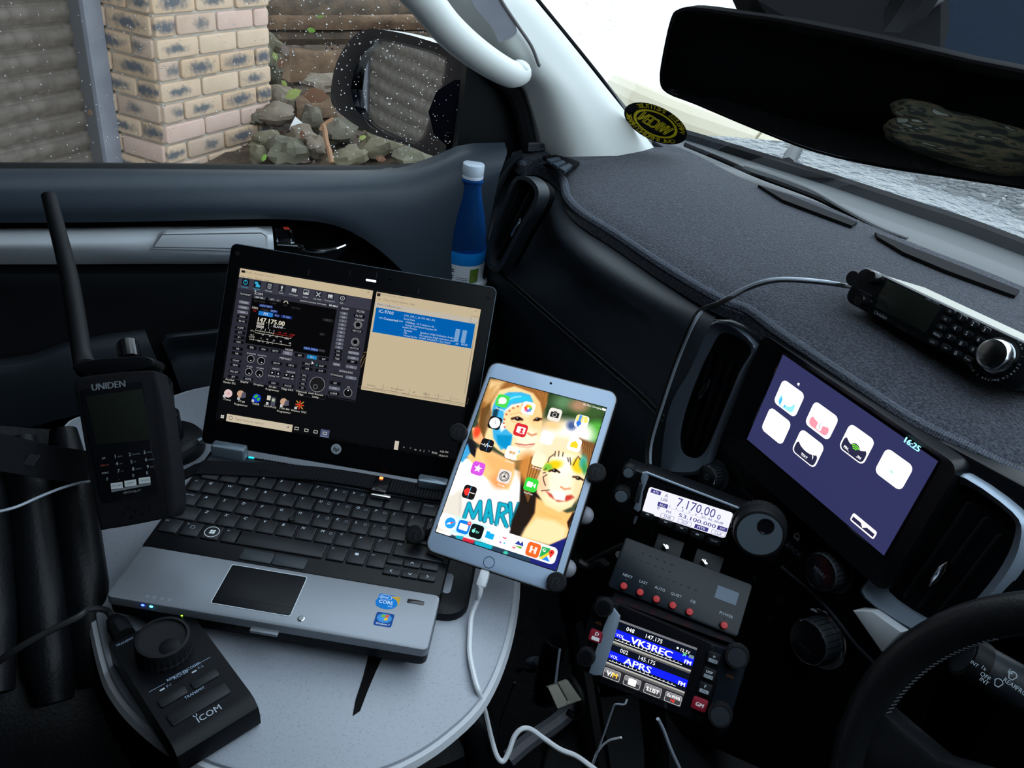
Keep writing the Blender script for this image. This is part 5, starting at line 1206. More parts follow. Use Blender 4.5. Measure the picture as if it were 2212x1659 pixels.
for x, y, t in ((268, 232, 'File'), (352, 250, 'View'), (458, 265, 'Option'), (598, 290, 'Help')): u = QK(x, y); pr.text(t, u[0], u[1] - 1.1, 1.9, (140, 125, 105))
u = QK(2055, 465); pr.line((u[0] - 1.1, u[1] - 1.1), (u[0] + 1.1, u[1] + 1.1), .25, (90, 80, 70)); pr.line((u[0] - 1.1, u[1] + 1.1), (u[0] + 1.1, u[1] - 1.1), .25, (90, 80, 70))
icn = [(328, 325, 'Connect'), (495, 355, 'Remote'), (665, 380, 'Memory'), (838, 408, 'Voice'), (1010, 435, 'CW Keyer'), (1180, 465, 'Scope'), (1350, 495, 'Set Mode'), (1520, 520, 'Connect Set'), (1690, 548, 'Exit')]
for i, (x, y, t) in enumerate(icn):
    u = QK(x, y); col = (60, 185, 225) if i < 2 else (200, 205, 210); pr.rr(u[0] - 3.9, u[1] - 3.6, u[0] + 3.9, u[1] + 3.8, .6, (20, 26, 34) if i < 2 else (40, 41, 50)); pr.text(t, u[0], u[1] - 5.8, 1.5, col, 'c')
    if i in (0, 8): pr.ring(u[0], u[1], 2.4, .55, col, 18); pr.rect(u[0] - .3, u[1] - (0 if i == 0 else .6), u[0] + .3, u[1] + (3.0 if i == 0 else .6), col)
    elif i == 1: pr.rr(u[0] - 3, u[1] + .2, u[0] + .4, u[1] + 2.6, .3, col); pr.rr(u[0] - 1.6, u[1] - 2.8, u[0] + 3, u[1] - .3, .4, col); pr.rect(u[0] - .8, u[1] - .6, u[0] + 1.6, u[1] + .8, col)
    elif i == 2: pr.ring_rr(u[0] - 1.8, u[1] - 2.4, u[0] + 1.8, u[1] + 2.4, .5, .5, col); pr.text('E', u[0], u[1] - 1, 1.8, col, 'c')
    elif i == 3: pr.rr(u[0] - 1, u[1] - .6, u[0] + 1, u[1] + 2.6, 1, col); pr.rect(u[0] - .25, u[1] - 2.6, u[0] + .25, u[1] - .6, col); pr.rect(u[0] - 1.4, u[1] - 2.9, u[0] + 1.4, u[1] - 2.4, col)
    elif i == 6: pr.line((u[0] - 2.4, u[1] - 2.4), (u[0] + 2.4, u[1] + 2.4), .8, col); pr.line((u[0] - 2.4, u[1] + 2.4), (u[0] + 2.4, u[1] - 2.4), .8, col)
    elif i == 5: pr.ring_rr(u[0] - 3, u[1] - 2.6, u[0] + 3, u[1] + 2.8, .3, .5, col); pr.poly([(u[0] - 2.6, u[1] - 2.2), (u[0] - 1, u[1] + .2), (u[0], u[1] - .6), (u[0] + .8, u[1] + 1.2), (u[0] + 2.6, u[1] - 2.2)], col)
    else: pr.rr(u[0] - 2.6, u[1] - .8, u[0] + 2.6, u[1] + 1.8, .8, col); pr.poly([(u[0] - 1, u[1] - .8), (u[0] + 1, u[1] - .8), (u[0], u[1] - 2.6)], col); pr.rect(u[0] - 2.4, u[1] - 2.4, u[0] - 1.4, u[1] - .8, col); pr.rect(u[0] + 1.4, u[1] - 2.4, u[0] + 2.4, u[1] - .8, col)
u = QK(455, 492); pr.text('ICOM', u[0], u[1], 2.4, WT); pr.ring(u[0] + .3, u[1] + 3.6, .9, .4, WT, 10); u = QK(1095, 582); pr.text('REMOTE CONTROL SOFTWARE', u[0], u[1] - .5, 1.35, WT); u = QK(1620, 668); pr.text('RS-BA1', u[0], u[1] - .6, 1.7, WT, 'r', bold=.4, sx=1.25)
# radio display
xa_, xb_ = QK(405, 640)[0], QK(1612, 690)[0]; yt_, yb_ = QK(440, 500)[1] - .5, QK(345, 1180)[1]
pr.rect(xa_, yb_, xb_, yt_, (9, 9, 11))
def tx(f, x, y, t, h, col=WT, **k): u = f(x, y); pr.text(t, u[0], u[1], h, col, **k)
def tb(f, x, y, t, w, h, bgc, col=WT, th=None, r=.4):
    u = f(x, y); pr.rr(u[0] - w / 2, u[1] - h / 2, u[0] + w / 2, u[1] + h / 2, r, bgc)
    if t: pr.text(t, u[0], u[1] - (th or h * .55) / 2, th or h * .55, col, 'c', sx=.95)
tb(QK, 525, 540, 'BW 15k', 13, 2.8, (70, 72, 80), th=1.8); tb(QK, 735, 572, 'SFT      0', 14, 2.8, (60, 62, 70), th=1.7); u = QK(895, 605); pr.poly([(u[0] - 3, u[1] - 1), (u[0] + 3, u[1] - 1), (u[0] + 1.4, u[1] + 1.6), (u[0] - 1.4, u[1] + 1.6)], (190, 185, 170)); pr.poly([(u[0] - 1.6, u[1] - 1), (u[0] + 1.6, u[1] - 1), (u[0] + .8, u[1] + .8), (u[0] - .8, u[1] + .8)], (9, 9, 11))
for x, y, t in ((445, 592, 'EXT.P.AMP'), (670, 625, 'P.AMP'), (855, 655, 'ATT'), (975, 688, 'NOTCH')): tx(QK, x, y, t, 1.8, (70, 66, 62))
tb(QK, 615, 660, 'AGC FAST', 15, 3, (30, 52, 120), (170, 195, 235), th=2); tx(QK, 420, 690, '100%', 2.2, (230, 225, 205)); tx(QK, 425, 735, 'TX', 2.2, (190, 40, 40)); tb(QK, 605, 715, 'TONE', 10, 2.6, (30, 30, 34), (80, 78, 74), th=1.7); tb(QK, 728, 732, 'DUP+', 8, 2.8, (30, 52, 120), (170, 195, 235), th=1.9)
tb(QK, 612, 770, 'FM', 15.5, 4.6, (40, 130, 215), (235, 245, 255), th=2.8); tb(QK, 768, 792, 'FIL1', 6.5, 2.8, (26, 44, 105), (150, 175, 225), th=1.9); tb(QK, 902, 812, 'TS 20k', 12, 3, (30, 55, 130), (160, 185, 230), th=2)
u = QK(500, 862); pr.text('147.175.00', u[0], u[1] - 1, 4.7, (245, 238, 215), bold=.3, sx=1.0)
tb(QK, 538, 905, 'MEMO', 8, 2.6, (190, 185, 178), (70, 70, 70), th=1.6); tb(QK, 532, 948, 'Default', 8, 2.6, (190, 185, 178), (70, 70, 70), th=1.5); tx(QK, 650, 935, '1', 2.4); tx(QK, 690, 950, '- BLANK -', 2.4); tx(QK, 648, 978, '1', 2.4)
for yy, xx0, xx1, xr in ((1000, 465, 730, 1005), (1030, 460, 980, None), (1130, 440, 975, None)):
    a = QK(xx0, yy); w0 = QK(xx1, yy)[0]; pr.rect(a[0], a[1] - .2, w0, a[1] + .2, (215, 210, 195))
    if xr: pr.rect(w0, a[1] - .3, QK(xr, yy)[0], a[1] + .2, (175, 35, 35))
    for i in range(9): xk = a[0] + (w0 - a[0]) * i / 8; pr.rect(xk - .12, a[1], xk + .12, a[1] + (1.6 if i % 2 == 0 else 1), (215, 210, 195))
for x, y, t in ((395, 1010, 'S/Po'), (390, 1068, 'ALC'), (372, 1095, 'COMP'), (380, 1132, 'SWR')): tx(QK, x, y, t, 1.6, (200, 196, 186))
for x, y, t in ((482, 985, '1'), (540, 992, '3'), (600, 1000, '5'), (660, 1010, '7'), (718, 1020, '9')): tx(QK, x, y, t, 1.7)
for x, y, t in ((780, 1035, '+20'), (860, 1048, '+40'), (940, 1065, '+60dB')): tx(QK, x, y, t, 1.6, (200, 45, 45))
for x, y, t in ((558, 1068, '10'), (655, 1085, '25'), (750, 1098, '50'), (875, 1120, '100%'), (538, 1120, '5'), (620, 1135, '10'), (715, 1150, '15'), (808, 1165, '20'), (935, 1188, 'dB')): tx(QK, x, y, t, 1.6)
for x, y, t in ((500, 1160, '1.5'), (565, 1172, '2'), (620, 1182, '2.5'), (698, 1192, '3')): tx(QK, x, y, t, 1.5)
tb(QK, 1485, 858, 'SPLIT', 12, 3, (30, 31, 36), (90, 90, 96), th=2.1); tb(QK, 1405, 1055, 'RIT', 6, 2.8, (26, 27, 31), (84, 84, 90), th=1.8)
tb(QK, 1245, 1262, 'TBW WIDE', 16, 3.2, (34, 60, 135), (160, 190, 240), th=2.2); tb(QK, 1398, 1285, 'MON', 8, 3.0, (34, 36, 42), (96, 98, 104), th=1.9)
# left column of buttons
lc = [(325, 495, 'TRANSMIT', 1), (308, 607, 'TUNER', 2), (298, 678, 'TUNE', 2), (288, 745, 'ANT', 2), (283, 808, 'MON', 0), (275, 870, 'BK-IN', 0), (258, 965, 'P.AMP', 0), (250, 1030, 'ATT', 0), (240, 1098, 'IP+', 0), (230, 1162, 'AGC', 0), (218, 1258, 'NB', 0), (208, 1325, 'NR', 0)]
btx = (205, 208, 214)
for x, y, t, m_ in lc: tb(QK, x, y, t, 11.5, 3.2, ((15, 16, 20), (12, 12, 14), (110, 112, 126))[m_], btx, th=1.8, r=.8)
for x, y, t in ((305, 240, 'COMP'), (295, 300, 'TBW'), (282, 388, 'MIC SET'), (270, 455, 'SET')): tb(RKk, x, y, t, 11.5, 3.2, (15, 16, 20), btx, th=1.8, r=.8)
tb(RKk, 468, 485, 'MUTE', 11, 3.2, (15, 16, 20), btx, th=1.8, r=.8)
for x, y, t, m_ in ((515, 65, 'SSB', 0), (672, 90, 'CW', 0), (832, 115, 'RTTY', 0), (990, 142, 'PSK', 2), (1150, 168, 'AM', 0), (1312, 195, 'FM', 3), (1472, 220, 'DV', 0)): tb(RKk, x, y, t, 10.5, 4, ((15, 16, 20), 0, (118, 114, 132), (30, 140, 205))[m_], btx, th=2, r=.7)
tx(RKk, 960, 100, 'MODE', 2)
for x, y, r_, t in ((500, 218, 4.0, 'RF POWER'), (640, 243, 4.0, 'CW PITCH'), (475, 388, 3.9, 'AF-SQL'), (615, 410, 4.0, 'RF GAIN')):
    u = RKk(x, y); pr.disc(u[0], u[1], r_, (190, 192, 196), n=26); pr.disc(u[0], u[1], r_ - .4, (14, 15, 18), n=26); pr.disc(u[0] + .6, u[1] - 1.6, .7, WT); pr.text(t, u[0], u[1] + 5, 1.4, btx, 'c')
for x, y, w, h in ((945, 390, 31, 37), (1350, 480, 29, 41), (1735, 560, 29, 32), (560, 320, 25, 31)):
    u = RKk(x, y); pr.ring_rr(u[0] - w / 2, u[1] - h / 2, u[0] + w / 2, u[1] + h / 2, .5, .2, (72, 74, 88))
tx(RKk, 885, 215, 'MEMORY', 2.2, btx)
for x, y, t in ((845, 275, 'MP-W'), (1040, 305, 'MP-R'), (1258, 285, 'SPLIT'), (1440, 312, 'DUP'), (1250, 345, 'A/B'), (1430, 375, 'A=B'), (805, 540, 'MW'), (998, 575, 'M-CLR'), (1642, 435, '9TON/DSQ'), (1625, 540, 'RIT'), (1602, 675, 'CLEAR')): tb(RKk, x, y, t, 12, 3.4, (15, 16, 20), btx, th=1.9, r=.7)
for x, y, t in ((1832, 468, 'VSC'), (1612, 608, 'dTX')): tb(RKk, x, y, t, 12, 3.4, (112, 116, 130), btx, th=1.8, r=.7)
u = RKk(1380, 300); pr.rect(u[0] - .5, u[1] - .9, u[0] + .5, u[1] + .9, (40, 200, 170))
for x, y, t in ((787, 355, 'MEMO'), (975, 395, 'GROUP')): tx(RKk, x, y, t, 1.9, btx)
for x, y, t, s_ in ((785, 403, 'DOWN', -1), (867, 412, 'UP', 1), (975, 432, 'DOWN', -1), (1058, 445, 'UP', 1)):
    u = RKk(x, y); pr.rr(u[0] - 2.5, u[1] - 2, u[0] + 2.5, u[1] + 2, .5, (15, 16, 20)); pr.poly([(u[0] - 1.1, u[1] - .8 * s_), (u[0] + 1.1, u[1] - .8 * s_), (u[0], u[1] + 1.1 * s_)], WT); pr.text(t, u[0], u[1] - 4, 1.5, btx, 'c')
for x, y, t in ((1212, 437, 'XFC'), (1205, 492, 'AFC'), (1195, 548, '1Hz'), (1185, 605, 'TS')): tb(RKk, x, y, t, 7.6, 3, (15, 16, 20), btx, th=1.8, r=.6)
u = RKk(1385, 555); pr.disc(u[0], u[1], 8.2, (170, 172, 176), n=32); pr.disc(u[0], u[1], 7.8, (30, 30, 32), n=32); pr.ring(u[0] - 1.6, u[1] - 2.8, 2.4, .35, (170, 172, 176), 18)
u = RKk(1790, 665); pr.disc(u[0], u[1], 4.6, (180, 182, 186), n=26); pr.disc(u[0], u[1], 4.2, (16, 17, 20), n=26); pr.disc(u[0], u[1] + 2.4, .8, WT); pr.text('RIT', u[0], u[1] + 5.4, 1.4, btx, 'c')
tx(RKk, 1672, 385, 'SIGNALING', 2, btx); tx(QK, 1678, 700, 'BAND', 2, btx); tx(QK, 1892, 740, 'FILTER', 2, btx)
for i, t in enumerate(('1.8', '3.5', '7', '10', '14', '18', '21', '24', '28', '50', '144', '430', '1200')):
    tb(QK, 1712 - i * 8, 762 + i * 53, t, 8.4, 3.0, (100, 103, 116) if i < 10 else (15, 16, 20), btx, th=1.9, r=.5)
tb(RKk, 1640, 290, 'GENE', 8.4, 3.2, (100, 103, 116), btx, th=1.8, r=.5)
tb(QK, 1925, 798, 'FILTER', 12, 3.4, (15, 16, 20), btx, th=1.9, r=.7); tx(QK, 1865, 850, 'TWIN-PBT', 1.5, btx)
for x, y in ((1907, 920), (1870, 1162)):
    u = QK(x, y); pr.disc(u[0], u[1], 4.3, (185, 187, 190), n=26); pr.disc(u[0], u[1], 3.9, (24, 25, 28), n=26); pr.ring(u[0], u[1], 3.1, .4, (185, 187, 190), 24); pr.disc(u[0], u[1], 2.2, (10, 10, 12), n=20)
for x, y, t, m_ in ((1895, 1010, 'PBT-CLR', 0), (1858, 1252, 'NOTCH1', 0), (1848, 1318, 'NOTCH2', 1), (1838, 1390, 'APF', 1)): tb(QK, x, y, t, 12, 3.2, ((15, 16, 20), (110, 112, 126))[m_], btx, th=1.8, r=.7)
tb(RKk, 1850, 258, 'TPF', 11.5, 3.2, (15, 16, 20), btx, th=1.8, r=.7); tb(RKk, 1838, 325, '1/4', 12, 3.4, (110, 112, 126), btx, th=1.8, r=.7)
# second window
xa2, ya2 = SK(200, 60); xb2, yb2 = SK(1330, 1530)[0], SK(10, 1312)[1]; xb2 = (SK(1530, 288)[0] + SK(1330, 1530)[0]) / 2
pr.rect(xa2, yb2, xb2, ya2, BE); yg = SK(185, 190)[1]; ybl = SK(210, 262)[1]; pr.rect(xa2, ybl, xb2, yg, (204, 196, 182))
u = SK(205, 95); pr.rect(u[0], u[1] - 1.6, u[0] + 3.6, u[1] + 1.6, (45, 35, 35)); tx(SK, 258, 105, 'Icom Remote Utility', 2.1, (165, 152, 128))
for x, y, t in ((205, 160, 'File'), (285, 172, 'Setup Wizard'), (488, 205, 'Options'), (622, 228, 'Help')): tx(SK, x, y, t, 2, (135, 122, 104))
for x, y, t in ((210, 228, 'Radio List |'), (352, 255, 'Server List |')): tx(SK, x, y, t, 2, (95, 85, 75))
xb3 = SK(1460, 480)[0]; ybb = SK(168, 578)[1]; pr.rect(xa2 + 2.2, ybb, xb3, ybl, (0, 102, 188)); bl = (205, 225, 245)
tx(SK, 225, 325, 'IC-9700', 3.4, (225, 238, 250)); tx(SK, 228, 405, '<< Connected >>', 2.4, (215, 230, 248), bold=.15)
for x, y, t in ((550, 372, '(192_168_1_35 192.168.1.35)'), (545, 415, 'Serial Data'), (568, 460, '19200bps  CI-V Address A2'), (560, 495, 'Virtual COM Port Number 20'), (528, 522, 'Audio Device'), (550, 562, 'Speaker'), (545, 595, 'Mic'), (540, 628, 'Virtual Audio'), (755, 592, 'Speakers (High Definition Audio'), (748, 628, 'Microphone (High Definition Aud'), (742, 662, 'ICOM_VAUDIO-1 (In2 Out2)')): tx(SK, x, y, t, 1.9, bl)
for x, y0_ in ((1242, 545), (1330, 560)):
    for i in range(14): u = SK(x - i * 2.2, y0_ + i * 11.5); pr.rect(u[0] - 2.4, u[1] - .35, u[0] + 2.4, u[1] + .35, (150, 190, 225))
tx(SK, 1205, 735, 'AF', 2.1, bl); tx(SK, 1280, 745, 'MOD', 2.1, bl)
u = SK(1455, 418); pr.ring_rr(u[0] - 4.5, u[1] - 3.5, u[0] + 4.5, u[1] + 3.5, .4, .25, (120, 110, 95)); u = SK(1470, 308); pr.line((u[0] - 1, u[1] - 1), (u[0] + 1, u[1] + 1), .2, (120, 110, 95)); pr.line((u[0] - 1, u[1] + 1), (u[0] + 1, u[1] - 1), .2, (120, 110, 95))
pr.rect(xb3 + .8, yb2 + 14, xb3 + 1.2, ybl - 3, (130, 122, 108)); ybt = yb2 + 4; pr.rect(xa2 + 1.5, yb2 + 1.8, xb2 - 1.5, yb2 + 2.1, (150, 138, 116))
for x, y, t, c in ((130, 1258, 'Settings', 0), (310, 1280, 'Connect', 1), (465, 1308, 'Disconnect', 0), (675, 1348, 'AF', 0), (838, 1375, 'MOD', 0), (995, 1395, 'Monitor', 1), (1215, 1435, 'Delete', 1)):
    u = SK(x, y); w = 13; pr.rect(u[0] - w, u[1] - 3.4, u[0] + w, u[1] - 3.1, (120, 110, 95)); pr.rect(u[0] + w - .3, u[1] - 3.4, u[0] + w, u[1] + 3.2, (120, 110, 95)); pr.text(t, u[0], u[1] - .9, 2.0, (120, 108, 92) if not c else (185, 170, 142), 'c')
# desktop icons, taskbar
for x, y, t in ((222, 505, 'Acrobat'), (218, 545, 'Reader DC'), (415, 535, 'EasyPal'), (605, 572, 'Dropbox'), (790, 605, 'FT-991'), (788, 640, 'Programmer'), (985, 635, 'Fldigi 4.0.0'), (1175, 665, 'Microsoft'), (1165, 698, 'Edge'), (1365, 695, 'Icom Remote'), (1360, 735, 'Utility'), (188, 768, 'iTunes'), (378, 795, 'FT-60'), (370, 838, 'Programmer'), (567, 828, 'WSPR'), (755, 862, 'CS-51PLUS'), (948, 892, 'FTM-400'), (940, 932, 'Programmer'), (1135, 925, 'Winmor TNC')): tx(RKk, x, y, t, 2.0, (225, 222, 212), al='c')
def dsk(x, y): return RKk(x, y)
u = dsk(202, 675); pr.disc(u[0], u[1], 4.4, (235, 205, 205), n=24); pr.text('n', u[0] + .4, u[1] - 1.4, 3.4, (190, 70, 80), 'c')
for (x, y) in ((378, 690), (950, 795)):
    u = dsk(x, y); pr.disc(u[0] - 1, u[1] + .6, 3.8, (210, 170, 140), n=20); pr.poly([(u[0] - .4, u[1] - 4), (u[0] + 5, u[1] - 2.5), (u[0] + 4.4, u[1] + 3), (u[0] + .4, u[1] + 2)], (90, 90, 110))
u = dsk(580, 738); pr.disc(u[0], u[1], 4.8, (20, 60, 200), n=24); pr.poly([(u[0] - 3.5, u[1] + 1), (u[0] - 1, u[1] + 4), (u[0] + 1.6, u[1] + 3), (u[0] - .4, u[1] + .6), (u[0] - 2, u[1] - .4)], (70, 200, 50)); pr.poly([(u[0] + .6, u[1] + .6), (u[0] + 4, u[1] + 1), (u[0] + 2.4, u[1] - 3), (u[0] + .6, u[1] - 2)], (70, 200, 50))
u = dsk(770, 770); pr.rect(u[0] - 4.6, u[1] + 0, u[0] - .8, u[1] + 5, (220, 215, 200)); pr.rr(u[0] + .2, u[1] - 5, u[0] + 5, u[1] + 4, .6, (80, 84, 100)); pr.rect(u[0] + 1, u[1] - .6, u[0] + 4, u[1] + 2.4, (190, 200, 170))
u = dsk(1150, 828); pr.rect(u[0] - .7, u[1] - 4.6, u[0] + .7, u[1] + 4.6, (225, 60, 40)); pr.rect(u[0] - 4.6, u[1] - .7, u[0] + 4.6, u[1] + .7, (225, 60, 40))
for sx, sy in ((1, 1), (1, -1), (-1, 1), (-1, -1)): pr.line((u[0] + sx * 1.4, u[1] + sy * 1.4), (u[0] + sx * 4, u[1] + sy * 4), 1, (200, 165, 70))
for x, y in ((150, 712), (340, 742), (530, 772), (720, 808), (908, 838), (1098, 868)): u = dsk(x, y); pr.rect(u[0] - 1.3, u[1] - 1.3, u[0] + 1.3, u[1] + 1.3, (235, 235, 235)); pr.line((u[0] - .7, u[1] - .7), (u[0] + .7, u[1] + .7), .5, (50, 80, 160))
a = RKk(188, 945); b = RKk(1058, 1085); yb4 = RKk(178, 1042)[1]; pr.rect(a[0], yb4, (b[0] + RKk(1048, 1185)[0]) / 2, a[1], (214, 200, 176)); u = RKk(235, 1000); pr.ring(u[0], u[1], 2.2, .45, (60, 60, 60), 18); tx(RKk, 288, 1028, 'Type here to search', 2.6, (150, 138, 120)); u = RKk(998, 1128); pr.rr(u[0] - .7, u[1] - .8, u[0] + .7, u[1] + 1.6, .6, (120, 112, 98))
u = RKk(125, 982)
for dx in (-1.7, .15):
    for dy in (-1.7, .15): pr.rect(u[0] + dx, u[1] + dy, u[0] + dx + 1.5, u[1] + dy + 1.5, (230, 228, 220))
for x, y, bgc in ((1110, 1140, None), (1240, 1165, None), (1362, 1185, None), (1485, 1205, (78, 88, 120))):
    u = RKk(x, y)
    if bgc: pr.rect(u[0] - 4.8, u[1] - 4, u[0] + 4.8, u[1] + 4, bgc); pr.rect(u[0] - 4.8, u[1] - 4, u[0] + 4.8, u[1] - 3.5, (150, 170, 210))
    pr.ring_rr(u[0] - 2.2, u[1] - 1.6, u[0] + 2.2, u[1] + 1.6, .3, .6, (205, 203, 196))
p = pr.P('H', 1760, 115); pr.rr(p[0] - 2.2, p[1] - 5, p[0] + 2.2, p[1] + 4.6, .4, (215, 205, 190))
for x, y, t in ((1800, 125, 'x'), (1840, 134, '^'), (1868, 140, 'm'), (1898, 145, 'd'), (1922, 148, ')'), (1950, 152, '*'), (1972, 158, 'ENG')): p = pr.P('H', x, y); pr.text(t, p[0], p[1] - 1, 2.0, (205, 203, 196))
p = pr.P('H', 2018, 158); pr.text('4:26 PM', p[0], p[1] + .4, 1.9, (205, 203, 196)); p = pr.P('H', 2013, 178); pr.text('13-Jul-19', p[0], p[1] - .3, 1.9, (205, 203, 196))
u = RKk(1310, 270); pr.poly([(u[0], u[1] + 2), (u[0] + 2.4, u[1] - .6), (u[0] + 1, u[1] - .7), (u[0] + .4, u[1] - 2), (u[0], u[1] - 1)], (240, 240, 235))
for x0_, y0_, x1_, y1_ in ((1130, 850, 1100, 905), (1140, 870, 1105, 945), (1125, 835, 1150, 830)): pr.line(GK(x0_, y0_), GK(x1_, y1_), .5, (150, 120, 70))
g = G(); g.rbox((a0 + a1) / 2, (b0_ + b1) / 2, -.5, .02, a1 - a0, b1 - b0_, .5, 0, M=SM_); spn = g.build('screen', 'lid_black', LP, world=True)
print_part(pr, 'screen_image', 'screen_laptop', spn, LS)

# ================================================================ things around the laptop
# padded holder plate under the laptop
TRo = thing('laptop_holder', 'black padded holder plate under the laptop with an oval grip slot', 'holder', LB.mat() @ Matrix.Translation((0, 0, -.037)))
g = G(); sp_ = bm_('H', 2185, 1090, -28)[0]; ysb = bm_('H', 2080, 1135, -28)[1]; g.rbox((X0 + 20 + sp_) / 2, (ysb + 190) / 2, -36.5, -27.2, sp_ - X0 - 20, 190 - ysb, 22, 3, M=LM); g.build('plate', 'leather_black', TRo, world=True)
g = G(); p = bm_('H', 2060, 938, -27); g.prism(rr_pts(p[0] + 1, p[1], 9, 26, 4.4, 6), -27.6, -26.9, .1, LM); g.build('grip_slot', 'table_top', TRo, world=True)
# elastic strap across the hinge, with the small lit buckle
ST = thing('laptop_strap', 'black ribbed elastic strap holding the laptop down behind its keyboard', 'strap', LB.mat() @ Matrix.Translation((0, .180, -.02)))
yS = (bm_('H', 900, 230, 3)[1] + bm_('H', 1800, 365, 3)[1]) / 2
yl, yr = bm_('H', 480, 225, 3), bm_('H', 2040, 400, 3)
pts = [(-60, yl[1] - 14, -30), (-22, yl[1] - 6, -10), (X0 - 2, yl[1] + 0, -2), (X0 + 15, yl[1] + 2, 2.2), (120, yS, 3.2), (230, yS, 3), (X1 - 10, yS + 2, 2.4), (X1 + 6, yS, -4), (X1 + 16, yS - 4, -24)]
g = G(); g.ribbon(pts, (0, 1, .05), 21, 1.6, LM); g.build('band', 'nylon', ST, world=True)
g = G()
for i in range(62):
    x = X0 + 60 + i * 3.3; g.box((x, yS - (1.2 if x < 120 else 0), 4.3), (.9, 19, .5), LM)
o = g.build('ribs', 'dark_plastic', ST, world=True); o['kind'] = 'stuff'
p = bm_('H', 1668, 345, 8); g = G(); g.rbox(p[0], p[1], 3, 8, 17, 25, 2.5, 1.4, M=LM); g.build('buckle', 'gloss_black', ST, world=True)
p = bm_('H', 1668, 312, 9); g = G(); g.rbox(p[0], p[1] + 1, 7.5, 9, 4, 3, 1, .4, M=LM); g.build('buckle_light', 'led_red', ST, world=True)
p2 = bm_('H', 1668, 400, 8); g = G(); g.rbox(p2[0], p2[1] - 1, 3, 6.5, 21, 5, 1.5, .8, M=LM); g.build('buckle_bar', 'chrome', ST, world=True)
# dc plug and lead at the back left corner
PL = thing('power_lead', 'black power plug pushed into the laptop back left corner', 'plug', LB.W(-.03, .21, 0))
pw = lambda x, y, z: onz(*Z('E', x, y), zz(KZ) + z)
g = G(1.0); g.tube([pw(1475, 815, .0), pw(1440, 835, 0), pw(1400, 850, 0)], .0035, 8); g.build('plug_tip', 'brushed_metal', PL, world=True)
g = G(1.0); g.tube([pw(1405, 848, 0), pw(1360, 880, 0), pw(1310, 910, -.001), pw(1260, 950, -.004), pw(1240, 990, -.01)], .008, 10, radii=[.006, .0085, .009, .008, .006]); g.build('plug_body', 'rubber', PL, world=True)
g = G(1.0); g.tube([pw(1240, 985, -.01), pw(1100, 1060, -.025), pw(800, 1100, -.032)], .003, 8); g.build('lead', 'cable_black', PL, world=True)
# ================================================================ tablet in its grip mount
TF = Fr((-.5169, .2886, zz(-.467)), 42.8, 48.4, 5.2); TM = TF.mat()
TA = thing('tablet', 'white tablet showing two face-painted children as its wallpaper', 'tablet', TM)
g = G(); g.rbox(0, 0, -6.2, 0, 134.6, 200, 9, 1.2, M=TM, chb=1.2); g.build('body', 'tablet_white', TA, world=True)
g = G(); g.frame(rr_pts(0, 0, 137.6, 203, 10.5), rr_pts(0, 0, 134.8, 200.2, 9.2), -7, -.5, TM); g.build('back_rim', 'satin_black', TA, world=True)
g = G(); g.frame(rr_pts(0, 0, 135.6, 201, 9.6), rr_pts(0, 0, 133.8, 199.2, 8.8), -2.5, -.3, TM); g.build('edge', 'tablet_alu', TA, world=True)
tc_ = [TF.mm(Z('I', *p)) for p in ((608, 172), (1358, 365), (1028, 1424), (236, 1170))]
tx0, tx1, ty1, ty0 = (tc_[0][0] + tc_[3][0]) / 2, (tc_[1][0] + tc_[2][0]) / 2, (tc_[0][1] + tc_[1][1]) / 2, (tc_[2][1] + tc_[3][1]) / 2
p = TF.mm(Z('I', 592, 1372)); pr = Print(TF, .03); pr.ring(p[0], p[1], 5.6, .7, (50, 60, 78), 28); print_part(pr, 'home_button', 'ink', TA, TF); pr = Print(TF, .03); p = TF.mm(Z('I', 995, 205)); pr.disc(p[0], p[1], 1.3, (16, 20, 40), n=14); print_part(pr, 'front_camera', 'ink', TA, TF)
pr = Print(TF, .03); pr.rr(tx0 - .8, ty0 - .8, tx1 + .8, ty1 + .8, .5, (6, 6, 8)); print_part(pr, 'screen_border', 'ink', TA, TF)
# wallpaper painted on a fine grid
NU, NV = 190, 250
U, V = np.meshgrid(np.linspace(tx0, tx1, NU), np.linspace(ty1, ty0, NV))
P3 = TF.o + (U[..., None] * TF.x + V[..., None] * TF.y) * .001
cc_ = (P3 - EYE) @ CM; PX = CX + FPX * cc_[..., 0] / cc_[..., 2]; PY = CY + FPX * cc_[..., 1] / cc_[..., 2]
GX, GY = (PX - 860) * 3.016, (PY - 760) * 3.016           # wallpaper coordinates
img = np.zeros((NV, NU, 3)) + np.array([60, 70, 50.])
def bl(m, col):
    global img
    img = img * (1 - m[..., None]) + np.array(col, float) * m[..., None]
def sst(d, s): return np.clip(.5 - d / s, 0, 1)
def el(cx, cy, rx, ry, col, ang=0, s=12, k=1.0):
    a = math.radians(ang); dx, dy = GX - cx, GY - cy; x = dx * math.cos(a) + dy * math.sin(a); y = -dx * math.sin(a) + dy * math.cos(a)
    bl(k * sst((np.sqrt((x / rx) ** 2 + (y / ry) ** 2) - 1) * min(rx, ry), s), col)
def pg(pts, col, s=8, k=1.0):
    P = np.array(pts, float); d = np.full(GX.shape, 1e9); ins = np.zeros(GX.shape, bool); n = len(P)
    for i in range(n):
        a, b = P[i], P[(i + 1) % n]; e = b - a; t = np.clip(((GX - a[0]) * e[0] + (GY - a[1]) * e[1]) / (e @ e + 1e-9), 0, 1)
        d = np.minimum(d, np.hypot(GX - a[0] - t * e[0], GY - a[1] - t * e[1]))
        c = ((a[1] > GY) != (b[1] > GY)) & (GX < (b[0] - a[0]) * (GY - a[1]) / (b[1] - a[1] + 1e-9) + a[0]); ins ^= c
    bl(k * sst(np.where(ins, -d, d), s), col)
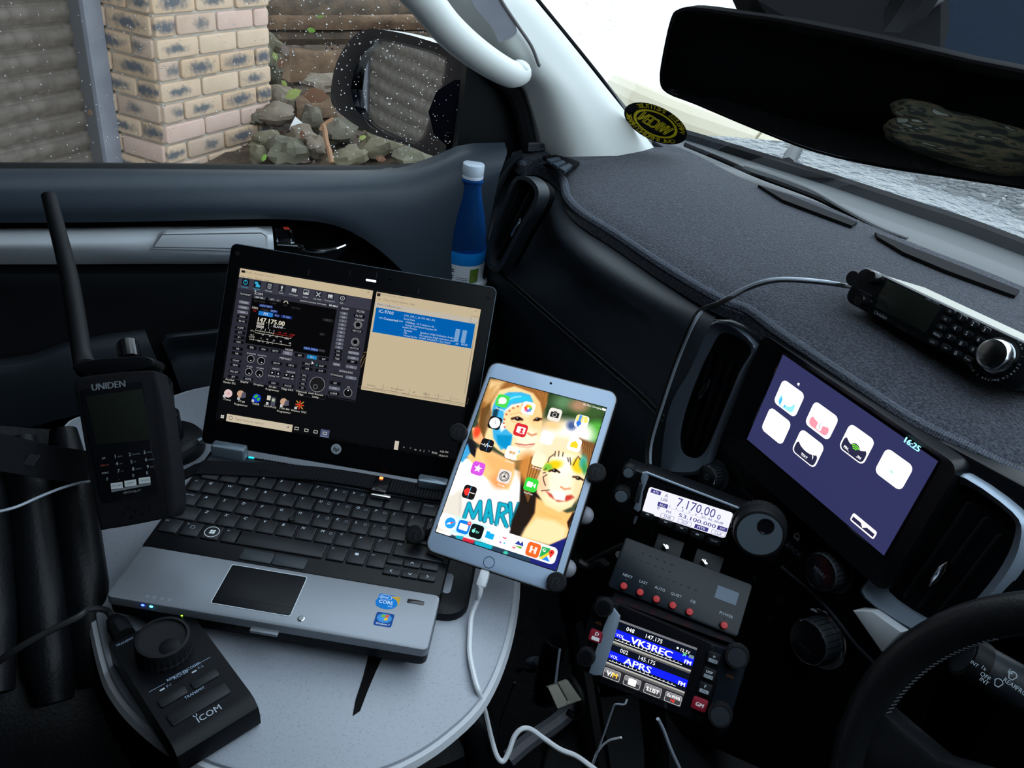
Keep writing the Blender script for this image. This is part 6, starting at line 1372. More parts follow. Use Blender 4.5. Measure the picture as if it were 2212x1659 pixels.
def st(pts, w, col, s=4, k=1.0):
    P = np.array(pts, float); d = np.full(GX.shape, 1e9)
    for a, b in zip(P[:-1], P[1:]):
        e = b - a; t = np.clip(((GX - a[0]) * e[0] + (GY - a[1]) * e[1]) / (e @ e + 1e-9), 0, 1); d = np.minimum(d, np.hypot(GX - a[0] - t * e[0], GY - a[1] - t * e[1]))
    bl(k * sst(d - w / 2, s), col)
# background foliage and bright patches
pg([(900, 200), (1400, 300), (1400, 700), (900, 600)], (40, 62, 34), 30); el(1080, 330, 70, 50, (90, 130, 90), s=60); el(1250, 380, 120, 60, (58, 88, 44), s=60); el(1290, 520, 90, 70, (80, 170, 60), s=50); el(1180, 350, 60, 40, (165, 130, 100), s=40)
el(1060, 540, 150, 90, (255, 250, 240), s=80); el(1150, 540, 120, 80, (255, 252, 248), s=60); el(1000, 480, 70, 40, (240, 200, 140), s=50); el(1130, 480, 30, 30, (70, 90, 140), s=30); el(960, 620, 110, 110, (255, 235, 215), s=70)
# boy: shirt, neck, face, hair
pg([(380, 690), (560, 700), (800, 780), (860, 980), (800, 1250), (180, 1200), (240, 1150), (330, 900)], (250, 250, 250), 14); pg([(240, 1000), (420, 880), (430, 1040), (380, 1180), (230, 1170)], (222, 216, 204), 30); st([(405, 930), (400, 1050)], 8, (200, 195, 190), 12)
pg([(430, 640), (560, 620), (760, 720), (760, 800), (720, 900), (640, 880), (560, 810), (450, 690)], (255, 196, 130), 20); el(660, 840, 60, 55, (240, 140, 80), s=50, k=.7); pg([(540, 640), (700, 700), (780, 720), (720, 820), (600, 770)], (250, 165, 95), 40, .6)
pg([(560, 330), (640, 240), (760, 215), (900, 250), (940, 330), (938, 420), (935, 500), (930, 560), (905, 640), (850, 700), (760, 710), (650, 640), (560, 560), (520, 450)], (255, 214, 160), 10)
el(850, 590, 80, 90, (255, 236, 205), s=60); el(760, 330, 160, 80, (255, 205, 140), s=60, k=.7); el(900, 400, 50, 90, (255, 190, 120), s=40, k=.6)
pg([(480, 490), (530, 500), (560, 560), (540, 610), (490, 580)], (255, 175, 120), 12); el(515, 520, 22, 40, (230, 70, 40), 20, s=18)
pg([(600, 180), (760, 170), (900, 230), (980, 260), (970, 340), (940, 400), (925, 330), (880, 270), (760, 225), (660, 250), (610, 330), (570, 430), (560, 560), (520, 470), (540, 340)], (150, 96, 46), 14)
for i in range(16): st([(600 + i * 4, 200 + i * 2), (575 - i * 1, 330 + i * 8), (545 + i, 470 + i * 5)], 5, ((196, 140, 72), (98, 60, 28), (225, 180, 110))[i % 3], 6, .8)
for i in range(9): st([(900 + i * 8, 240 + i * 4), (945 + i * 2, 330 + i * 4)], 4, ((205, 140, 70), (100, 56, 26))[i % 2], 5, .8)
pg([(600, 180), (700, 190), (640, 260), (590, 330), (560, 320)], (255, 225, 165), 30, .7); el(470, 600, 50, 30, (30, 30, 34), 40, s=10); pg([(460, 570), (510, 640), (500, 690), (450, 640)], (22, 24, 30), 8); pg([(400, 640), (455, 600), (470, 660), (420, 720), (395, 710)], (60, 160, 215), 12)
pg([(545, 370), (600, 330), (610, 400), (590, 480), (560, 560), (530, 480)], (86, 58, 28), 16, .75); pg([(575, 250), (640, 215), (600, 320), (560, 360)], (190, 135, 70), 20, .6)
# boy's shark paint
pg([(640, 300), (720, 262), (800, 262), (860, 280), (882, 330), (820, 330), (740, 345), (690, 400), (680, 480), (745, 540), (735, 610), (670, 640), (620, 560), (610, 440), (615, 360)], (60, 170, 220), 10)
pg([(650, 320), (760, 275), (850, 290), (870, 320), (760, 320), (680, 370)], (40, 190, 225), 14); st([(700, 320), (760, 295), (800, 290)], 6, (190, 225, 235), 6); pg([(620, 380), (660, 360), (640, 440), (612, 430)], (20, 60, 80), 12)
pg([(640, 540), (745, 545), (720, 650), (650, 600)], (10, 140, 195), 14); st([(690, 390), (735, 355), (800, 340)], 10, (255, 255, 255), 12, .8); pg([(655, 470), (690, 460), (700, 500), (670, 520)], (250, 250, 252), 16)
for i, (x, y) in enumerate(((812, 348), (780, 355), (750, 366), (725, 385), (706, 408), (692, 440), (688, 465), (694, 490))): el(x, y, 7, 6, (190, 80, 80), s=4)
st([(742, 436), (775, 428), (808, 442)], 16, (60, 34, 26), 7); el(782, 436, 21, 14, (28, 16, 14), s=5); el(776, 431, 4, 3, (230, 225, 220), s=3); st([(738, 452), (780, 462), (812, 450)], 5, (225, 150, 100), 8, .7); st([(886, 446), (908, 436), (932, 438)], 14, (70, 40, 30), 7); el(908, 440, 17, 13, (28, 16, 14), s=5); el(904, 436, 3, 3, (230, 225, 220), s=3); st([(730, 410), (790, 395), (830, 410)], 5, (200, 140, 90), 8, .6)
st([(845, 530), (870, 545), (900, 535)], 12, (200, 110, 70), 8, .8); st([(765, 598), (830, 608), (888, 600)], 7, (175, 60, 50), 5); st([(780, 612), (840, 624), (880, 612)], 10, (240, 160, 130), 8, .7)
# wording on his shirt
SH = (20, 165, 190); SB = (12, 60, 90)
STK = [[(432, 1078), (462, 990), (488, 1080), (535, 978), (536, 1092)], [(562, 1102), (594, 972), (610, 1112)], [(572, 1066), (606, 1070)], [(640, 1122), (662, 990)], [(662, 992), (702, 1000), (712, 1036), (664, 1066)], [(676, 1066), (706, 1136)], [(730, 988), (740, 1132), (786, 992)]]
for q in STK: st(q, 30, SB, 5)
for q in STK: st(q, 21, SH, 5)
pg([(350, 1190), (420, 1215), (760, 1300), (880, 1330), (880, 1480), (200, 1300)], (40, 60, 80), 10); pg([(420, 1205), (500, 1230), (480, 1260), (410, 1230)], (200, 40, 60), 6); pg([(380, 1195), (425, 1200), (420, 1225), (370, 1215)], SH, 6); pg([(500, 1230), (620, 1260), (600, 1300), (500, 1260)], SH, 6)
# girl: hair, face, neck, dress
pg([(800, 790), (840, 740), (900, 800), (930, 900), (900, 1100), (830, 1250), (720, 1210), (740, 1100), (790, 980)], (34, 26, 22), 12); el(850, 760, 70, 100, (200, 130, 60), s=50); el(1060, 640, 150, 90, (250, 220, 180), s=50); pg([(1180, 560), (1290, 600), (1250, 760), (1210, 700)], (120, 80, 45), 18)
for i in range(14): st([(860 + i * 6, 680 + i * 3), (840 + i * 3, 780 + i * 8), (820 + i * 2, 900 + i * 6)], 5, ((225, 160, 80), (120, 70, 30), (60, 40, 26))[i % 3], 6, .7)
for i in range(10): st([(1190 + i * 8, 590 + i * 5), (1215 + i * 5, 660 + i * 8), (1225 + i * 3, 740 + i * 3)], 4, ((200, 140, 70), (80, 50, 30))[i % 2], 5, .8)
pg([(1100, 1050), (1150, 1040), (1120, 1160), (1100, 1230), (1000, 1260), (800, 1210), (830, 1150), (890, 1050), (900, 950)], (255, 190, 115), 14); pg([(830, 1150), (900, 1080), (1020, 1100), (1100, 1150), (1080, 1230), (980, 1260), (800, 1205)], (255, 228, 180), 30, .8)
pg([(960, 690), (1040, 640), (1150, 640), (1225, 700), (1228, 800), (1180, 930), (1130, 1010), (1050, 1045), (960, 1000), (905, 920), (900, 850), (930, 770)], (255, 222, 170), 12)
el(1060, 880, 110, 110, (255, 240, 210), s=70); el(1080, 740, 90, 70, (255, 244, 225), s=50); el(940, 860, 40, 60, (255, 190, 150), s=40, k=.7); el(1170, 900, 40, 70, (255, 205, 150), s=40, k=.6)
el(1010, 740, 60, 30, (250, 200, 20), -15, s=22); el(975, 752, 30, 24, (120, 190, 60), s=20); el(1180, 740, 50, 50, (250, 200, 30), 20, s=26); el(1205, 720, 24, 44, (60, 165, 150), 10, s=22); el(1215, 760, 16, 40, (60, 150, 90), s=16)
st([(985, 778), (1020, 765), (1050, 785)], 13, (60, 34, 26), 6); st([(1140, 815), (1170, 815), (1205, 835)], 13, (60, 34, 26), 6); el(1020, 774, 17, 12, (26, 14, 12), s=5); el(1174, 824, 17, 12, (26, 14, 12), s=5); el(1014, 770, 4, 3, (230, 225, 220), s=3); el(1168, 820, 4, 3, (230, 225, 220), s=3)
BK = (36, 26, 30)
for q in (((975, 720), (985, 690), (1015, 668)), ((1025, 650), (1020, 680)), ((1048, 648), (1045, 680)), ((1075, 655), (1072, 680)), ((1105, 690), (1110, 715)), ((1140, 740), (1160, 700), (1175, 680)), ((1180, 690), (1185, 700)), ((950, 770), (965, 760)), ((945, 790), (960, 786)), ((970, 800), (945, 815), (950, 845), (960, 870)), ((935, 905), (985, 900)), ((1120, 690), (1125, 735))): st(q, 7, BK, 4, .9)
st([(1060, 880), (1085, 895), (1120, 890)], 12, (215, 120, 80), 8, .8); pg([(960, 905), (1010, 930), (1070, 940), (1130, 930), (1150, 950), (1100, 975), (1040, 978), (985, 942)], (190, 84, 66), 12); pg([(995, 912), (1060, 908), (1100, 935), (1085, 972), (1020, 962)], (255, 248, 235), 10); pg([(1095, 935), (1130, 940), (1120, 965), (1085, 960)], (200, 60, 50), 6)
pg([(980, 1260), (1120, 1200), (1090, 1330), (1020, 1430), (870, 1380)], (28, 34, 110), 8); pg([(860, 1340), (1060, 1330), (1020, 1430), (860, 1390)], (30, 36, 112), 8); pg([(1100, 1110), (1140, 1040), (1150, 1060), (1110, 1160)], (40, 26, 20), 8); st([(1060, 1085), (1000, 1075), (930, 1040)], 8, (255, 170, 90), 18, .6)
el(700, 1310, 16, 12, (60, 190, 170), s=5); img = np.clip(img, 0, 255)
vv = np.stack([U * .001, V * .001, np.full(U.shape, .00006)], -1).reshape(-1, 3)
fs = [(i * NU + j, (i + 1) * NU + j, (i + 1) * NU + j + 1, i * NU + j + 1) for i in range(NV - 1) for j in range(NU - 1)]
L_ = (img / 255).reshape(-1, 3); L_ = np.where(L_ <= .04045, L_ / 12.92, ((L_ + .055) / 1.055) ** 2.4)
me = bpy.data.meshes.new('screen'); me.from_pydata(vv.tolist(), [], fs); me.materials.append(MATS['screen_tablet']); a = me.color_attributes.new('Col', 'FLOAT_COLOR', 'POINT'); a.data.foreach_set('color', np.c_[L_, np.ones(len(L_))].astype(np.float32).ravel())
tscr = mesh_obj('screen', me, TA)
# icons over the wallpaper
pr = Print(TF, .09, .006)
def IK(x, y): return pr.P('I', x, y)
aq = 6.6
def ic(x, y, col, s=1.0): u = IK(x, y); pr.rr(u[0] - aq * s, u[1] - aq * s, u[0] + aq * s, u[1] + aq * s, 3.0 * s, col); return u
dk = [IK(280, 1095), IK(1040, 1335)]; q = [IK(*p) for p in ((290, 1055), (1040, 1275), (1012, 1385), (278, 1150))]; dx0, dx1 = q[0][0] - 1, (q[1][0] + q[2][0]) / 2 + 1; dy1, dy0 = (q[0][1] + q[1][1]) / 2 + .5, (q[2][1] + q[3][1]) / 2 - .5
pr.rr(dx0, dy0, dx1, dy1, 4.5, (232, 232, 236)); pr.rr(dx0 + 14, dy0, dx0 + 52, dy1, 1, (195, 240, 244))
u = ic(680, 320, (70, 205, 80)); pr.disc(u[0], u[1] + .3, 4.2, W_, ry=3.6); pr.poly([(u[0] - 3, u[1] - 1.5), (u[0] - 3.6, u[1] - 4), (u[0] - .5, u[1] - 3)], W_)
u = ic(848, 368, (252, 250, 248))
for i, c in enumerate(((240, 200, 40), (170, 210, 60), (90, 190, 120), (90, 150, 220), (140, 120, 210), (220, 90, 130), (235, 80, 50), (245, 150, 40))): a = math.radians(90 - i * 45); pr.disc(u[0] + 2.6 * math.cos(a), u[1] + 2.6 * math.sin(a), 1.7, c, n=12)
u = ic(1020, 410, (225, 220, 212)); pr.rr(u[0] - 4.4, u[1] - 2.8, u[0] + 4.4, u[1] + 2.6, .8, (40, 40, 42)); pr.rect(u[0] - 1.6, u[1] + 2.4, u[0] + 1.6, u[1] + 3.6, (40, 40, 42)); pr.ring(u[0], u[1], 2.2, .5, (220, 215, 205), 16)
u = ic(1196, 455, (245, 245, 235)); pr.rr(u[0] - 6.2, u[1] - 1, u[0] + 1, u[1] + 6.2, 2, (235, 215, 130)); pr.rect(u[0] - 3.6, u[1] - 5.8, u[0] - 1.2, u[1] + 6.2, (70, 140, 225)); pr.disc(u[0] - 2.4, u[1] - 2.2, 2.4, (50, 110, 210)); pr.poly([(u[0] + 1, u[1] + 6), (u[0] + 4, u[1] + 6), (u[0] + 6, u[1] + 1), (u[0] + 2, u[1] - 1)], (245, 220, 110))
u = ic(630, 463, (22, 22, 24)); pr.disc(u[0], u[1], 5.6, W_, n=26); pr.line((u[0], u[1]), (u[0], u[1] + 3.2), .4, (30, 30, 30)); pr.line((u[0], u[1]), (u[0] + 2, u[1] - 1), .4, (30, 30, 30))
u = ic(798, 510, (205, 40, 48)); pr.rr(u[0] - 4, u[1] - 3, u[0] + 3, u[1] + 3.4, .4, W_); pr.rr(u[0] - 2.2, u[1] - 3.4, u[0] + 4.6, u[1] + 3.4, .4, W_); pr.disc(u[0] + 1.2, u[1] + .9, 1.5, (205, 40, 48)); pr.poly([(u[0] - 1.2, u[1] - 2.8), (u[0] + 3.6, u[1] - 2.8), (u[0] + 1.2, u[1] + .2)], (205, 40, 48))
u = ic(970, 560, (255, 252, 252)); u = ic(1148, 605, (255, 248, 235)); pr.poly([(u[0] - 3.6, u[1] - 3), (u[0] + 3.6, u[1] - 3), (u[0] + 3.6, u[1] + 1), (u[0], u[1] + 4), (u[0] - 3.6, u[1] + 1)], (235, 205, 40))
u = ic(577, 610, (24, 24, 26)); 
for i in range(10): pr.line((u[0] - 6 + i * 1.2, u[1] + (0, .5, -.7, 1.4, -1.8, 2.4, -1.4, .8, -.4, .2)[i]), (u[0] - 4.8 + i * 1.2, u[1] + (.5, -.7, 1.4, -1.8, 2.4, -1.4, .8, -.4, .2, 0)[i]), .45, W_)
pr.rect(u[0] + .9, u[1] - 5.4, u[0] + 1.3, u[1] + 5.4, (50, 150, 225))
u = ic(742, 658, (250, 244, 226)); pr.disc(u[0] - 1.4, u[1] + .2, 1.7, (210, 170, 130)); pr.disc(u[0] + 1.8, u[1] + .2, 1.7, (220, 180, 140)); pr.rect(u[0] + 6, u[1] + 1.5, u[0] + 7, u[1] + 4.5, (90, 190, 225)); pr.rect(u[0] + 6, u[1] - 4, u[0] + 7, u[1] - .5, (190, 200, 60))
u = ic(918, 705, (252, 232, 200)); u = ic(520, 760, (205, 80, 215))
pr.poly([(u[0] + 4.4 * (1 if k % 2 == 0 else .42) * math.cos(math.radians(90 + 36 * k)), u[1] + 4.4 * (1 if k % 2 == 0 else .42) * math.sin(math.radians(90 + 36 * k))) for k in range(10)], W_)
u = ic(692, 812, (222, 214, 208)); pr.ring(u[0], u[1], 5, .9, (66, 64, 66), 28); pr.ring(u[0], u[1], 3.6, .5, (66, 64, 66), 24); pr.disc(u[0], u[1], 1.2, (66, 64, 66))
for k in range(3): a = math.radians(90 + 120 * k); pr.line((u[0], u[1]), (u[0] + 3.4 * math.cos(a), u[1] + 3.4 * math.sin(a)), .6, (66, 64, 66))
u = ic(866, 866, (50, 205, 60)); pr.rr(u[0] - 4.2, u[1] - 2.6, u[0] + 1.6, u[1] + 2.6, 1, W_); pr.poly([(u[0] + 1.8, u[1]), (u[0] + 4.6, u[1] + 2.4), (u[0] + 4.6, u[1] - 2.4)], W_)
u = ic(464, 915, (24, 22, 24)); pr.poly([(u[0] - 5.5, u[1] + 1), (u[0] - 3, u[1] + 4), (u[0], u[1] + 3), (u[0], u[1] - 3), (u[0] - 3, u[1] - 4), (u[0] - 5.5, u[1] - 1)], (235, 50, 45)); pr.rect(u[0] - .2, u[1] - 5.6, u[0] + .3, u[1] + 5.6, (90, 190, 235)); pr.line((u[0], u[1]), (u[0] + 5.6, u[1]), .8, (235, 225, 205))
for x, y, t in ((662, 372, 'Messages'), (832, 415, 'Photos'), (782, 560, 'Photo Album'), (726, 716, 'Contacts'), (672, 868, 'Settings'), (848, 922, 'FaceTime'), (905, 758, 'Reminders')): u = IK(x, y); pr.text(t, u[0], u[1] - .8, 1.6, (255, 255, 255), 'c')
u = ic(340, 1115, (240, 246, 252), .95); pr.disc(u[0], u[1], 5.4, (35, 150, 230), n=24); pr.poly([(u[0] - 4, u[1] - 2.6), (u[0] + .7, u[1] - .8), (u[0] + 4, u[1] + 2.4), (u[0] - .7, u[1] + .8)], (250, 250, 250)); pr.poly([(u[0] + .7, u[1] - .8), (u[0] + 4, u[1] + 2.4), (u[0] - .7, u[1] + .8)], (235, 80, 80))
u = ic(426, 1142, (20, 120, 215), .95); pr.rr(u[0] - 4.4, u[1] - 3, u[0] + 4.4, u[1] + 3, 1, W_); v2 = IK(465, 1118); pr.disc(v2[0], v2[1], 2.0, (225, 50, 60)); pr.text('87', v2[0], v2[1] - .7, 1.4, W_, 'c')
u = ic(510, 1170, (16, 20, 22)); pr.text('tv', u[0] - .6, u[1] - 1.6, 3.2, (130, 235, 215)); pr.disc(u[0] - 2.9, u[1] - .3, 1.7, (130, 235, 215)); pr.disc(u[0] - 2.2, u[1] + 2.0, .6, (130, 235, 215))
u = ic(598, 1195, (240, 250, 252)); pr.rr(u[0] - 4.2, u[1] - 3.4, u[0] + 4.2, u[1] + 2, .5, (20, 165, 225)); pr.rr(u[0] - 4.2, u[1] + 1, u[0] - .5, u[1] + 3.2, .5, (20, 165, 225))
u = ic(682, 1225, (250, 248, 250)); pr.rect(u[0] - 1, u[1] + 1.6, u[0] + 3, u[1] + 2.8, (230, 90, 120)); pr.disc(u[0] - 1.6, u[1] - 2.8, .9, (170, 90, 220)); pr.disc(u[0] + 2.4, u[1] - 2.4, .9, (90, 190, 220))
u = ic(785, 1258, (245, 242, 240), .95); pr.poly([(u[0] - 4, u[1]), (u[0] - 1, u[1] + 4), (u[0] + 1, u[1] + 1.6), (u[0] + 3, u[1] + 4.4), (u[0] + 4.6, u[1])], (40, 60, 150)); pr.poly([(u[0] - 4, u[1] - 1.6), (u[0] + 4, u[1] - .6), (u[0] + 3, u[1] - 3)], (110, 170, 50)); pr.rect(u[0] - 5, u[1] - 4.6, u[0] - 2, u[1] - 2.8, (220, 120, 130))
u = ic(880, 1290, (228, 98, 36)); pr.text('H', u[0], u[1] - 3.2, 6.4, (252, 246, 236), 'c', bold=1.2)
u = ic(968, 1318, (240, 240, 238)); pr.poly([(u[0] - 6, u[1] - 5), (u[0] - 6, u[1] + 5.5), (u[0] + 2, u[1] + 6), (u[0] + 1, u[1] + 1)], (40, 165, 85)); pr.poly([(u[0] - 3, u[1] - 6), (u[0], u[1] - 1), (u[0] + 5, u[1] - 6)], (40, 130, 230)); pr.poly([(u[0] - 6, u[1] - 5.6), (u[0] - 3, u[1] - 6), (u[0] + 4, u[1] + 2), (u[0] + 2, u[1] + 3)], (245, 200, 50)); pr.text('G', u[0] - 4.8, u[1] + 1.4, 3, W_, bold=.4); pr.disc(u[0] + 4, u[1] + 2.8, 2.6, (225, 60, 48)); pr.poly([(u[0] + 1.8, u[1] + 1.6), (u[0] + 6.2, u[1] + 1.6), (u[0] + 4, u[1] - 3)], (225, 60, 48)); pr.disc(u[0] + 4, u[1] + 2.8, .9, (130, 20, 20))
u = IK(1335, 378); pr.text('4G Not Charging', u[0] - 2, u[1] - .2, 1.8, W_, 'r'); pr.rr(u[0] - 1.2, u[1] - .5, u[0] + 2.8, u[1] + 1.6, .3, W_)
for i in range(5): u = IK(620 + i * 27, 1120 + i * 9); pr.disc(u[0], u[1], .5, W_, n=8)
print_part(pr, 'screen_icons', 'screen_tablet', TA, TF)
# grip mount: four rubber fingers on sprung arms, ball socket and stem
GM = thing('tablet_mount', 'black spring grip holding the tablet by its edges, on a ball-joint arm', 'mount', TM @ Matrix.Translation((0, 0, -.03)))
tips = [('I', 1290, 785), ('I', 1030, 1500), ('I', 105, 1188), ('I', 388, 522)]
for k, (zk, x, y) in enumerate(tips):
    c = TF.mm(Z(zk, x, y), 7)
    g = G(); g.lathe([(5, -9), (7, -3), (9.3, 2), (9.3, 6), (8.2, 7.4), (.01, 7.8)], c[0], c[1], 24, TM); fk = g.build('grip_knob', 'rubber', GM, world=True)
    pr = Print(TF, 7.9); 
    pr.line((c[0] - 3, c[1] - 4), (c[0] - 3, c[1] + 3), .9, (46, 48, 52)); pr.line((c[0] - 3, c[1] + 3), (c[0] + 3, c[1] + 3.6), .9, (46, 48, 52)); pr.line((c[0] + 3, c[1] + 3.6), (c[0] + 1, c[1] - .4), .9, (46, 48, 52)); pr.line((c[0] + 1, c[1] - .4), (c[0] + 4, c[1] - 4), .9, (46, 48, 52)); print_part(pr, 'knob_mark', 'ink', fk, TF)
    g = G(); d = np.array(c[:2]) / np.linalg.norm(c[:2]); g.tube([(c[0], c[1], -4), (c[0], c[1], -14), (c[0] * .6, c[1] * .6, -18), (c[0] * .2, c[1] * .2, -20)], 3.6, 8, TM); g.build('grip_arm', 'satin_black', GM, world=True)
for (zk, x, y) in (('I', 1215, 1065), ('I', 1100, 1410)):
    c = TF.mm(Z(zk, x, y), -16); g = G(); g.ell((c[0], c[1], -16), (9, 9, 7), 16, 10, TM); g.build('arm_cap', 'galv_steel', GM, world=True)
g = G(); g.ell((0, 0, -34), (13, 13, 13), 16, 10, TM); g.build('ball', 'rubber', GM, world=True)
b1_, b2_ = TF.W(.0, 0, -.035), onz(1240, 1330, zz(-.70)); b3_ = np.array([-.40, .33, .36])
g = G(1.0); g.tube([b1_, b1_ * .5 + b2_ * .5 + np.array([.0, .02, -.02]), b2_], .016, 10); g.build('stem', 'satin_black', GM, world=True)
g = G(1.0); g.tube([b2_, b2_ * .5 + np.array([-.375, .37, .41]) * .5, np.array([-.375, .37, .405])], .014, 10); g.build('post', 'satin_black', GM, world=True)
# white charging cable with plug
CB = thing('charging_cable', 'white charging cable hanging from the tablet and looping across the console', 'cable', TM @ Matrix.Translation((0, -.11, 0)))
pk = lambda x, y, d: atd(*Z('P', x, y), d)
p0 = TF.mm(Z('P', 335, 205), -3); g = G(); g.rbox(p0[0] - .3, -108, -6, -.5, 9, 17, 2, .8, M=TM); g.build('plug', 'white_plastic', CB, world=True)
g = G(1.0); e = TF.W(p0[0] * .001 - .0003, -.116, -.003); po = lambda x, y, z: onz(*Z('P', x, y), zz(z)); g.tube([e, po(300, 335, -.555), po(285, 370, -.565)], .0026, 8, radii=[.0032, .0026, .0020]); g.build('strain_relief', 'white_plastic', CB, world=True)
g = G(1.0); g.tube([po(290, 360, -.562), po(250, 470, -.574), po(237, 600, -.578), po(236, 740, -.578), po(268, 900, -.577), po(300, 1000, -.58), po(340, 1130, -.61), po(380, 1300, -.64), po(420, 1430, -.655), po(462, 1468, -.66), po(500, 1410, -.655), po(540, 1300, -.645), po(590, 1248, -.64), po(650, 1248, -.64), po(740, 1310, -.64), po(850, 1385, -.64), po(960, 1430, -.64), po(1060, 1500, -.64), po(1140, 1560, -.65)], .0024, 8, sm=6); g.build('lead', 'cable_white', CB, world=True)

# ================================================================ handheld scanner in its black case
HFm = Fr((-.6009, -.0548, zz(-.4385)), 70.8, 38.7, 14.6); HM = HFm.mat()
HS = thing('handheld_scanner', 'black handheld radio scanner in a soft case with tall antenna', 'radio', HM @ Matrix.Translation((0, -.07, -.015)))
hk = lambda x, y, z=0: HFm.mm(Z('E', x, y), z)
cs = [hk(*p) for p in ((440, 400), (480, 300), (640, 330), (1010, 345), (1100, 300), (1140, 400), (1200, 700), (1255, 1240), (1230, 1370), (740, 1470), (690, 1430), (560, 800))]
cs2 = [tuple(p) for p in catmull([hk(*p) for p in ((520, 430), (620, 370), (1060, 330), (1125, 400), (1190, 700), (1250, 1200), (1235, 1365), (1150, 1400), (760, 1470), (700, 1430), (620, 1000), (560, 650))], 4, True)]
g = G(); g.prism(cs2, -36, 0, 3.5, HM, chb=3); g.build('soft_case', 'nylon', HS, world=True)
wn = [tuple(p) for p in [hk(*q, .5) for q in ((575, 470), (1020, 410), (1085, 880), (1140, 1190), (1100, 1225), (745, 1280), (715, 1230), (640, 850))]]
g = G(); g.prism(wn, -1, .8, .4, HM); g.build('case_window', 'gloss_black', HS, world=True)
lc2 = [tuple(hk(*q, 1)) for q in ((615, 520), (1015, 465), (1085, 830), (690, 865))]; g = G(); g.prism(lc2, .4, 1.1, .1, HM); g.build('display', 'lcd_off', HS, world=True)
pr = Print(HFm, 1.15); cg = (120, 128, 132); u = pr.P('E', 660, 478); v2 = pr.P('E', 918, 446); an = math.degrees(math.atan2(v2[1] - u[1], v2[0] - u[0])); pr.text('UNIDEN', u[0], u[1], 5.6, (112, 118, 124), ang=an, bold=.6, sx=.92)
ky = dict(); kd = (170, 178, 182)
for i, t in enumerate(('1', '2', '3', '4', '5', '6', '7', '8', '9')):
    r, c = divmod(i, 3); x, y = 825 + c * 105 + r * 12, 950 + r * 52 - c * 15; u = pr.P('E', x, y); pr.text(t, u[0], u[1] - 1.4, 3.0, kd, 'c', ang=an); pr.text(('SRCH', 'BROWSE', 'MENU', 'LTR', 'HP', 'RANGE', 'LVL', 'AVOID', 'DISP')[i], u[0] + 2, u[1] - 1, 1.1, (120, 126, 130), ang=an)
for x, y, t in ((955, 1088, '0'), (852, 1108, '.'), (1055, 1068, 'E'), (770, 1115, 'F'), (755, 1065, 'FUNC'), (750, 1010, 'REPLAY'), (742, 960, 'ZIP')): u = pr.P('E', x, y); pr.text(t, u[0], u[1] - 1, 2.6 if len(t) == 1 else 1.5, (150, 70, 60) if t == 'REPLAY' else kd, 'c', ang=an)
for x, y, t in ((837, 1158, 'SYSTEM'), (935, 1140, 'DEPT'), (1036, 1120, 'CHAN')):
    u = pr.P('E', x, y); a = math.radians(an); ex, ey = np.array([math.cos(a), math.sin(a)]), np.array([-math.sin(a), math.cos(a)])
    pr.poly([u + ex * 4.8 * sx + ey * 2.6 * sy for sx, sy in ((-1, -1), (1, -1), (1, 1), (-1, 1))], (196, 200, 202)); pr.text(t, u[0], u[1] - .8, 1.6, (40, 40, 42), 'c', ang=an)
a, b = pr.P('E', 798, 1198), pr.P('E', 1080, 1145); pr.line(a, b, 2, (110, 114, 118)); u = pr.P('E', 945, 1200); pr.text('UBCD436-PT', u[0], u[1] - 1, 1.8, (130, 136, 140), 'c', ang=an)
print_part(pr, 'keypad_lettering', 'ink', HS, HFm)['kind'] = 'stuff'
for i, (x, y) in enumerate(((920, 1312), (1015, 1302), (888, 1352), (968, 1340), (1070, 1325), (942, 1385), (1018, 1362))):
    c = hk(x, y); g = G(); g.lathe([(1.5, -.2), (1.5, .15)], c[0], c[1], 10, HM); g.build('speaker_hole', 'gloss_black', HS, world=True)
# top: deck, antenna, knob — in the depth of the case
top = HFm.W(*(hk(780, 330, -18) * .001), -.018)
g = G(); tk = [tuple(q) for q in catmull([hk(*p, -4) for p in ((560, 345), (800, 350), (1060, 315), (1105, 270), (1040, 232), (860, 236), (640, 256), (520, 295))], 4, True)]; g.prism(tk, -34, -4, 2, HM); g.build('top_deck', 'satin_black', HS, world=True)
a1_, a2_ = HFm.W(*(hk(620, 320, -22) * .001), -.022), None
dz = HFm.o @ np.array([0, 0, 0])
base_d = (CM.T @ (a1_ - EYE))[2]; tipd = base_d + .07
g = G(1.0); g.tube([a1_, atd(*Z('E', 585, 200), base_d + .022), atd(150, 600, base_d + .048), atd(105, 422, tipd)], .0072, 12, radii=[.0095, .0085, .008, .0068], sm=3); g.build('antenna', 'rubber', HS, world=True)
c1 = HFm.W(*(hk(935, 265, -20) * .001), -.020); d1 = (CM.T @ (c1 - EYE))[2]; c2_ = atd(*Z('E', 915, 150), d1 + .012)
g = G(1.0); g.tube([c1, c2_], .0095, 14, sm=1); g.build('volume_knob', 'gloss_black', HS, world=True)
dsc = onz(*Z('E', 1215, 740), TZ + .03); DK = thing('puck_stand', 'round black disc base standing on the table behind the handheld scanner', 'base', (dsc[0], dsc[1], TZ))
g = G(1.0); g.lathe([(.036, TZ), (.036, TZ + .012), (.033, TZ + .016), (.014, TZ + .018), (.012, TZ + .05), (.01, TZ + .052)], dsc[0], dsc[1], 28); g.build('disc', 'satin_black', DK, world=True)
bk = HFm.W(.005, -.02, -.036); g = G(1.0); g.tube([np.array([dsc[0], dsc[1], TZ + .045]), np.array([dsc[0], dsc[1], TZ + .09]), bk - HFm.n * .02, bk], .008, 8); g.build('arm', 'satin_black', DK, world=True)
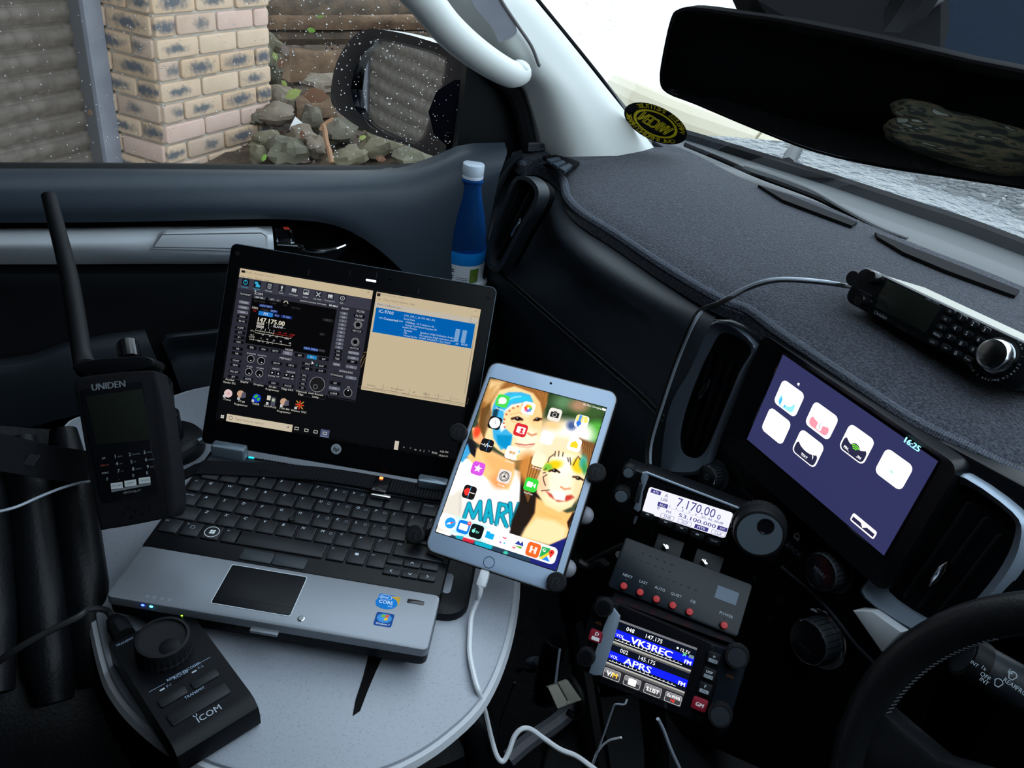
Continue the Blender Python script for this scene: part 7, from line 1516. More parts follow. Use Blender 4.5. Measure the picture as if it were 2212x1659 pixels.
# strap to the left and thin headphone lead
SR = thing('scanner_strap', 'black webbing strap running from the scanner to the left edge', 'strap', atd(*Z('E', 300, 980), .66))
g = G(1.0); P5 = [atd(*Z('E', x, y), d) for x, y, d in ((640, 1030, .72), (500, 1010, .70), (320, 985, .68), (200, 960, .66), (60, 930, .64), (-120, 900, .62))]; g.ribbon(P5, (-.2, -.1, .9), .030, .002); g.build('webbing', 'nylon', SR, world=True)
g = G(1.0)
for i in range(5): x = 195 + i * 16; g.tube([atd(*Z('E', x + 25, 935 + i * 2), .655), atd(*Z('E', x - 25, 1005 + i * 2), .655)], .0004, 4, sm=1)
g.build('webbing_stitch', 'stitch', SR, world=True)
EL = thing('earphone_lead', 'thin grey lead running left from behind the scanner', 'cable', atd(100, 1060, .64))
g = G(1.0); g.tube([atd(*Z('E', x, y), d) for x, y, d in ((640, 1128, .70), (560, 1142, .685), (430, 1180, .67), (280, 1240, .65), (120, 1310, .63), (-30, 1350, .62))], .0012, 6); g.build('lead', 'cable_grey', EL, world=True)

# ================================================================ remote encoder on the table
RF = Fr((0, 0, TZ + .028), 0, 90); 
qa, qb, qc = [onz(*p, TZ + .028) for p in ((233, 1388), (400, 1306), (375, 1632))]
RF.o = qa; ex = (qb - qa); ex[2] = 0; ex /= np.linalg.norm(ex); RF.x = ex; RF.n = np.array([0, 0, 1.]); RF.y = np.cross(RF.n, RF.x); RMx = RF.mat()
rk = lambda x, y, z=0: RF.mm(Z('F', x, y), z)
wR = np.linalg.norm(qb - qa) * 1000; hR = abs(RF.mm((541, 1538))[1] + RF.mm((375, 1632))[1]) / 2
RC = thing('remote_encoder', 'black remote tuning controller with large dial on the front left of the table', 'controller', RMx @ Matrix.Translation((.03, -.06, -.028)))
g = G(); prof = [(0, -27.5), (0, -6), (-2, -1), (-5, 0), (-hR + 14, 0), (-hR + 8, -1.2), (-hR + 2.5, -6), (-hR, -14), (-hR, -24), (-hR + 3, -27.5)]
n = len(prof); vs = [(0, y, z) for y, z in prof] + [(wR, y, z) for y, z in prof]; g.add(vs, [tuple(range(n)), tuple(range(n, 2 * n))[::-1]] + [(i, n + i, n + (i + 1) % n, (i + 1) % n) for i in range(n)], RMx); g.build('housing', 'satin_black', RC, world=True, smooth=30)
c = rk(1050, 825, 14); Rd = 17.5
c = RF.mm(Z('F', 1042, 818), 17)
g = G(); g.lathe([(22, 0), (22, 3), (21.4, 4), (21.4, 15), (20.5, 17), (18.3, 17.4), (17.6, 15.4), (.01, 15.0)], c[0], c[1], 56, RMx, flute=(.7, 21)); dl = g.build('dial', 'rubber', RC, world=True, smooth=25)
c3 = RF.mm(Z('F', 1088, 882), 15); g = G(); g.lathe([(8, 14.8), (8, 15.6), (7.4, 15.8)], c3[0], c3[1], 28, RMx); g.build('dimple_rim', 'satin_black', dl, world=True)
g = G(); g.lathe([(7.3, 15.7), (6, 15.0), (3, 14.2), (.01, 13.9)][::-1], c3[0], c3[1], 28, RMx); g.build('finger_dimple', 'gloss_black', dl, world=True)
for nm, (x, y, w, h) in dict(function_key=(1105, 1200, 24, 8.5), function_key_b=(1312, 1085, 24, 8.5), transmit_key=(1275, 1245, 52, 12)).items():
    p = rk(x, y, 1); g = G(); g.rbox(p[0], p[1], -.5, 1.2, w * .9, h, 2, .6, M=RMx); g.build('key', 'key_black', RC, world=True)
pr = Print(RF, .05); kc = (150, 170, 195)
def rt(x, y, t, h, **k): u = pr.P('F', x, y); pr.text(t, u[0], u[1], h, kc, **k)
rt(1075, 1105, 'REMOTE ENCODER', 2.3, sx=.92); rt(1118, 1092, 'RC-28', 2.8, sx=1.1); u0, u1 = pr.P('F', 955, 1172), pr.P('F', 1058, 1115); pr.line(u0, (u1[0], u0[1]), .35, kc); u0, u1 = pr.P('F', 1248, 1000), pr.P('F', 1348, 948); pr.line(u1, (u0[0], u1[1]), .35, kc)
for x, y, t in ((1072, 1142, 'F-1'), (1275, 1025, 'F-2')): rt(x, y, t, 2.2)
for x, y in ((1040, 1155), (1245, 1040)): u = pr.P('F', x, y); pr.rr(u[0] - 2, u[1] - .7, u[0] + 2, u[1] + .7, .6, (175, 185, 195))
rt(748, 882, 'TRANSMIT', 2.0); rt(1140, 672, 'LINK', 1.8)
pr.z = 1.3; rt(1188, 1218, 'TRANSMIT', 2.3); pr.z = .1; u = pr.P('F', 1275, 1368); pr.text('ICOM', u[0], u[1], 5.2, (170, 180, 195)); pr.ring(u[0] + .6, u[1] + 7.6, 1.6, .6, (170, 180, 195), 14)
print_part(pr, 'lettering', 'ink', RC, RF)['kind'] = 'stuff'
p = rk(1170, 680, 0); g = G(); g.ell((p[0], p[1], .3), (1.5, 1, .6), 10, 6, RMx); g.build('link_light', 'led_green', RC, world=True)
UC = thing('encoder_lead', 'black data lead with moulded plug leaving the back of the remote controller', 'cable', onz(*Z('F', 740, 720), TZ + .01))
g = G(1.0); pf = lambda x, y, z: onz(*Z('F', x, y), TZ + z); g.tube([pf(800, 815, .013), pf(755, 745, .013), pf(720, 700, .014)], .008, 10, radii=[.009, .009, .0055]); g.build('plug', 'rubber', UC, world=True)
g = G(1.0); g.tube([pf(722, 705, .014), pf(690, 655, .02), (pf(630, 638, .028)), pf(560, 645, .034), pf(500, 690, .036), pf(300, 790, .034), pf(120, 890, .03), pf(-60, 1010, .02)], .0028, 8); g.build('lead', 'cable_black', UC, world=True)
# ================================================================ radios on the centre console
def flat_knob(fr, k, x, y, r, h, z0, parent, name='knob', m='rubber', cap='satin_black', seg=40):
    c = fr.mm(Z(k, x, y), z0 + h); M = fr.mat(); g = G()
    g.lathe([(r * 1.06, z0), (r * 1.06, z0 + h * .25), (r, z0 + h * .35), (r, z0 + h * .88), (r * .93, z0 + h)], c[0], c[1], seg, M, flute=(r * .05, r * .97)); kb = g.build(name, m, parent, world=True, smooth=25)
    g = G(); g.lathe([(r * .78, z0 + h - .3), (r * .76, z0 + h + .5), (.01, z0 + h + .7)], c[0], c[1], 28, M); g.build('knob_face', cap, kb, world=True); return kb, c
# ---- HF transceiver head
HFt = Fr((-.4197, .4281, zz(-.4707)), 48.8, 15.8, -.2); HTM = HFt.mat()
RA = thing('transceiver', 'black transceiver head with white backlit display reading 7.170.00 and large tuning knob', 'radio', HTM @ Matrix.Translation((0, -.026, -.02)))
rm = lambda x, y, z=0: tuple(HFt.mm(Z('K', x, y), z))
g = G(); g.prism([rm(*p) for p in ((215, 112), (350, 165), (380, 158), (1240, 490), (1330, 500), (1560, 640), (1500, 900), (1400, 960), (1130, 860), (1050, 830), (420, 580), (300, 545), (75, 460), (60, 410), (160, 150))], -28, 0, 3, HTM, chb=2); g.build('case', 'satin_black', RA, world=True)
g = G(); g.prism([rm(*p, 2) for p in ((345, 165), (385, 160), (400, 200), (350, 330), (330, 480), (310, 500), (270, 470), (290, 400), (340, 280), (330, 215))], -2, 2.5, 1, HTM); g.build('bevel', 'radio_bevel', RA, world=True)
g = G(); g.tube([(*rm(*p, 1), 1) for p in ((375, 160), (700, 285), (1000, 400), (1235, 492))], 1.3, 8, HTM); g.build('top_edge', 'radio_bevel', RA, world=True)
g = G(); g.prism([rm(*p, 3) for p in ((318, 250), (352, 262), (318, 420), (268, 410))], 0, 4, 1, HTM); g.build('side_key', 'dash_leather', RA, world=True)
q = [np.array(rm(*p, 1)) for p in ((412, 268), (1122, 520), (1042, 740), (345, 478))]; hx0, hx1, hy1, hy0 = (q[0][0] + q[3][0]) / 2, (q[1][0] + q[2][0]) / 2, (q[0][1] + q[1][1]) / 2, (q[2][1] + q[3][1]) / 2
g = G(); g.rbox((hx0 + hx1) / 2, (hy0 + hy1) / 2, -.5, .8, hx1 - hx0 + 9, hy1 - hy0 + 8, 4, .4, M=HTM); g.build('bezel', 'gloss_black', RA, world=True)
g = G(); g.rbox((hx0 + hx1) / 2, (hy0 + hy1) / 2, 0, 1.0, hx1 - hx0 + .6, hy1 - hy0 + .6, 3, .1, M=HTM); lc_ = g.build('display', 'gloss_black', RA, world=True)
pr = Print(HFt, 1.02, .006); LW = (232, 232, 246); LN = (62, 58, 128); pr.rr(hx0, hy0, hx1, hy1, 2.6, LW); wD, hD = hx1 - hx0, hy1 - hy0
hd = lambda u, v: (hx0 + wD * u, hy0 + hD * v)
pr.rect(*hd(.03, .80), *hd(.15, .95), LN); pr.text('ATS', *hd(.09, .83), 2.2, LW, 'c'); pr.text('A', *hd(.20, .80), 3.4, LN); pr.textw('7.170.00', *hd(.36, .60), 9.0, wD * .45, LN); pr.text('0', *hd(.84, .60), 5, LN)
pr.text('LSB', *hd(.17, .64), 3.0, LN); pr.rect(*hd(.15, .40), *hd(.27, .56), LN); pr.text('ALC', *hd(.21, .43), 2.4, LW, 'c'); pr.textw('1__3__5__7__9__20_40_60dB', *hd(.29, .47), 2.3, wD * .64, LN); pr.text('B', *hd(.16, .28), 3.2, LN); pr.text('FM', *hd(.27, .25), 2.8, LN); pr.textw('53.100.000', *hd(.42, .25), 3.8, wD * .44, LN, bold=.15); pr.rect(*hd(.88, .24), *hd(.995, .40), LN); pr.text('FST', *hd(.94, .27), 2.2, LW, 'c')
for u0, t, iv in ((.22, 'TNR', 0), (.43, 'SCP', 0), (.63, 'MTR', 1), (.83, 'CLA', 0)):
    a, b = hd(u0, .03), hd(u0 + .16, .19); (pr.rect(*a, *b, LN) if iv else pr.ring_rr(*a, *b, .4, .3, LN)); pr.text(t, *hd(u0 + .08, .06), 2.6, LW if iv else LN, 'c')
print_part(pr, 'display_image', 'screen_lcd', lc_, HFt)
for i, (x, y) in enumerate(((390, 520), (545, 585), (680, 635), (815, 690), (960, 745))):
    p = rm(x, y, 3); g = G(); g.rbox(p[0], p[1] - 1.5, -3, 3, 13, 6, 1.5, 1, M=HTM); bt = g.build('soft_key', 'key_black', RA, world=True)
    pr = Print(HFt, 3.03)
    if i == 4: pr.text('DLAR', p[0], p[1] - 1, 1.8, (200, 205, 215), 'c')
    else: pr.rr(p[0] - 1.6, p[1] - .6, p[0] + 1.6, p[1] + .8, .4, (200, 205, 215))
    print_part(pr, 'key_mark', 'ink', bt, HFt)
flat_knob(HFt, 'K', 225, 165, 6.0, 11, 0, RA, cap='brushed_metal'); flat_knob(HFt, 'K', 165, 365, 7.5, 12, 0, RA, cap='brushed_metal')
c = HFt.mm(Z('K', 1345, 690), 20); g = G(); g.lathe([(25, -2), (25.5, 3), (25, 6), (23.4, 7), (23.4, 17), (22.4, 19.5), (20.4, 20), (20, 19.2)], c[0], c[1], 72, HTM, flute=(.5, 23)); tk_ = g.build('tuning_knob', 'rubber', RA, world=True, smooth=25)
g = G(); g.lathe([(20.2, 19), (19.8, 20), (.01, 20.2)], c[0], c[1], 48, HTM); g.build('knob_face', 'brushed_metal', tk_, world=True)
c4 = HFt.mm(Z('K', 1400, 622), 20.5); g = G(); g.lathe([(7.6, 20), (7.4, 20.7), (6.8, 20.9), (6, 20.4), (3, 20.25), (.01, 20.2)], c4[0], c4[1], 28, HTM); g.build('finger_dimple', 'gloss_black', tk_, world=True)
# ---- flat black controller with red buttons
BF = Fr((-.3875, .4051, zz(-.5257)), 45.7, 53.6, -.4); BMx = BF.mat()
BX = thing('antenna_controller', 'flat black control box with six red push buttons', 'controller', BMx @ Matrix.Translation((0, 0, -.02)))
q = [BF.mm(p) for p in ((1350, 1160), (1623, 1263), (1594, 1379), (1314, 1266))]; bx0, bx1, by1, by0 = (q[0][0] + q[3][0]) / 2, (q[1][0] + q[2][0]) / 2, (q[0][1] + q[1][1]) / 2, (q[2][1] + q[3][1]) / 2
g = G(); g.rbox((bx0 + bx1) / 2, (by0 + by1) / 2, -24, -1, bx1 - bx0 - 2, by1 - by0 - 2, 3, .5, M=BMx); g.build('case', 'satin_black', BX, world=True)
g = G(); g.rbox((bx0 + bx1) / 2, (by0 + by1) / 2, -1, 1, bx1 - bx0, by1 - by0, 3, .5, M=BMx); g.build('front_panel', 'radio_panel', BX, world=True)
bk_ = lambda x, y, z=1: BF.mm(Z('K', x, y), z)
pr = Print(BF, 1.03)
for x, y, lx, ly, t in ((187, 1128, 220, 1045, 'NEXT'), (327, 1182, 355, 1100, 'LAST'), (466, 1240, 495, 1155, 'AUTO'), (606, 1293, 635, 1208, 'QUIET'), (749, 1350, 778, 1265, 'F/B'), (1045, 1465, 1062, 1378, 'POWER')):
    c = bk_(x, y, 5); g = G(); g.lathe([(3.4, .5), (3.4, 4.6), (2.9, 5.4), (.01, 5.6)], c[0], c[1], 20, BMx); g.build('push_button', 'red_button', BX, world=True)
    u = bk_(lx, ly); pr.text(t, u[0], u[1] - 1, 2.5, (190, 200, 210), 'c'); u = bk_(lx - 12, ly + 30); pr.rect(u[0] - 1.2, u[1] - .5, u[0] + 1.2, u[1] + .5, (58, 64, 72))
for r_, (x0_, y0_, n_) in enumerate(((245, 950, 10), (270, 885, 6), (350, 850, 5))):
    for i in range(n_): u = bk_(x0_ + i * 62, y0_ + i * 24); pr.rect(u[0] - 1.2, u[1] - .5, u[0] + 1.2, u[1] + .5, (48, 54, 62))
q = [bk_(*p) for p in ((990, 1120), (1172, 1192), (1142, 1297), (960, 1228))]; pr.rect((q[0][0] + q[3][0]) / 2, (q[2][1] + q[3][1]) / 2, (q[1][0] + q[2][0]) / 2, (q[0][1] + q[1][1]) / 2, (120, 132, 148))
print_part(pr, 'panel_lettering', 'ink', BX, BF)
# mounting tabs with screws
for x, y, a, b in ((540, 795, 475, 700), (875, 928, 770, 810)):
    c = bk_(x, y, 2); MT = thing('mount_tab', ('left' if x < 600 else 'right') + ' steel mounting tab with cross-head screw under the transceiver', 'bracket', BMx @ Matrix.Translation((c[0] * .001, c[1] * .001, -.002)))
    g = G(); g.rbox(c[0] + 3, c[1] + 2, -2, 0, 26, 18, 1, .3, M=BMx); g.build('plate', 'dark_plastic', MT, world=True); g = G(); g.lathe([(3.8, 0), (3.6, 1.4), (2, 2.2), (.01, 2.3)], c[0], c[1], 18, BMx); g.build('screw', 'chrome', MT, world=True)
# ---- colour-screen mobile radio head
FF = Fr((-.3285, .3517, zz(-.5446)), 42, 35.6, 4.2); FMx = FF.mat()
FT = thing('mobile_radio', 'black mobile radio control head with blue colour screen reading VK3REC and APRS', 'radio', FMx @ Matrix.Translation((0, -.036, -.02)))
fk_ = lambda x, y, z=0: tuple(FF.mm(Z('L', x, y), z))
g = G(); g.prism([fk_(*p) for p in ((330, 115), (470, 130), (560, 165), (1560, 580), (1640, 610), (1900, 680), (1930, 760), (1890, 950), (1760, 1330), (1720, 1500), (1620, 1560), (1480, 1450), (1310, 1390), (1180, 1330), (330, 985), (250, 910), (150, 870), (115, 780), (200, 480), (290, 180))], -24, 0, 3, FMx, chb=2); g.build('case', 'satin_black', FT, world=True)
g = G(); g.prism([fk_(*p, 3) for p in ((500, 190), (585, 300), (560, 400), (455, 740), (385, 925), (300, 925), (250, 895), (330, 640), (410, 400))], -1, 3.2, 1.2, FMx); g.build('bevel', 'radio_bevel', FT, world=True)
g = G(); g.prism([fk_(*p, 1) for p in ((570, 175), (1560, 590), (1480, 900), (1310, 1380), (1200, 1330), (360, 990), (400, 920), (590, 300))], -1, 1.4, .6, FMx); g.build('screen_bezel', 'gloss_black', FT, world=True)
g = G(); g.prism([fk_(*p, 2) for p in ((1590, 620), (1900, 690), (1925, 780), (1840, 1060), (1760, 1330), (1530, 1250), (1600, 1000))], -1, 1.2, .8, FMx); g.build('dial_panel', 'radio_panel', FT, world=True)
q = [np.array(fk_(*p, 1.6)) for p in ((585, 318), (1402, 655), (1205, 1272), (375, 915))]; fx0, fx1, fy1, fy0 = (q[0][0] + q[3][0]) / 2, (q[1][0] + q[2][0]) / 2, (q[0][1] + q[1][1]) / 2, (q[2][1] + q[3][1]) / 2
fw, fh = fx1 - fx0, fy1 - fy0; fd = lambda u, v: (fx0 + fw * u, fy1 - fh * v)
g = G(); g.rbox((fx0 + fx1) / 2, (fy0 + fy1) / 2, 1, 1.6, fw + 1, fh + 1, 1, .1, M=FMx); sc_ = g.build('screen', 'gloss_black', FT, world=True)
pr = Print(FF, 1.62, .006); NB = (10, 14, 26); BLU = (16, 28, 225)
pr.rect(fx0, fy0, fx1, fy1, NB)
def fr_(u0, v0, u1, v1, c): a, b = fd(u0, v0), fd(u1, v1); pr.rect(a[0], b[1], b[0], a[1], c)
fr_(0, 0, 1, .035, (96, 98, 104)); fr_(0, .17, 1, .30, BLU); fr_(0, .37, 1, .41, (150, 148, 140)); fr_(0, .40, 1, .43, (70, 70, 72)); fr_(0, .54, 1, .66, BLU); fr_(0, .735, 1, .76, (160, 158, 150)); fr_(0, .76, 1, .80, (80, 80, 82)); fr_(0, .80, 1, 1, (34, 34, 38))
pr.text('048', *fd(.13, .135), 3.4, W_); pr.text('147.175', *fd(.38, .135), 3.4, W_); pr.text('12.7V', *fd(.82, .14), 2.6, W_); pr.disc(*fd(.78, .11), .9, W_); pr.textw('VK3REC', *fd(.22, .305), 5.6, fw * .52, W_, bold=.6); pr.text('VOL', *fd(.03, .28), 2.6, W_); fr_(.11, .285, .21, .30, W_); pr.text('FM', *fd(.90, .305), 3.4, W_, bold=.3)
pr.text('002', *fd(.13, .51), 3.4, (225, 228, 232)); pr.text('145.175', *fd(.37, .51), 3.4, (225, 228, 232)); pr.textw('APRS', *fd(.21, .665), 5.6, fw * .34, (205, 212, 225), bold=.6); pr.text('VOL', *fd(.03, .645), 2.6, W_); pr.text('FM', *fd(.90, .665), 3.4, W_, bold=.3)
for v in (.325, .685):
    fr_(.03, v + .012, .88, v + .018, W_)
    for i in range(16): a = fd(.08 + i * .05, v + .012); pr.rect(a[0] - .2, a[1], a[0] + .2, a[1] + 1.2, W_)
u = fd(.88, .165); pr.line((u[0] - 1.5, u[1] - 1.5), (u[0] + 1.5, u[1] + 1.5), .7, (120, 230, 140)); pr.line((u[0] - 1.5, u[1] + 1), (u[0] + 1.2, u[1] - 1.2), .7, (120, 230, 140)); u = fd(.96, .165); pr.rr(u[0] - 2.2, u[1] - 1.4, u[0] + 2.2, u[1] + 1.4, .4, (96, 120, 130))
for i, (u0, u1) in enumerate(((.0, .23), (.26, .49), (.52, .75), (.78, 1.0))):
    a, b = fd(u0 + .01, .825), fd(u1 - .01, .985); pr.rr(a[0], b[1], b[0], a[1], 1.2, (190, 190, 192)); pr.rr(a[0] + .35, b[1] + .35, b[0] - .35, a[1] - .35, 1.0, (52, 52, 56)); pr.rr(a[0] + .8, (a[1] + b[1]) / 2, b[0] - .8, a[1] - .7, .6, (120, 120, 124))
    xm, ym = (a[0] + b[0]) / 2, (a[1] + b[1]) / 2
    if i == 0: pr.text('V/', xm + .6, ym - 2, 4.2, W_, 'r', bold=.3); pr.text('M', xm + .8, ym - 2, 4.2, (250, 190, 40), bold=.3)
    elif i == 1: pr.rr(a[0] + 4, b[1] + 1.6, b[0] - 4, a[1] - 1.2, .6, W_)
    elif i == 2: pr.text('S.LIST', xm, ym - 1.6, 3.4, W_, 'c', bold=.25, sx=.9)
    else: pr.text('Tx PWR', xm, ym + .3, 2.5, W_, 'c', sx=.9); pr.text('HI', xm, ym - 3, 2.5, (240, 50, 40), 'c', bold=.2)
print_part(pr, 'screen_image', 'screen_tft', sc_, FF)
for x, y, r_ in ((405, 215, 8), (215, 740, 8)): flat_knob(FF, 'L', x, y, r_, 11, 0, FT)
for x, y, r_ in ((1815, 735, 10), (1635, 1355, 10)): flat_knob(FF, 'L', x, y, r_, 12, 0, FT, cap='dash_leather')
pr = Print(FF, 1.3)
for x, y, t in ((355, 375, 'VOL'), (255, 638, 'VOL'), (1745, 935, 'DIAL'), (1660, 1210, 'DIAL')): u = pr.P('L', x, y); pr.text(t, u[0], u[1] - .8, 2.1, (150, 92, 44), 'c')
print_part(pr, 'dial_lettering', 'ink', FT, FF)
for x, y, t, t2 in ((1570, 745, 'o', 'LOCK'), (1520, 910, 'DISP', 'SETUP'), (1475, 1065, 'F', 'MW')):
    p = fk_(x, y, 3); g = G(); g.rbox(p[0], p[1], 0, 3, 11.5, 10, 1.5, .7, M=FMx); b_k = g.build('key', 'key_black', FT, world=True); pr = Print(FF, 3.03); pr.text(t, p[0], p[1] + .8, 2.6 if len(t) == 1 else 2.0, (210, 218, 226), 'c', bold=.2); pr.rr(p[0] - 3.8, p[1] - 3.6, p[0] + 3.8, p[1] - .6, .4, (170, 178, 188)); pr.text(t2, p[0], p[1] - 3, 1.7, (20, 22, 26), 'c'); print_part(pr, 'key_lettering', 'ink', b_k, FF)
for x, y, t in ((330, 512, 'D'), (1418, 1230, 'GM')):
    p = fk_(x, y, 3); g = G(); g.rbox(p[0], p[1], 0, 3.2, 13, 10.5, 2, .8, M=FMx); b_k = g.build('key', 'dark_red', FT, world=True); pr = Print(FF, 3.25); pr.text(t, p[0], p[1] - (1.6 if t == 'GM' else -.8), 3.2, W_, 'c', bold=.4, ital=.15)
    if t == 'D': pr.rr(p[0] - 3.6, p[1] - 3.6, p[0] + 3.6, p[1] - .4, .4, W_)
    print_part(pr, 'key_lettering', 'ink', b_k, FF)
# oval badge and grey diamond on the bracket between box and radio
pr_b = thing('radio_bracket', 'black steel bracket between the control box and the colour radio, with oval badge', 'bracket', BMx @ Matrix.Translation((0, -.03, -.03)))
g = G(1.0); slab(g, [[BF.W(-.055, -.024, -.012), BF.W(.055, -.024, -.012)], [FF.W(-.055, .036, -.006), FF.W(.060, .036, -.006)]], BF.n, .003); g.build('plate', 'satin_black', pr_b, world=True, smooth=0)
g = G(1.0); g.tube([FF.W(0, -.01, -.024), FF.W(-.005, -.03, -.05), np.array([-.33, .40, .47]), np.array([-.335, .41, .403])], .013, 8); g.build('stalk', 'satin_black', pr_b, world=True)
pm = BF.o + BF.y * -.030 + BF.n * -.009
BFb = Fr(pm, 45.7, 45, -.4); pr = Print(BFb, 0); u = BFb.mm(Z('K', 180, 1238)); pr.ring(u[0], u[1], 9.5, .8, (110, 116, 122), 28, ry=.42); pr.text('YAESU', u[0], u[1] - 1.4, 2.6, (110, 116, 122), 'c'); q = [BFb.mm(Z('K', *p)) for p in ((345, 1298), (425, 1298), (478, 1358), (398, 1352))]; pr.poly([tuple(p) for p in q], (150, 156, 160)); print_part(pr, 'badge', 'ink', pr_b, BFb)

# ================================================================ scanner on the dash mat
SF = Fr((-.4111, .6192, zz(-.2739)), 1.4, 15, 3.4); SMx = SF.mat()
DSn = thing('dash_scanner', 'black desktop scanner radio with silver dial resting on the dash mat', 'radio', SMx @ Matrix.Translation((0, -.026, -.05)))
mk = lambda x, y, z=0: tuple(SF.mm(Z('M', x, y), z))
q = [np.array(mk(*p)) for p in ((1010, 130), (2200, 640), (920, 390), (2160, 1040))]; 
SX0, SX1, SY1, SY0 = min(q[0][0], q[2][0]), 96, (q[0][1] + q[1][1]) / 2, (q[2][1] + q[3][1]) / 2
g = G(); g.rbox((SX0 + SX1) / 2, (SY0 + SY1) / 2, -12, 0, SX1 - SX0, SY1 - SY0, 9, 3, M=SMx, chb=1); g.build('front_panel', 'satin_black', DSn, world=True)
g = G(); g.rbox((SX0 + SX1) / 2 + 3, (SY0 + SY1) / 2 + 0, -95, -14, SX1 - SX0 - 14, SY1 - SY0 - 3, 2, .5, M=SMx); g.build('case', 'scanner_beige', DSn, world=True)
lq = [np.array(mk(*p, .5)) for p in ((1175, 230), (1610, 400), (1500, 600), (1120, 430))]; la, lb2, lt, lbm = (lq[0][0] + lq[3][0]) / 2, (lq[1][0] + lq[2][0]) / 2, (lq[0][1] + lq[1][1]) / 2, (lq[2][1] + lq[3][1]) / 2
g = G(); g.rbox((la + lb2) / 2, (lt + lbm) / 2, -.5, .5, lb2 - la, lt - lbm, 1, .2, M=SMx); g.build('display', 'lcd_off', DSn, world=True)
pr = Print(SF, .1); u = pr.P('M', 1112, 465); pr.text('Uniden', u[0], u[1], 3.4, (150, 156, 162), sx=1.05); u = pr.P('M', 1490, 358); pr.text('UBC-9000', u[0], u[1], 2.3, (150, 156, 162)); u = pr.P('M', 1290, 560); pr.text('Bearcat', u[0], u[1] - 1.2, 2.2, (42, 46, 50), ital=.2); u = pr.P('M', 1165, 198); pr.text('SQ', u[0], u[1] - 1, 1.8, (120, 126, 132)); u = pr.P('M', 1075, 365); pr.text('VOL', u[0], u[1] - 1, 1.8, (120, 126, 132)); u = pr.P('M', 1000, 285); pr.text('TUNE / ANTENNA', u[0], u[1] - 1, 1.4, (96, 100, 106))
for i, t in enumerate('SCAN / SEARCH'):
    a = 70 - i * 9.2; u = pr.P('M', 2000, 770); r_ = 20; pr.text(t, u[0] + r_ * math.cos(math.radians(a)), u[1] + r_ * math.sin(math.radians(a)), 1.8, (190, 196, 202), 'c', ang=a - 90)
for i, t in enumerate('HOLD / RESUME'):
    a = 225 + i * 7.0; u = pr.P('M', 2000, 770); r_ = 22; pr.text(t, u[0] + r_ * math.cos(math.radians(a)), u[1] + r_ * math.sin(math.radians(a)), 1.8, (190, 196, 202), 'c', ang=a + 90)
print_part(pr, 'front_lettering', 'ink', DSn, SF)
for x, y in ((1100, 195), (1015, 365)):
    c = mk(x - 15, y, 9); g = G(); g.lathe([(6.4, 0), (6.2, 7.5), (5.4, 9), (.01, 9.2)], c[0], c[1], 24, SMx, flute=(.3, 6)); g.build('knob', 'gloss_black', DSn, world=True)
keys_ = [(1658, 450, 'F1'), (1625, 508, 'F2'), (1592, 566, 'F3'), (1562, 622, 'MENU'), (1530, 675, 'L/O'), (1745, 500, '1'), (1832, 545, '2'), (1918, 588, '3'), (1702, 575, '4'), (1788, 615, '5'), (1876, 660, '6'), (1660, 642, '7'), (1745, 688, '8'), (1832, 735, '9'), (1625, 715, '.no'), (1708, 760, '0'), (1790, 800, 'E yes')]
for x, y, t in keys_:
    c = mk(x + 12, y, 1.6); g = G(); g.prism(rr_pts(c[0], c[1], 9 if len(t) < 3 else 10, 5.6, 2.7, 4), -.5, 1.8, .7, SMx); kk = g.build('key', 'key_black', DSn, world=True); pr = Print(SF, 1.83); pr.text(t, c[0] - (1 if len(t) == 1 else 0), c[1] - (1.6 if len(t) == 1 else .9), 3.3 if len(t) == 1 else 1.8, (205, 210, 216), 'c'); print_part(pr, 'key_lettering', 'ink', kk, SF)
c = mk(1975, 790, 14); c0_ = mk(2010, 760, 0); g = G(); g.lathe([(15.5, 0), (15.5, 1.5), (13.5, 2), (13.2, 10), (12.2, 13.2), (10, 14)], *mk(2000, 768, 7), 40, SMx); dk_ = g.build('dial', 'knob_metal', DSn, world=True); cdl = mk(2000, 768, 7); g = G(); g.lathe([(10.2, 13.8), (9, 13.2), (.01, 12.6)][::-1], *cdl, 32, SMx); g.build('dial_face', 'galv_steel', dk_, world=True)
c = mk(985, 215, -10); g = G(); g.lathe([(8, -13), (8, -7), (7, -5)], c[0] - 2, c[1], 16, SMx); g.build('bracket_knob', 'rubber', DSn, world=True)
# its leads
for nm, lb, r_, m_, dz_, off in (('scanner_lead', 'grey lead arching from the dash scanner over the mat edge and down past the vent', .0016, 'cable_grey', .004, 0), ('scanner_power_lead', 'black lead running beside the grey one from the dash scanner down past the vent', .0026, 'cable_black', 0, 7)):
    CBL = thing(nm, lb, 'cable', onz(1678, 610, zz(-.29)))
    pa = [mk(945 + off, 262 + off, -30)]
    L0 = [SF.W(pa[0][0] * .001, pa[0][1] * .001, -.03)] + [onz(px + off * .2, py + off * .4, zz(zv)) for px, py, zv in ((1766, 606, -.272 + dz_), (1678, 602, -.268 + dz_), (1613, 620, -.282 + dz_), (1560, 649, -.298))] + [ony(px - off, py + off * .4, yv) for px, py, yv in ((1521, 668, .475), (1498, 700, .468), (1468, 770, .472), (1437, 859, .47), (1407, 960, .465), (1402, 1040, .455), (1370, 1130, .45))]
    g = G(1.0); g.tube(L0, r_, 8); g.build('lead', m_, CBL, world=True)

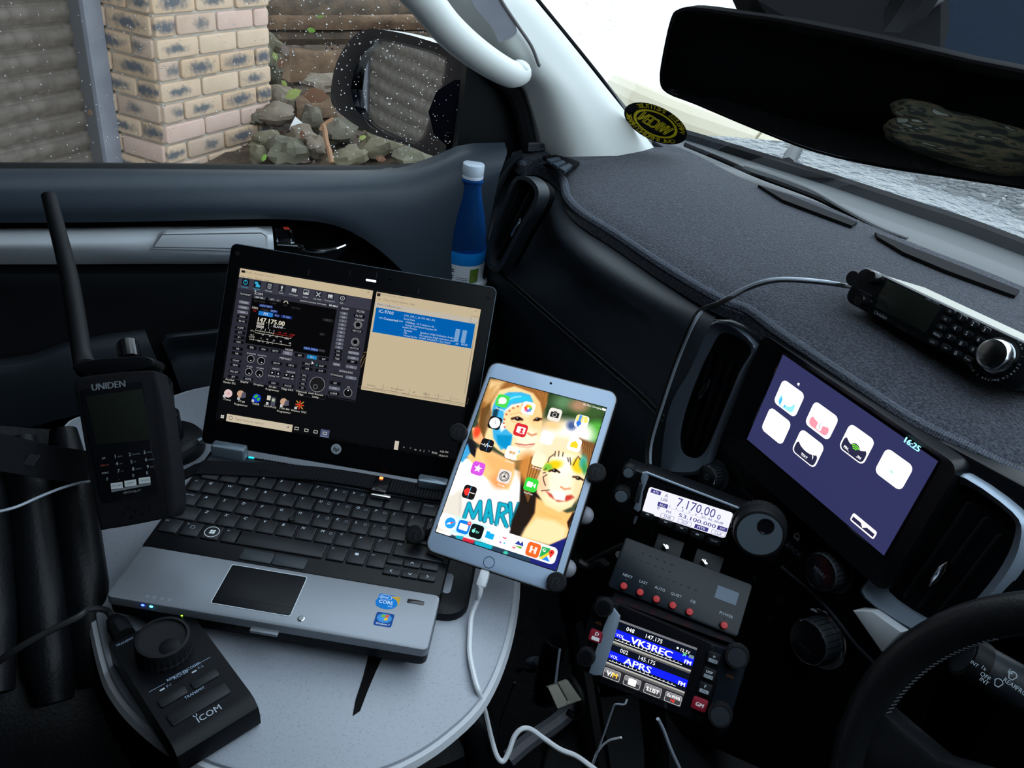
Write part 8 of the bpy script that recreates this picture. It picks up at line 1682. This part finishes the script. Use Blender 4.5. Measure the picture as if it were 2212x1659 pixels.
# ================================================================ bottle in its cup holder
bc = atd(1024, 352, 1.055); bx_, by_, bz_ = bc[0], bc[1], bc[2]
tiltM = Matrix.Translation((bx_, by_, bz_)) @ Matrix.Rotation(math.radians(1.5), 4, 'Y')
BO = thing('water_bottle', 'blue plastic water bottle with white cap and blue-white label', 'bottle', tiltM @ Matrix.Translation((0, 0, -.222)))
shell = [(13.2, -18), (13.2, -21), (16.2, -22), (16.4, -24), (14.2, -25.5), (14.4, -30), (17.5, -46), (21.5, -60), (26, -78), (29.5, -97), (31.4, -115), (31.9, -125), (31.9, -195), (30.5, -200), (30.8, -215), (27, -221), (.5, -220)]
g = G(); g.lathe(shell, 0, 0, 40, tiltM); g.build('shell', 'bottle_blue', BO, world=True, smooth=60)
g = G(); g.lathe([(.01, -48), (16.9, -48), (20.6, -60), (25, -78), (28.5, -97), (30.4, -115), (30.9, -125), (30.9, -195), (29.5, -214), (.5, -218)], 0, 0, 40, tiltM); g.build('water', 'bottle_water', BO, world=True, smooth=60)
g = G(); g.lathe([(.01, 0), (12.5, 0), (14.6, -1), (15.2, -3), (15.2, -15.5), (15.0, -16), (15.3, -16.5), (15.3, -20), (14.8, -20.5)], 0, 0, 48, tiltM, flute=(.25, 14.9)); g.build('cap', 'cap_white', BO, world=True)
g = G(); g.lathe([(32.15, -122), (32.2, -122.1), (32.2, -141)], 0, 0, 48, tiltM); g.v = g.v; g.build('label_band', 'label_blue', BO, world=True, smooth=60)
g = G(); g.lathe([(32.15, -141), (32.15, -182)], 0, 0, 48, tiltM); g.build('label', 'label_paper', BO, world=True, smooth=60)
def patch(a0_, a1_, z0_, z1_, r_, n=8):
    vs = []; 
    for zv in (z0_, z1_):
        for i in range(n + 1): a = math.radians(a0_ + (a1_ - a0_) * i / n); vs.append((r_ * math.cos(a), r_ * math.sin(a), zv))
    return vs, [(i, i + 1, n + 2 + i, n + 1 + i) for i in range(n)]
av = math.degrees(math.atan2(-by_, -bx_)); lab_g = G()
lg = G(); lg.add(*patch(av + 22, av + 48, -146, -168, 32.3), tiltM); lg.build('label_leaf_panel', 'leaf_green', BO, world=True)
lg = G(); lg.add(*patch(av + 28, av + 38, -158, -164, 32.4), tiltM); lg.build('label_emblem', 'leaf_pale', BO, world=True)
MATS['leaf_green'].node_tree.nodes['Principled BSDF'].inputs['Base Color'].default_value = (.13, .24, .03, 1)
lg = G()
for i in range(9): lg.add(*patch(av - 46, av - 46 + (26 if i % 3 else 18), -145 - i * 3.2, -146.4 - i * 3.2, 32.3), tiltM)
lg.build('label_small_print', 'matte_black', BO, world=True)
lg = G()
for i in range(5): lg.add(*patch(av - 14, av + 18, -160 - i * 2.6, -160.8 - i * 2.6, 32.3), tiltM)
lg.build('label_table', 'jamb_side', BO, world=True)
lg = G(); lg.add(*patch(av - 78, av - 52, -142, -182, 32.4), tiltM); lg.build('label_overlap', 'galv_steel', BO, world=True)
CH_ = thing('cup_holder', 'silver ring cup holder clipped in front of the left end vent', 'cup holder', tiltM @ Matrix.Translation((0, 0, -.222)))
g = G(); g.lathe([(33.5, -171), (38, -169), (40, -173), (38.5, -178), (34, -178), (33.5, -171)], 0, 0, 48, tiltM); g.build('ring', 'silver_trim', CH_, world=True)
g = G()
for a in (av - 70, av + 100, av + 200): ca, sa = math.cos(math.radians(a)), math.sin(math.radians(a)); g.tube([(37 * ca, 37 * sa, -176), (37 * ca, 37 * sa, -212), (30 * ca, 30 * sa, -224)], 2.5, 6, tiltM)
g.lathe([(.5, -226), (33, -226), (33, -222.5), (.5, -222.5)], 0, 0, 32, tiltM); g.build('cradle', 'satin_black', CH_, world=True)
ca, sa = math.cos(math.radians(av - 78)), math.sin(math.radians(av - 78)); g = G(); g.tube([(36 * ca, 36 * sa, -138), (36 * ca, 36 * sa, -200)], 4.0, 6, tiltM, sm=1); g.build('side_arm', 'galv_steel', CH_, world=True)
g = G(); g.tube([(37 * ca, 37 * sa, -150), (42 * ca, 42 * sa, -158), (42 * ca, 42 * sa, -170)], 4.0, 8, tiltM); g.build('clamp_lever', 'satin_black', CH_, world=True)

# ================================================================ windscreen sticker
sp1 = np.array(base[0]); t_ = (base[1] - base[0]); t_ /= np.linalg.norm(t_); u_w = (topc[0] - base[0]); u_w /= np.linalg.norm(u_w); n_w = np.cross(t_, u_w); n_w /= np.linalg.norm(n_w)
if n_w @ (EYE - sp1) < 0: n_w = -n_w
sc0 = pln(1416, 268, sp1 + n_w * .004, n_w); ex_ = pln(1466, 300, sc0, n_w) - pln(1362, 238, sc0, n_w); ex_ /= np.linalg.norm(ex_)
SKF = Fr(sc0, 0, 0); SKF.x = ex_; SKF.n = n_w; SKF.y = np.cross(n_w, ex_)
q = [SKF.mm(p) for p in ((1352, 226), (1476, 300), (1392, 283), (1440, 246))]; Rs = (np.linalg.norm(q[0]) + np.linalg.norm(q[1])) / 2; Ry = (np.linalg.norm(q[2]) + np.linalg.norm(q[3])) / 2; ky_ = min(1.15, max(.7, Ry / Rs * 1.15))
SKo = thing('windscreen_sticker', 'round black and yellow civil emergency network sticker in the windscreen corner', 'sticker', SKF.mat())
g = G(); g.prism([(Rs * math.cos(2 * math.pi * k / 48), Rs * ky_ * math.sin(2 * math.pi * k / 48)) for k in range(48)], -.4, 0, 0, SKF.mat()); g.build('disc', 'matte_black', SKo, world=True)
pr = Print(SKF, .02); YL = (225, 205, 30); pr.ring(0, 0, Rs * .70, Rs * .09, YL, 40, ry=ky_)
pr.textw('WICEN', 0, -Rs * .30 * ky_, Rs * .62 * ky_, Rs * 1.0, YL, al='c', mirror=True, bold=Rs * .05)
for word, a0_, da in (('WIRELESS INSTITUTE', 150, -7.2), ('CIVIL EMERGENCY NETWORK', 205, 6.0)):
    for i, chx in enumerate(word):
        if chx == ' ': continue
        a = (180 - (a0_ + da * i)); top_ = da < 0; rr = Rs * (.77 if top_ else .93); pr.text(chx, rr * math.cos(math.radians(a)), rr * ky_ * math.sin(math.radians(a)), Rs * .16, YL, 'c', ang=a - 90 if top_ else a + 90, mirror=True)
print_part(pr, 'lettering', 'ink', SKo, SKF)

# ================================================================ rear-view mirror and sensor pod
RV = Fr(atd(1840, 190, .52), 31, -3); RVM = RV.mat()
MV = thing('rear_view_mirror', 'wide black rear-view mirror hanging in the upper right, reflecting the dark cabin', 'mirror', RVM)
mpx = [(1448, 40), (1465, 20), (1500, 15), (1600, 28), (1700, 42), (1900, 82), (2100, 128), (2330, 184), (2380, 300), (2340, 432), (2212, 410), (2050, 385), (1900, 362), (1760, 330), (1640, 285), (1500, 226), (1440, 202), (1424, 175), (1430, 120)]
mo = [tuple(p) for p in catmull([RV.mm(p) for p in mpx], 3, True)]
cmx = np.mean(np.array(mo), 0)
g = G(); g.prism(mo, -30, 0, .8, RVM, chb=12); g.build('shell', 'matte_black', MV, world=True)
g = G(); g.prism([tuple(cmx + (np.array(p) - cmx) * np.array([.975, .95])) for p in mo], -1, .5, .2, RVM); g.build('glass', 'mirror_glass', MV, world=True)
ptop = RV.W(0, .02, -.03); g = G(1.0); g.tube([RV.W(.0, .01, -.03), RV.W(.01, .05, -.05), RV.W(.02, .12, -.07)], .016, 10); g.build('stem', 'satin_black', MV, world=True)
PD = thing('sensor_pod', 'black overhead pod behind the rear-view mirror at the top of the windscreen', 'pod', atd(1850, 20, .60))
g = G(1.0); q = [atd(px, py, dd) for px, py, dd in ((1440, -420, .60), (1636, 0, .55), (1664, 44, .545), (1760, 72, .53), (1900, 105, .51), (2030, 135, .50), (2050, 60, .51), (2040, -420, .56))]; bkq = [p + CM[:, 2] * .05 + np.array([0, 0, .01]) for p in q]
g.add(q + bkq, [tuple(range(8)), tuple(range(8, 16))[::-1]] + [(i, (i + 1) % 8, 8 + (i + 1) % 8, 8 + i) for i in range(8)]); g.build('housing', 'matte_black', PD, world=True, smooth=0)
glass_mat('shade_band_glass', (.02, .08, .13), .3)
g = G(1.0); q = [atd(px, py, .64) for px, py in ((1950, -420), (1990, 60), (2010, 150), (2330, 220), (2420, 60), (2420, -420))]; g.add(q + [p + CM[:, 2] * .003 for p in q], [tuple(range(6)), tuple(range(6, 12))[::-1]] + [(i, (i + 1) % 6, 6 + (i + 1) % 6, 6 + i) for i in range(6)])
g.thing('shade_strip', 'shade_band_glass', 'dark blue tinted strip of glass above the mirror at the right corner', 'sun shade', smooth=0)
# camouflage-covered driver's seat behind the camera, seen only in the mirror
def refl(px, py, dist):
    P = pln(px, py, RV.o, RV.n); d = P - EYE; d /= np.linalg.norm(d); r = d - 2 * (d @ RV.n) * RV.n; return P + r * dist
cA = refl(2075, 190, 1.15); cB = refl(2170, 330, 1.20)
DSe = thing('driver_seat', 'camouflage cloth seat cover reflected in the right part of the rear-view mirror', 'seat', (cB[0], cB[1], .05))
g = G(1.0); g.ell(cA, (.105, .08, .10), 20, 14, warp=.15, seed=3); g.build('headrest', 'camo', DSe, world=True)
g = G(1.0); g.ell(cB + np.array([0, 0, -.18]), (.21, .09, .36), 24, 16, warp=.12, seed=5); g.build('backrest', 'camo', DSe, world=True)

# ================================================================ steering wheel and stalk
SWF = Fr((-.052, .471, zz(-.459)), 0, 20); SWM = SWF.mat()
SW = thing('steering_wheel', 'black leather steering wheel with stitched rim at the lower right', 'steering wheel', SWM)
Rw = .164
g = G(1.0); g.tube([(Rw * math.cos(a), Rw * math.sin(a), 0) for a in np.linspace(0, 2 * math.pi, 49)[:-1]], .0145, 14, SWM, closed=True, sm=2); g.build('rim', 'wheel_leather', SW, world=True)
g = G(1.0)
for k in range(60):
    a = math.radians(150 + k * 1.4); r1_ = Rw - .0146; g.tube([(r1_ * math.cos(a), r1_ * math.sin(a), -.001), ((r1_ + .0006) * math.cos(a + .01), (r1_ + .0006) * math.sin(a + .01), .004)], .0006, 4, SWM, sm=1)
g.build('rim_stitching', 'stitch', SW, world=True)
g = G(1.0); ptsL = [(-.158, -.03, 0), (-.152, -.075, 0), (-.12, -.08, -.012), (-.06, -.05, -.02), (-.05, -.0, -.022), (-.06, .02, -.02), (-.11, -.01, -.012)]
g.prism([(-.160, -.028), (-.155, -.06), (-.142, -.088), (-.115, -.080), (-.085, -.062), (-.05, -.055), (-.04, .03), (-.07, .01), (-.105, -.018), (-.135, -.024)], -.018, .006, .006, SWM); g.build('spoke', 'wheel_leather', SW, world=True)
g = G(1.0); g.prism([(.160, -.028), (.155, -.06), (.142, -.088), (.115, -.080), (.085, -.062), (.05, -.055), (.04, .03), (.07, .01), (.105, -.018), (.135, -.024)], -.018, .006, .006, SWM); g.build('spoke', 'wheel_leather', SW, world=True)
g = G(1.0); g.lathe([(.062, -.04), (.062, .0), (.05, .012), (.001, .016)], 0, -.01, 28, SWM); g.build('hub', 'dark_plastic', SW, world=True)
g = G(1.0); g.lathe([(.04, -.16), (.045, -.03)], 0, -.01, 20, SWM); g.build('column', 'dark_plastic', SW, world=True)
ok_ = lambda x, y, d: atd(*Z('O', x, y), d)
SKt = thing('wiper_stalk', 'grey wiper stalk with white symbols behind the steering wheel', 'stalk', ok_(1800, 1100, .66))
sA, sB = ok_(1540, 930, .60), ok_(2150, 1290, .59)
g = G(1.0); g.tube([sA, sA * .8 + sB * .2, sB], .0165, 20, sm=2, radii=[.0145, .0165, .018]); g.build('lever', 'dash_leather', SKt, world=True)
g = G(1.0); g.tube([sA * .995 + sB * .005, sA * .82 + sB * .18], .0178, 20, sm=1); g.build('end_ring', 'dark_plastic', SKt, world=True)
ax = (sB - sA) / np.linalg.norm(sB - sA); vn = (EYE - (sA + sB) / 2); vn -= (vn @ ax) * ax; vn /= np.linalg.norm(vn)
STF = Fr((sA + sB) / 2 + vn * .0186, 0, 0); STF.x = ax; STF.n = vn; STF.y = np.cross(vn, ax)
pr = Print(STF, .1); wc = (200, 212, 222)
for x, y, t, h in ((1660, 1020, '1x', 3), (1650, 1060, 'OFF', 3.2), (1648, 1095, 'INT', 3), (1590, 985, 'INT', 2.6), (1800, 1100, 'REAR', 3.2), (1880, 1155, 'FRONT', 3.2), (1830, 1045, '1x', 3.4)): u = pr.P('O', x, y); pr.text(t, u[0], u[1], h, wc, ang=-6)
for x, y in ((1770, 1115), (1860, 1070)): u = pr.P('O', x, y); pr.ring(u[0], u[1], 3.6, .6, wc, 14, a0=20, a1=160); pr.line((u[0] - 3.2, u[1] + 1.2), (u[0] - 1.4, u[1] - 2.6), .6, wc); pr.line((u[0] + 3.2, u[1] + 1.2), (u[0] + 1.4, u[1] - 2.6), .6, wc); pr.line((u[0] - 1.4, u[1] - 2.6), (u[0] + 1.4, u[1] - 2.6), .6, wc)
print_part(pr, 'symbols', 'ink', SKt, STF)

# ================================================================ console clutter
CN = thing('centre_console', 'dark centre console with a grey side panel below the radios', 'console', (-.33, .25, .02))
g = G(1.0); cp = [onz(*p, zz(-.80)) for p in ((1180, 1600), (1290, 1500), (1480, 1480), (1700, 1560), (1780, 1800), (1380, 1900), (1150, 1750))]; g.prism([tuple(p[:2]) for p in cp], .02, zz(-.80), .01); g.build('body', 'dark_plastic', CN, world=True)
g = G(1.0); pq = [atd(*Z('P', *p), d) for p, d in (((700, 1330), .92), ((830, 1230), .93), ((1130, 1150), .94), ((1060, 1500), .90), ((900, 1560), .88), ((760, 1500), .89))]; g.add(pq + [p + CM[:, 2] * .02 for p in pq], [tuple(range(6)), tuple(range(6, 12))[::-1]] + [(i, (i + 1) % 6, 6 + (i + 1) % 6, 6 + i) for i in range(6)]); g.build('side_panel', 'dash_leather', CN, world=True, smooth=0)
g = G(1.0); g.tube([pk(500, 1450, .86), pk(640, 1330, .87), pk(830, 1200, .885), pk(960, 1080, .90), pk(1080, 960, .92)], .010, 8); g.build('rail', 'galv_steel', CN, world=True)
FE = thing('ferrite_clamp', 'cream clip-on ferrite block around black cables beside the radio', 'clamp', pk(890, 1060, .80))
FRf = Fr(pk(890, 1010, .775), 62, 52, -2); M_ = FRf.mat()
q = [FRf.mm(Z('P', *p)) for p in ((768, 962), (905, 912), (1002, 1050), (835, 1112))]; ctr = np.mean(q, 0); wq = np.linalg.norm(q[1] - q[0]); e1 = (q[1] - q[0]) / wq; e2 = np.mean([q[3] - q[0], q[2] - q[1]], 0)
a_, b_2, c_2, d_2 = [tuple(p) for p in q]
mid1, mid2 = (q[0] + q[1]) / 2, (q[2] + q[3]) / 2
g = G(); g.prism([tuple(q[0]), tuple(mid1 - e1 * .4), tuple(mid2 - e1 * .4), tuple(q[3])], -26, 0, 1.5, M_); g.build('half_shell', 'cream_plastic', FE, world=True)
g = G(); g.prism([tuple(mid1 + e1 * .4), tuple(q[1]), tuple(q[2]), tuple(mid2 + e1 * .4)], -26, 0, 1.5, M_); g.build('half_shell', 'cream_plastic', FE, world=True)
g = G(); g.prism([tuple(ctr - e1 * 2 + e2 * .33), tuple(ctr + e1 * 2 + e2 * .33), tuple(ctr + e1 * 2 + e2 * .46), tuple(ctr - e1 * 2 + e2 * .46)], -4, 1.2, .4, M_); g.build('latch', 'cream_plastic', FE, world=True)
for nm, lb, pts, r_, m_ in (('coax_lead', 'black looped lead passing through the cream ferrite block', [(905, 1130, .80), (960, 1160, .80), (1010, 1100, .79), (1000, 1010, .79), (960, 940, .80), (930, 900, .81)], .0035, 'cable_black'),
                            ('ferrite_lead', 'grey lead rising straight up from the cream ferrite block', [(822, 935, .79), (838, 800, .80), (852, 700, .81)], .0014, 'cable_grey'),
                            ('thin_white_lead', 'thin pale lead dropping from under the colour radio', [(1310, 1045, .66), (1290, 1080, .66), (1230, 1080, .665), (1205, 1130, .67), (1160, 1260, .68), (1110, 1400, .69), (1070, 1514, .70)], .0009, 'cable_grey'),
                            ('bent_white_lead', 'pale bent lead leaving the underside of the colour radio to the right', [(1520, 1178, .65), (1560, 1260, .66), (1610, 1390, .67), (1680, 1540, .68)], .0016, 'cable_grey'),
                            ('low_white_lead', 'short pale lead crossing low beside the radio bracket', [(1070, 1500, .70), (1110, 1400, .70), (1180, 1330, .69), (1270, 1305, .68)], .0011, 'cable_white'),
                            ('mount_lead', 'black lead looping behind the tablet towards the control box', [(980, 110, .86), (1060, 150, .85), (1130, 110, .84), (1200, 150, .82), (1260, 60, .80)], .005, 'cable_black'),
                            ('mount_lead_loop', 'thin dark lead arching from the tablet mount over the console', [(1010, 130, .87), (1100, 80, .86), (1180, 40, .85), (1280, -10, .84)], .003, 'cable_black'),
                            ('hanging_lead', 'thin black lead hanging beside the table edge to the floor', [(545, 930, .80), (500, 1040, .82), (460, 1160, .84), (440, 1300, .85), (450, 1420, .86)], .0012, 'cable_black')):
    CBL = thing(nm, lb, 'cable', pk(*pts[-1])); g = G(1.0); g.tube([pk(*p) for p in pts], r_, 8); g.build('lead', m_, CBL, world=True)
CD = thing('corrugated_conduit', 'black corrugated cable conduit standing left of the ferrite block', 'conduit', pk(745, 1040, .90))
g = G(1.0); R9 = resample([pk(830, 640, .88), pk(800, 720, .885), pk(775, 840, .89), pk(755, 960, .895), pk(745, 1060, .90)], 90); g.tube(R9, .012, 10, sm=1, radii=[.0135 if (i // 2) % 2 else .0105 for i in range(90)]); g.build('tube', 'satin_black', CD, world=True, smooth=0)
JB = thing('cable_connector', 'small metal cable connector lying in the footwell beside the table', 'connector', pk(670, 800, .92))
g = G(1.0); g.tube([pk(630, 790, .92), pk(665, 790, .915), pk(700, 782, .91)], .006, 10, sm=2, radii=[.004, .0065, .006]); g.build('barrel', 'brushed_metal', JB, world=True); g = G(1.0); g.tube([pk(690, 830, .92), pk(650, 850, .92), pk(600, 830, .925), pk(560, 850, .93)], .003, 8); g.build('tail', 'cable_black', JB, world=True)
bpy.context.view_layer.update()
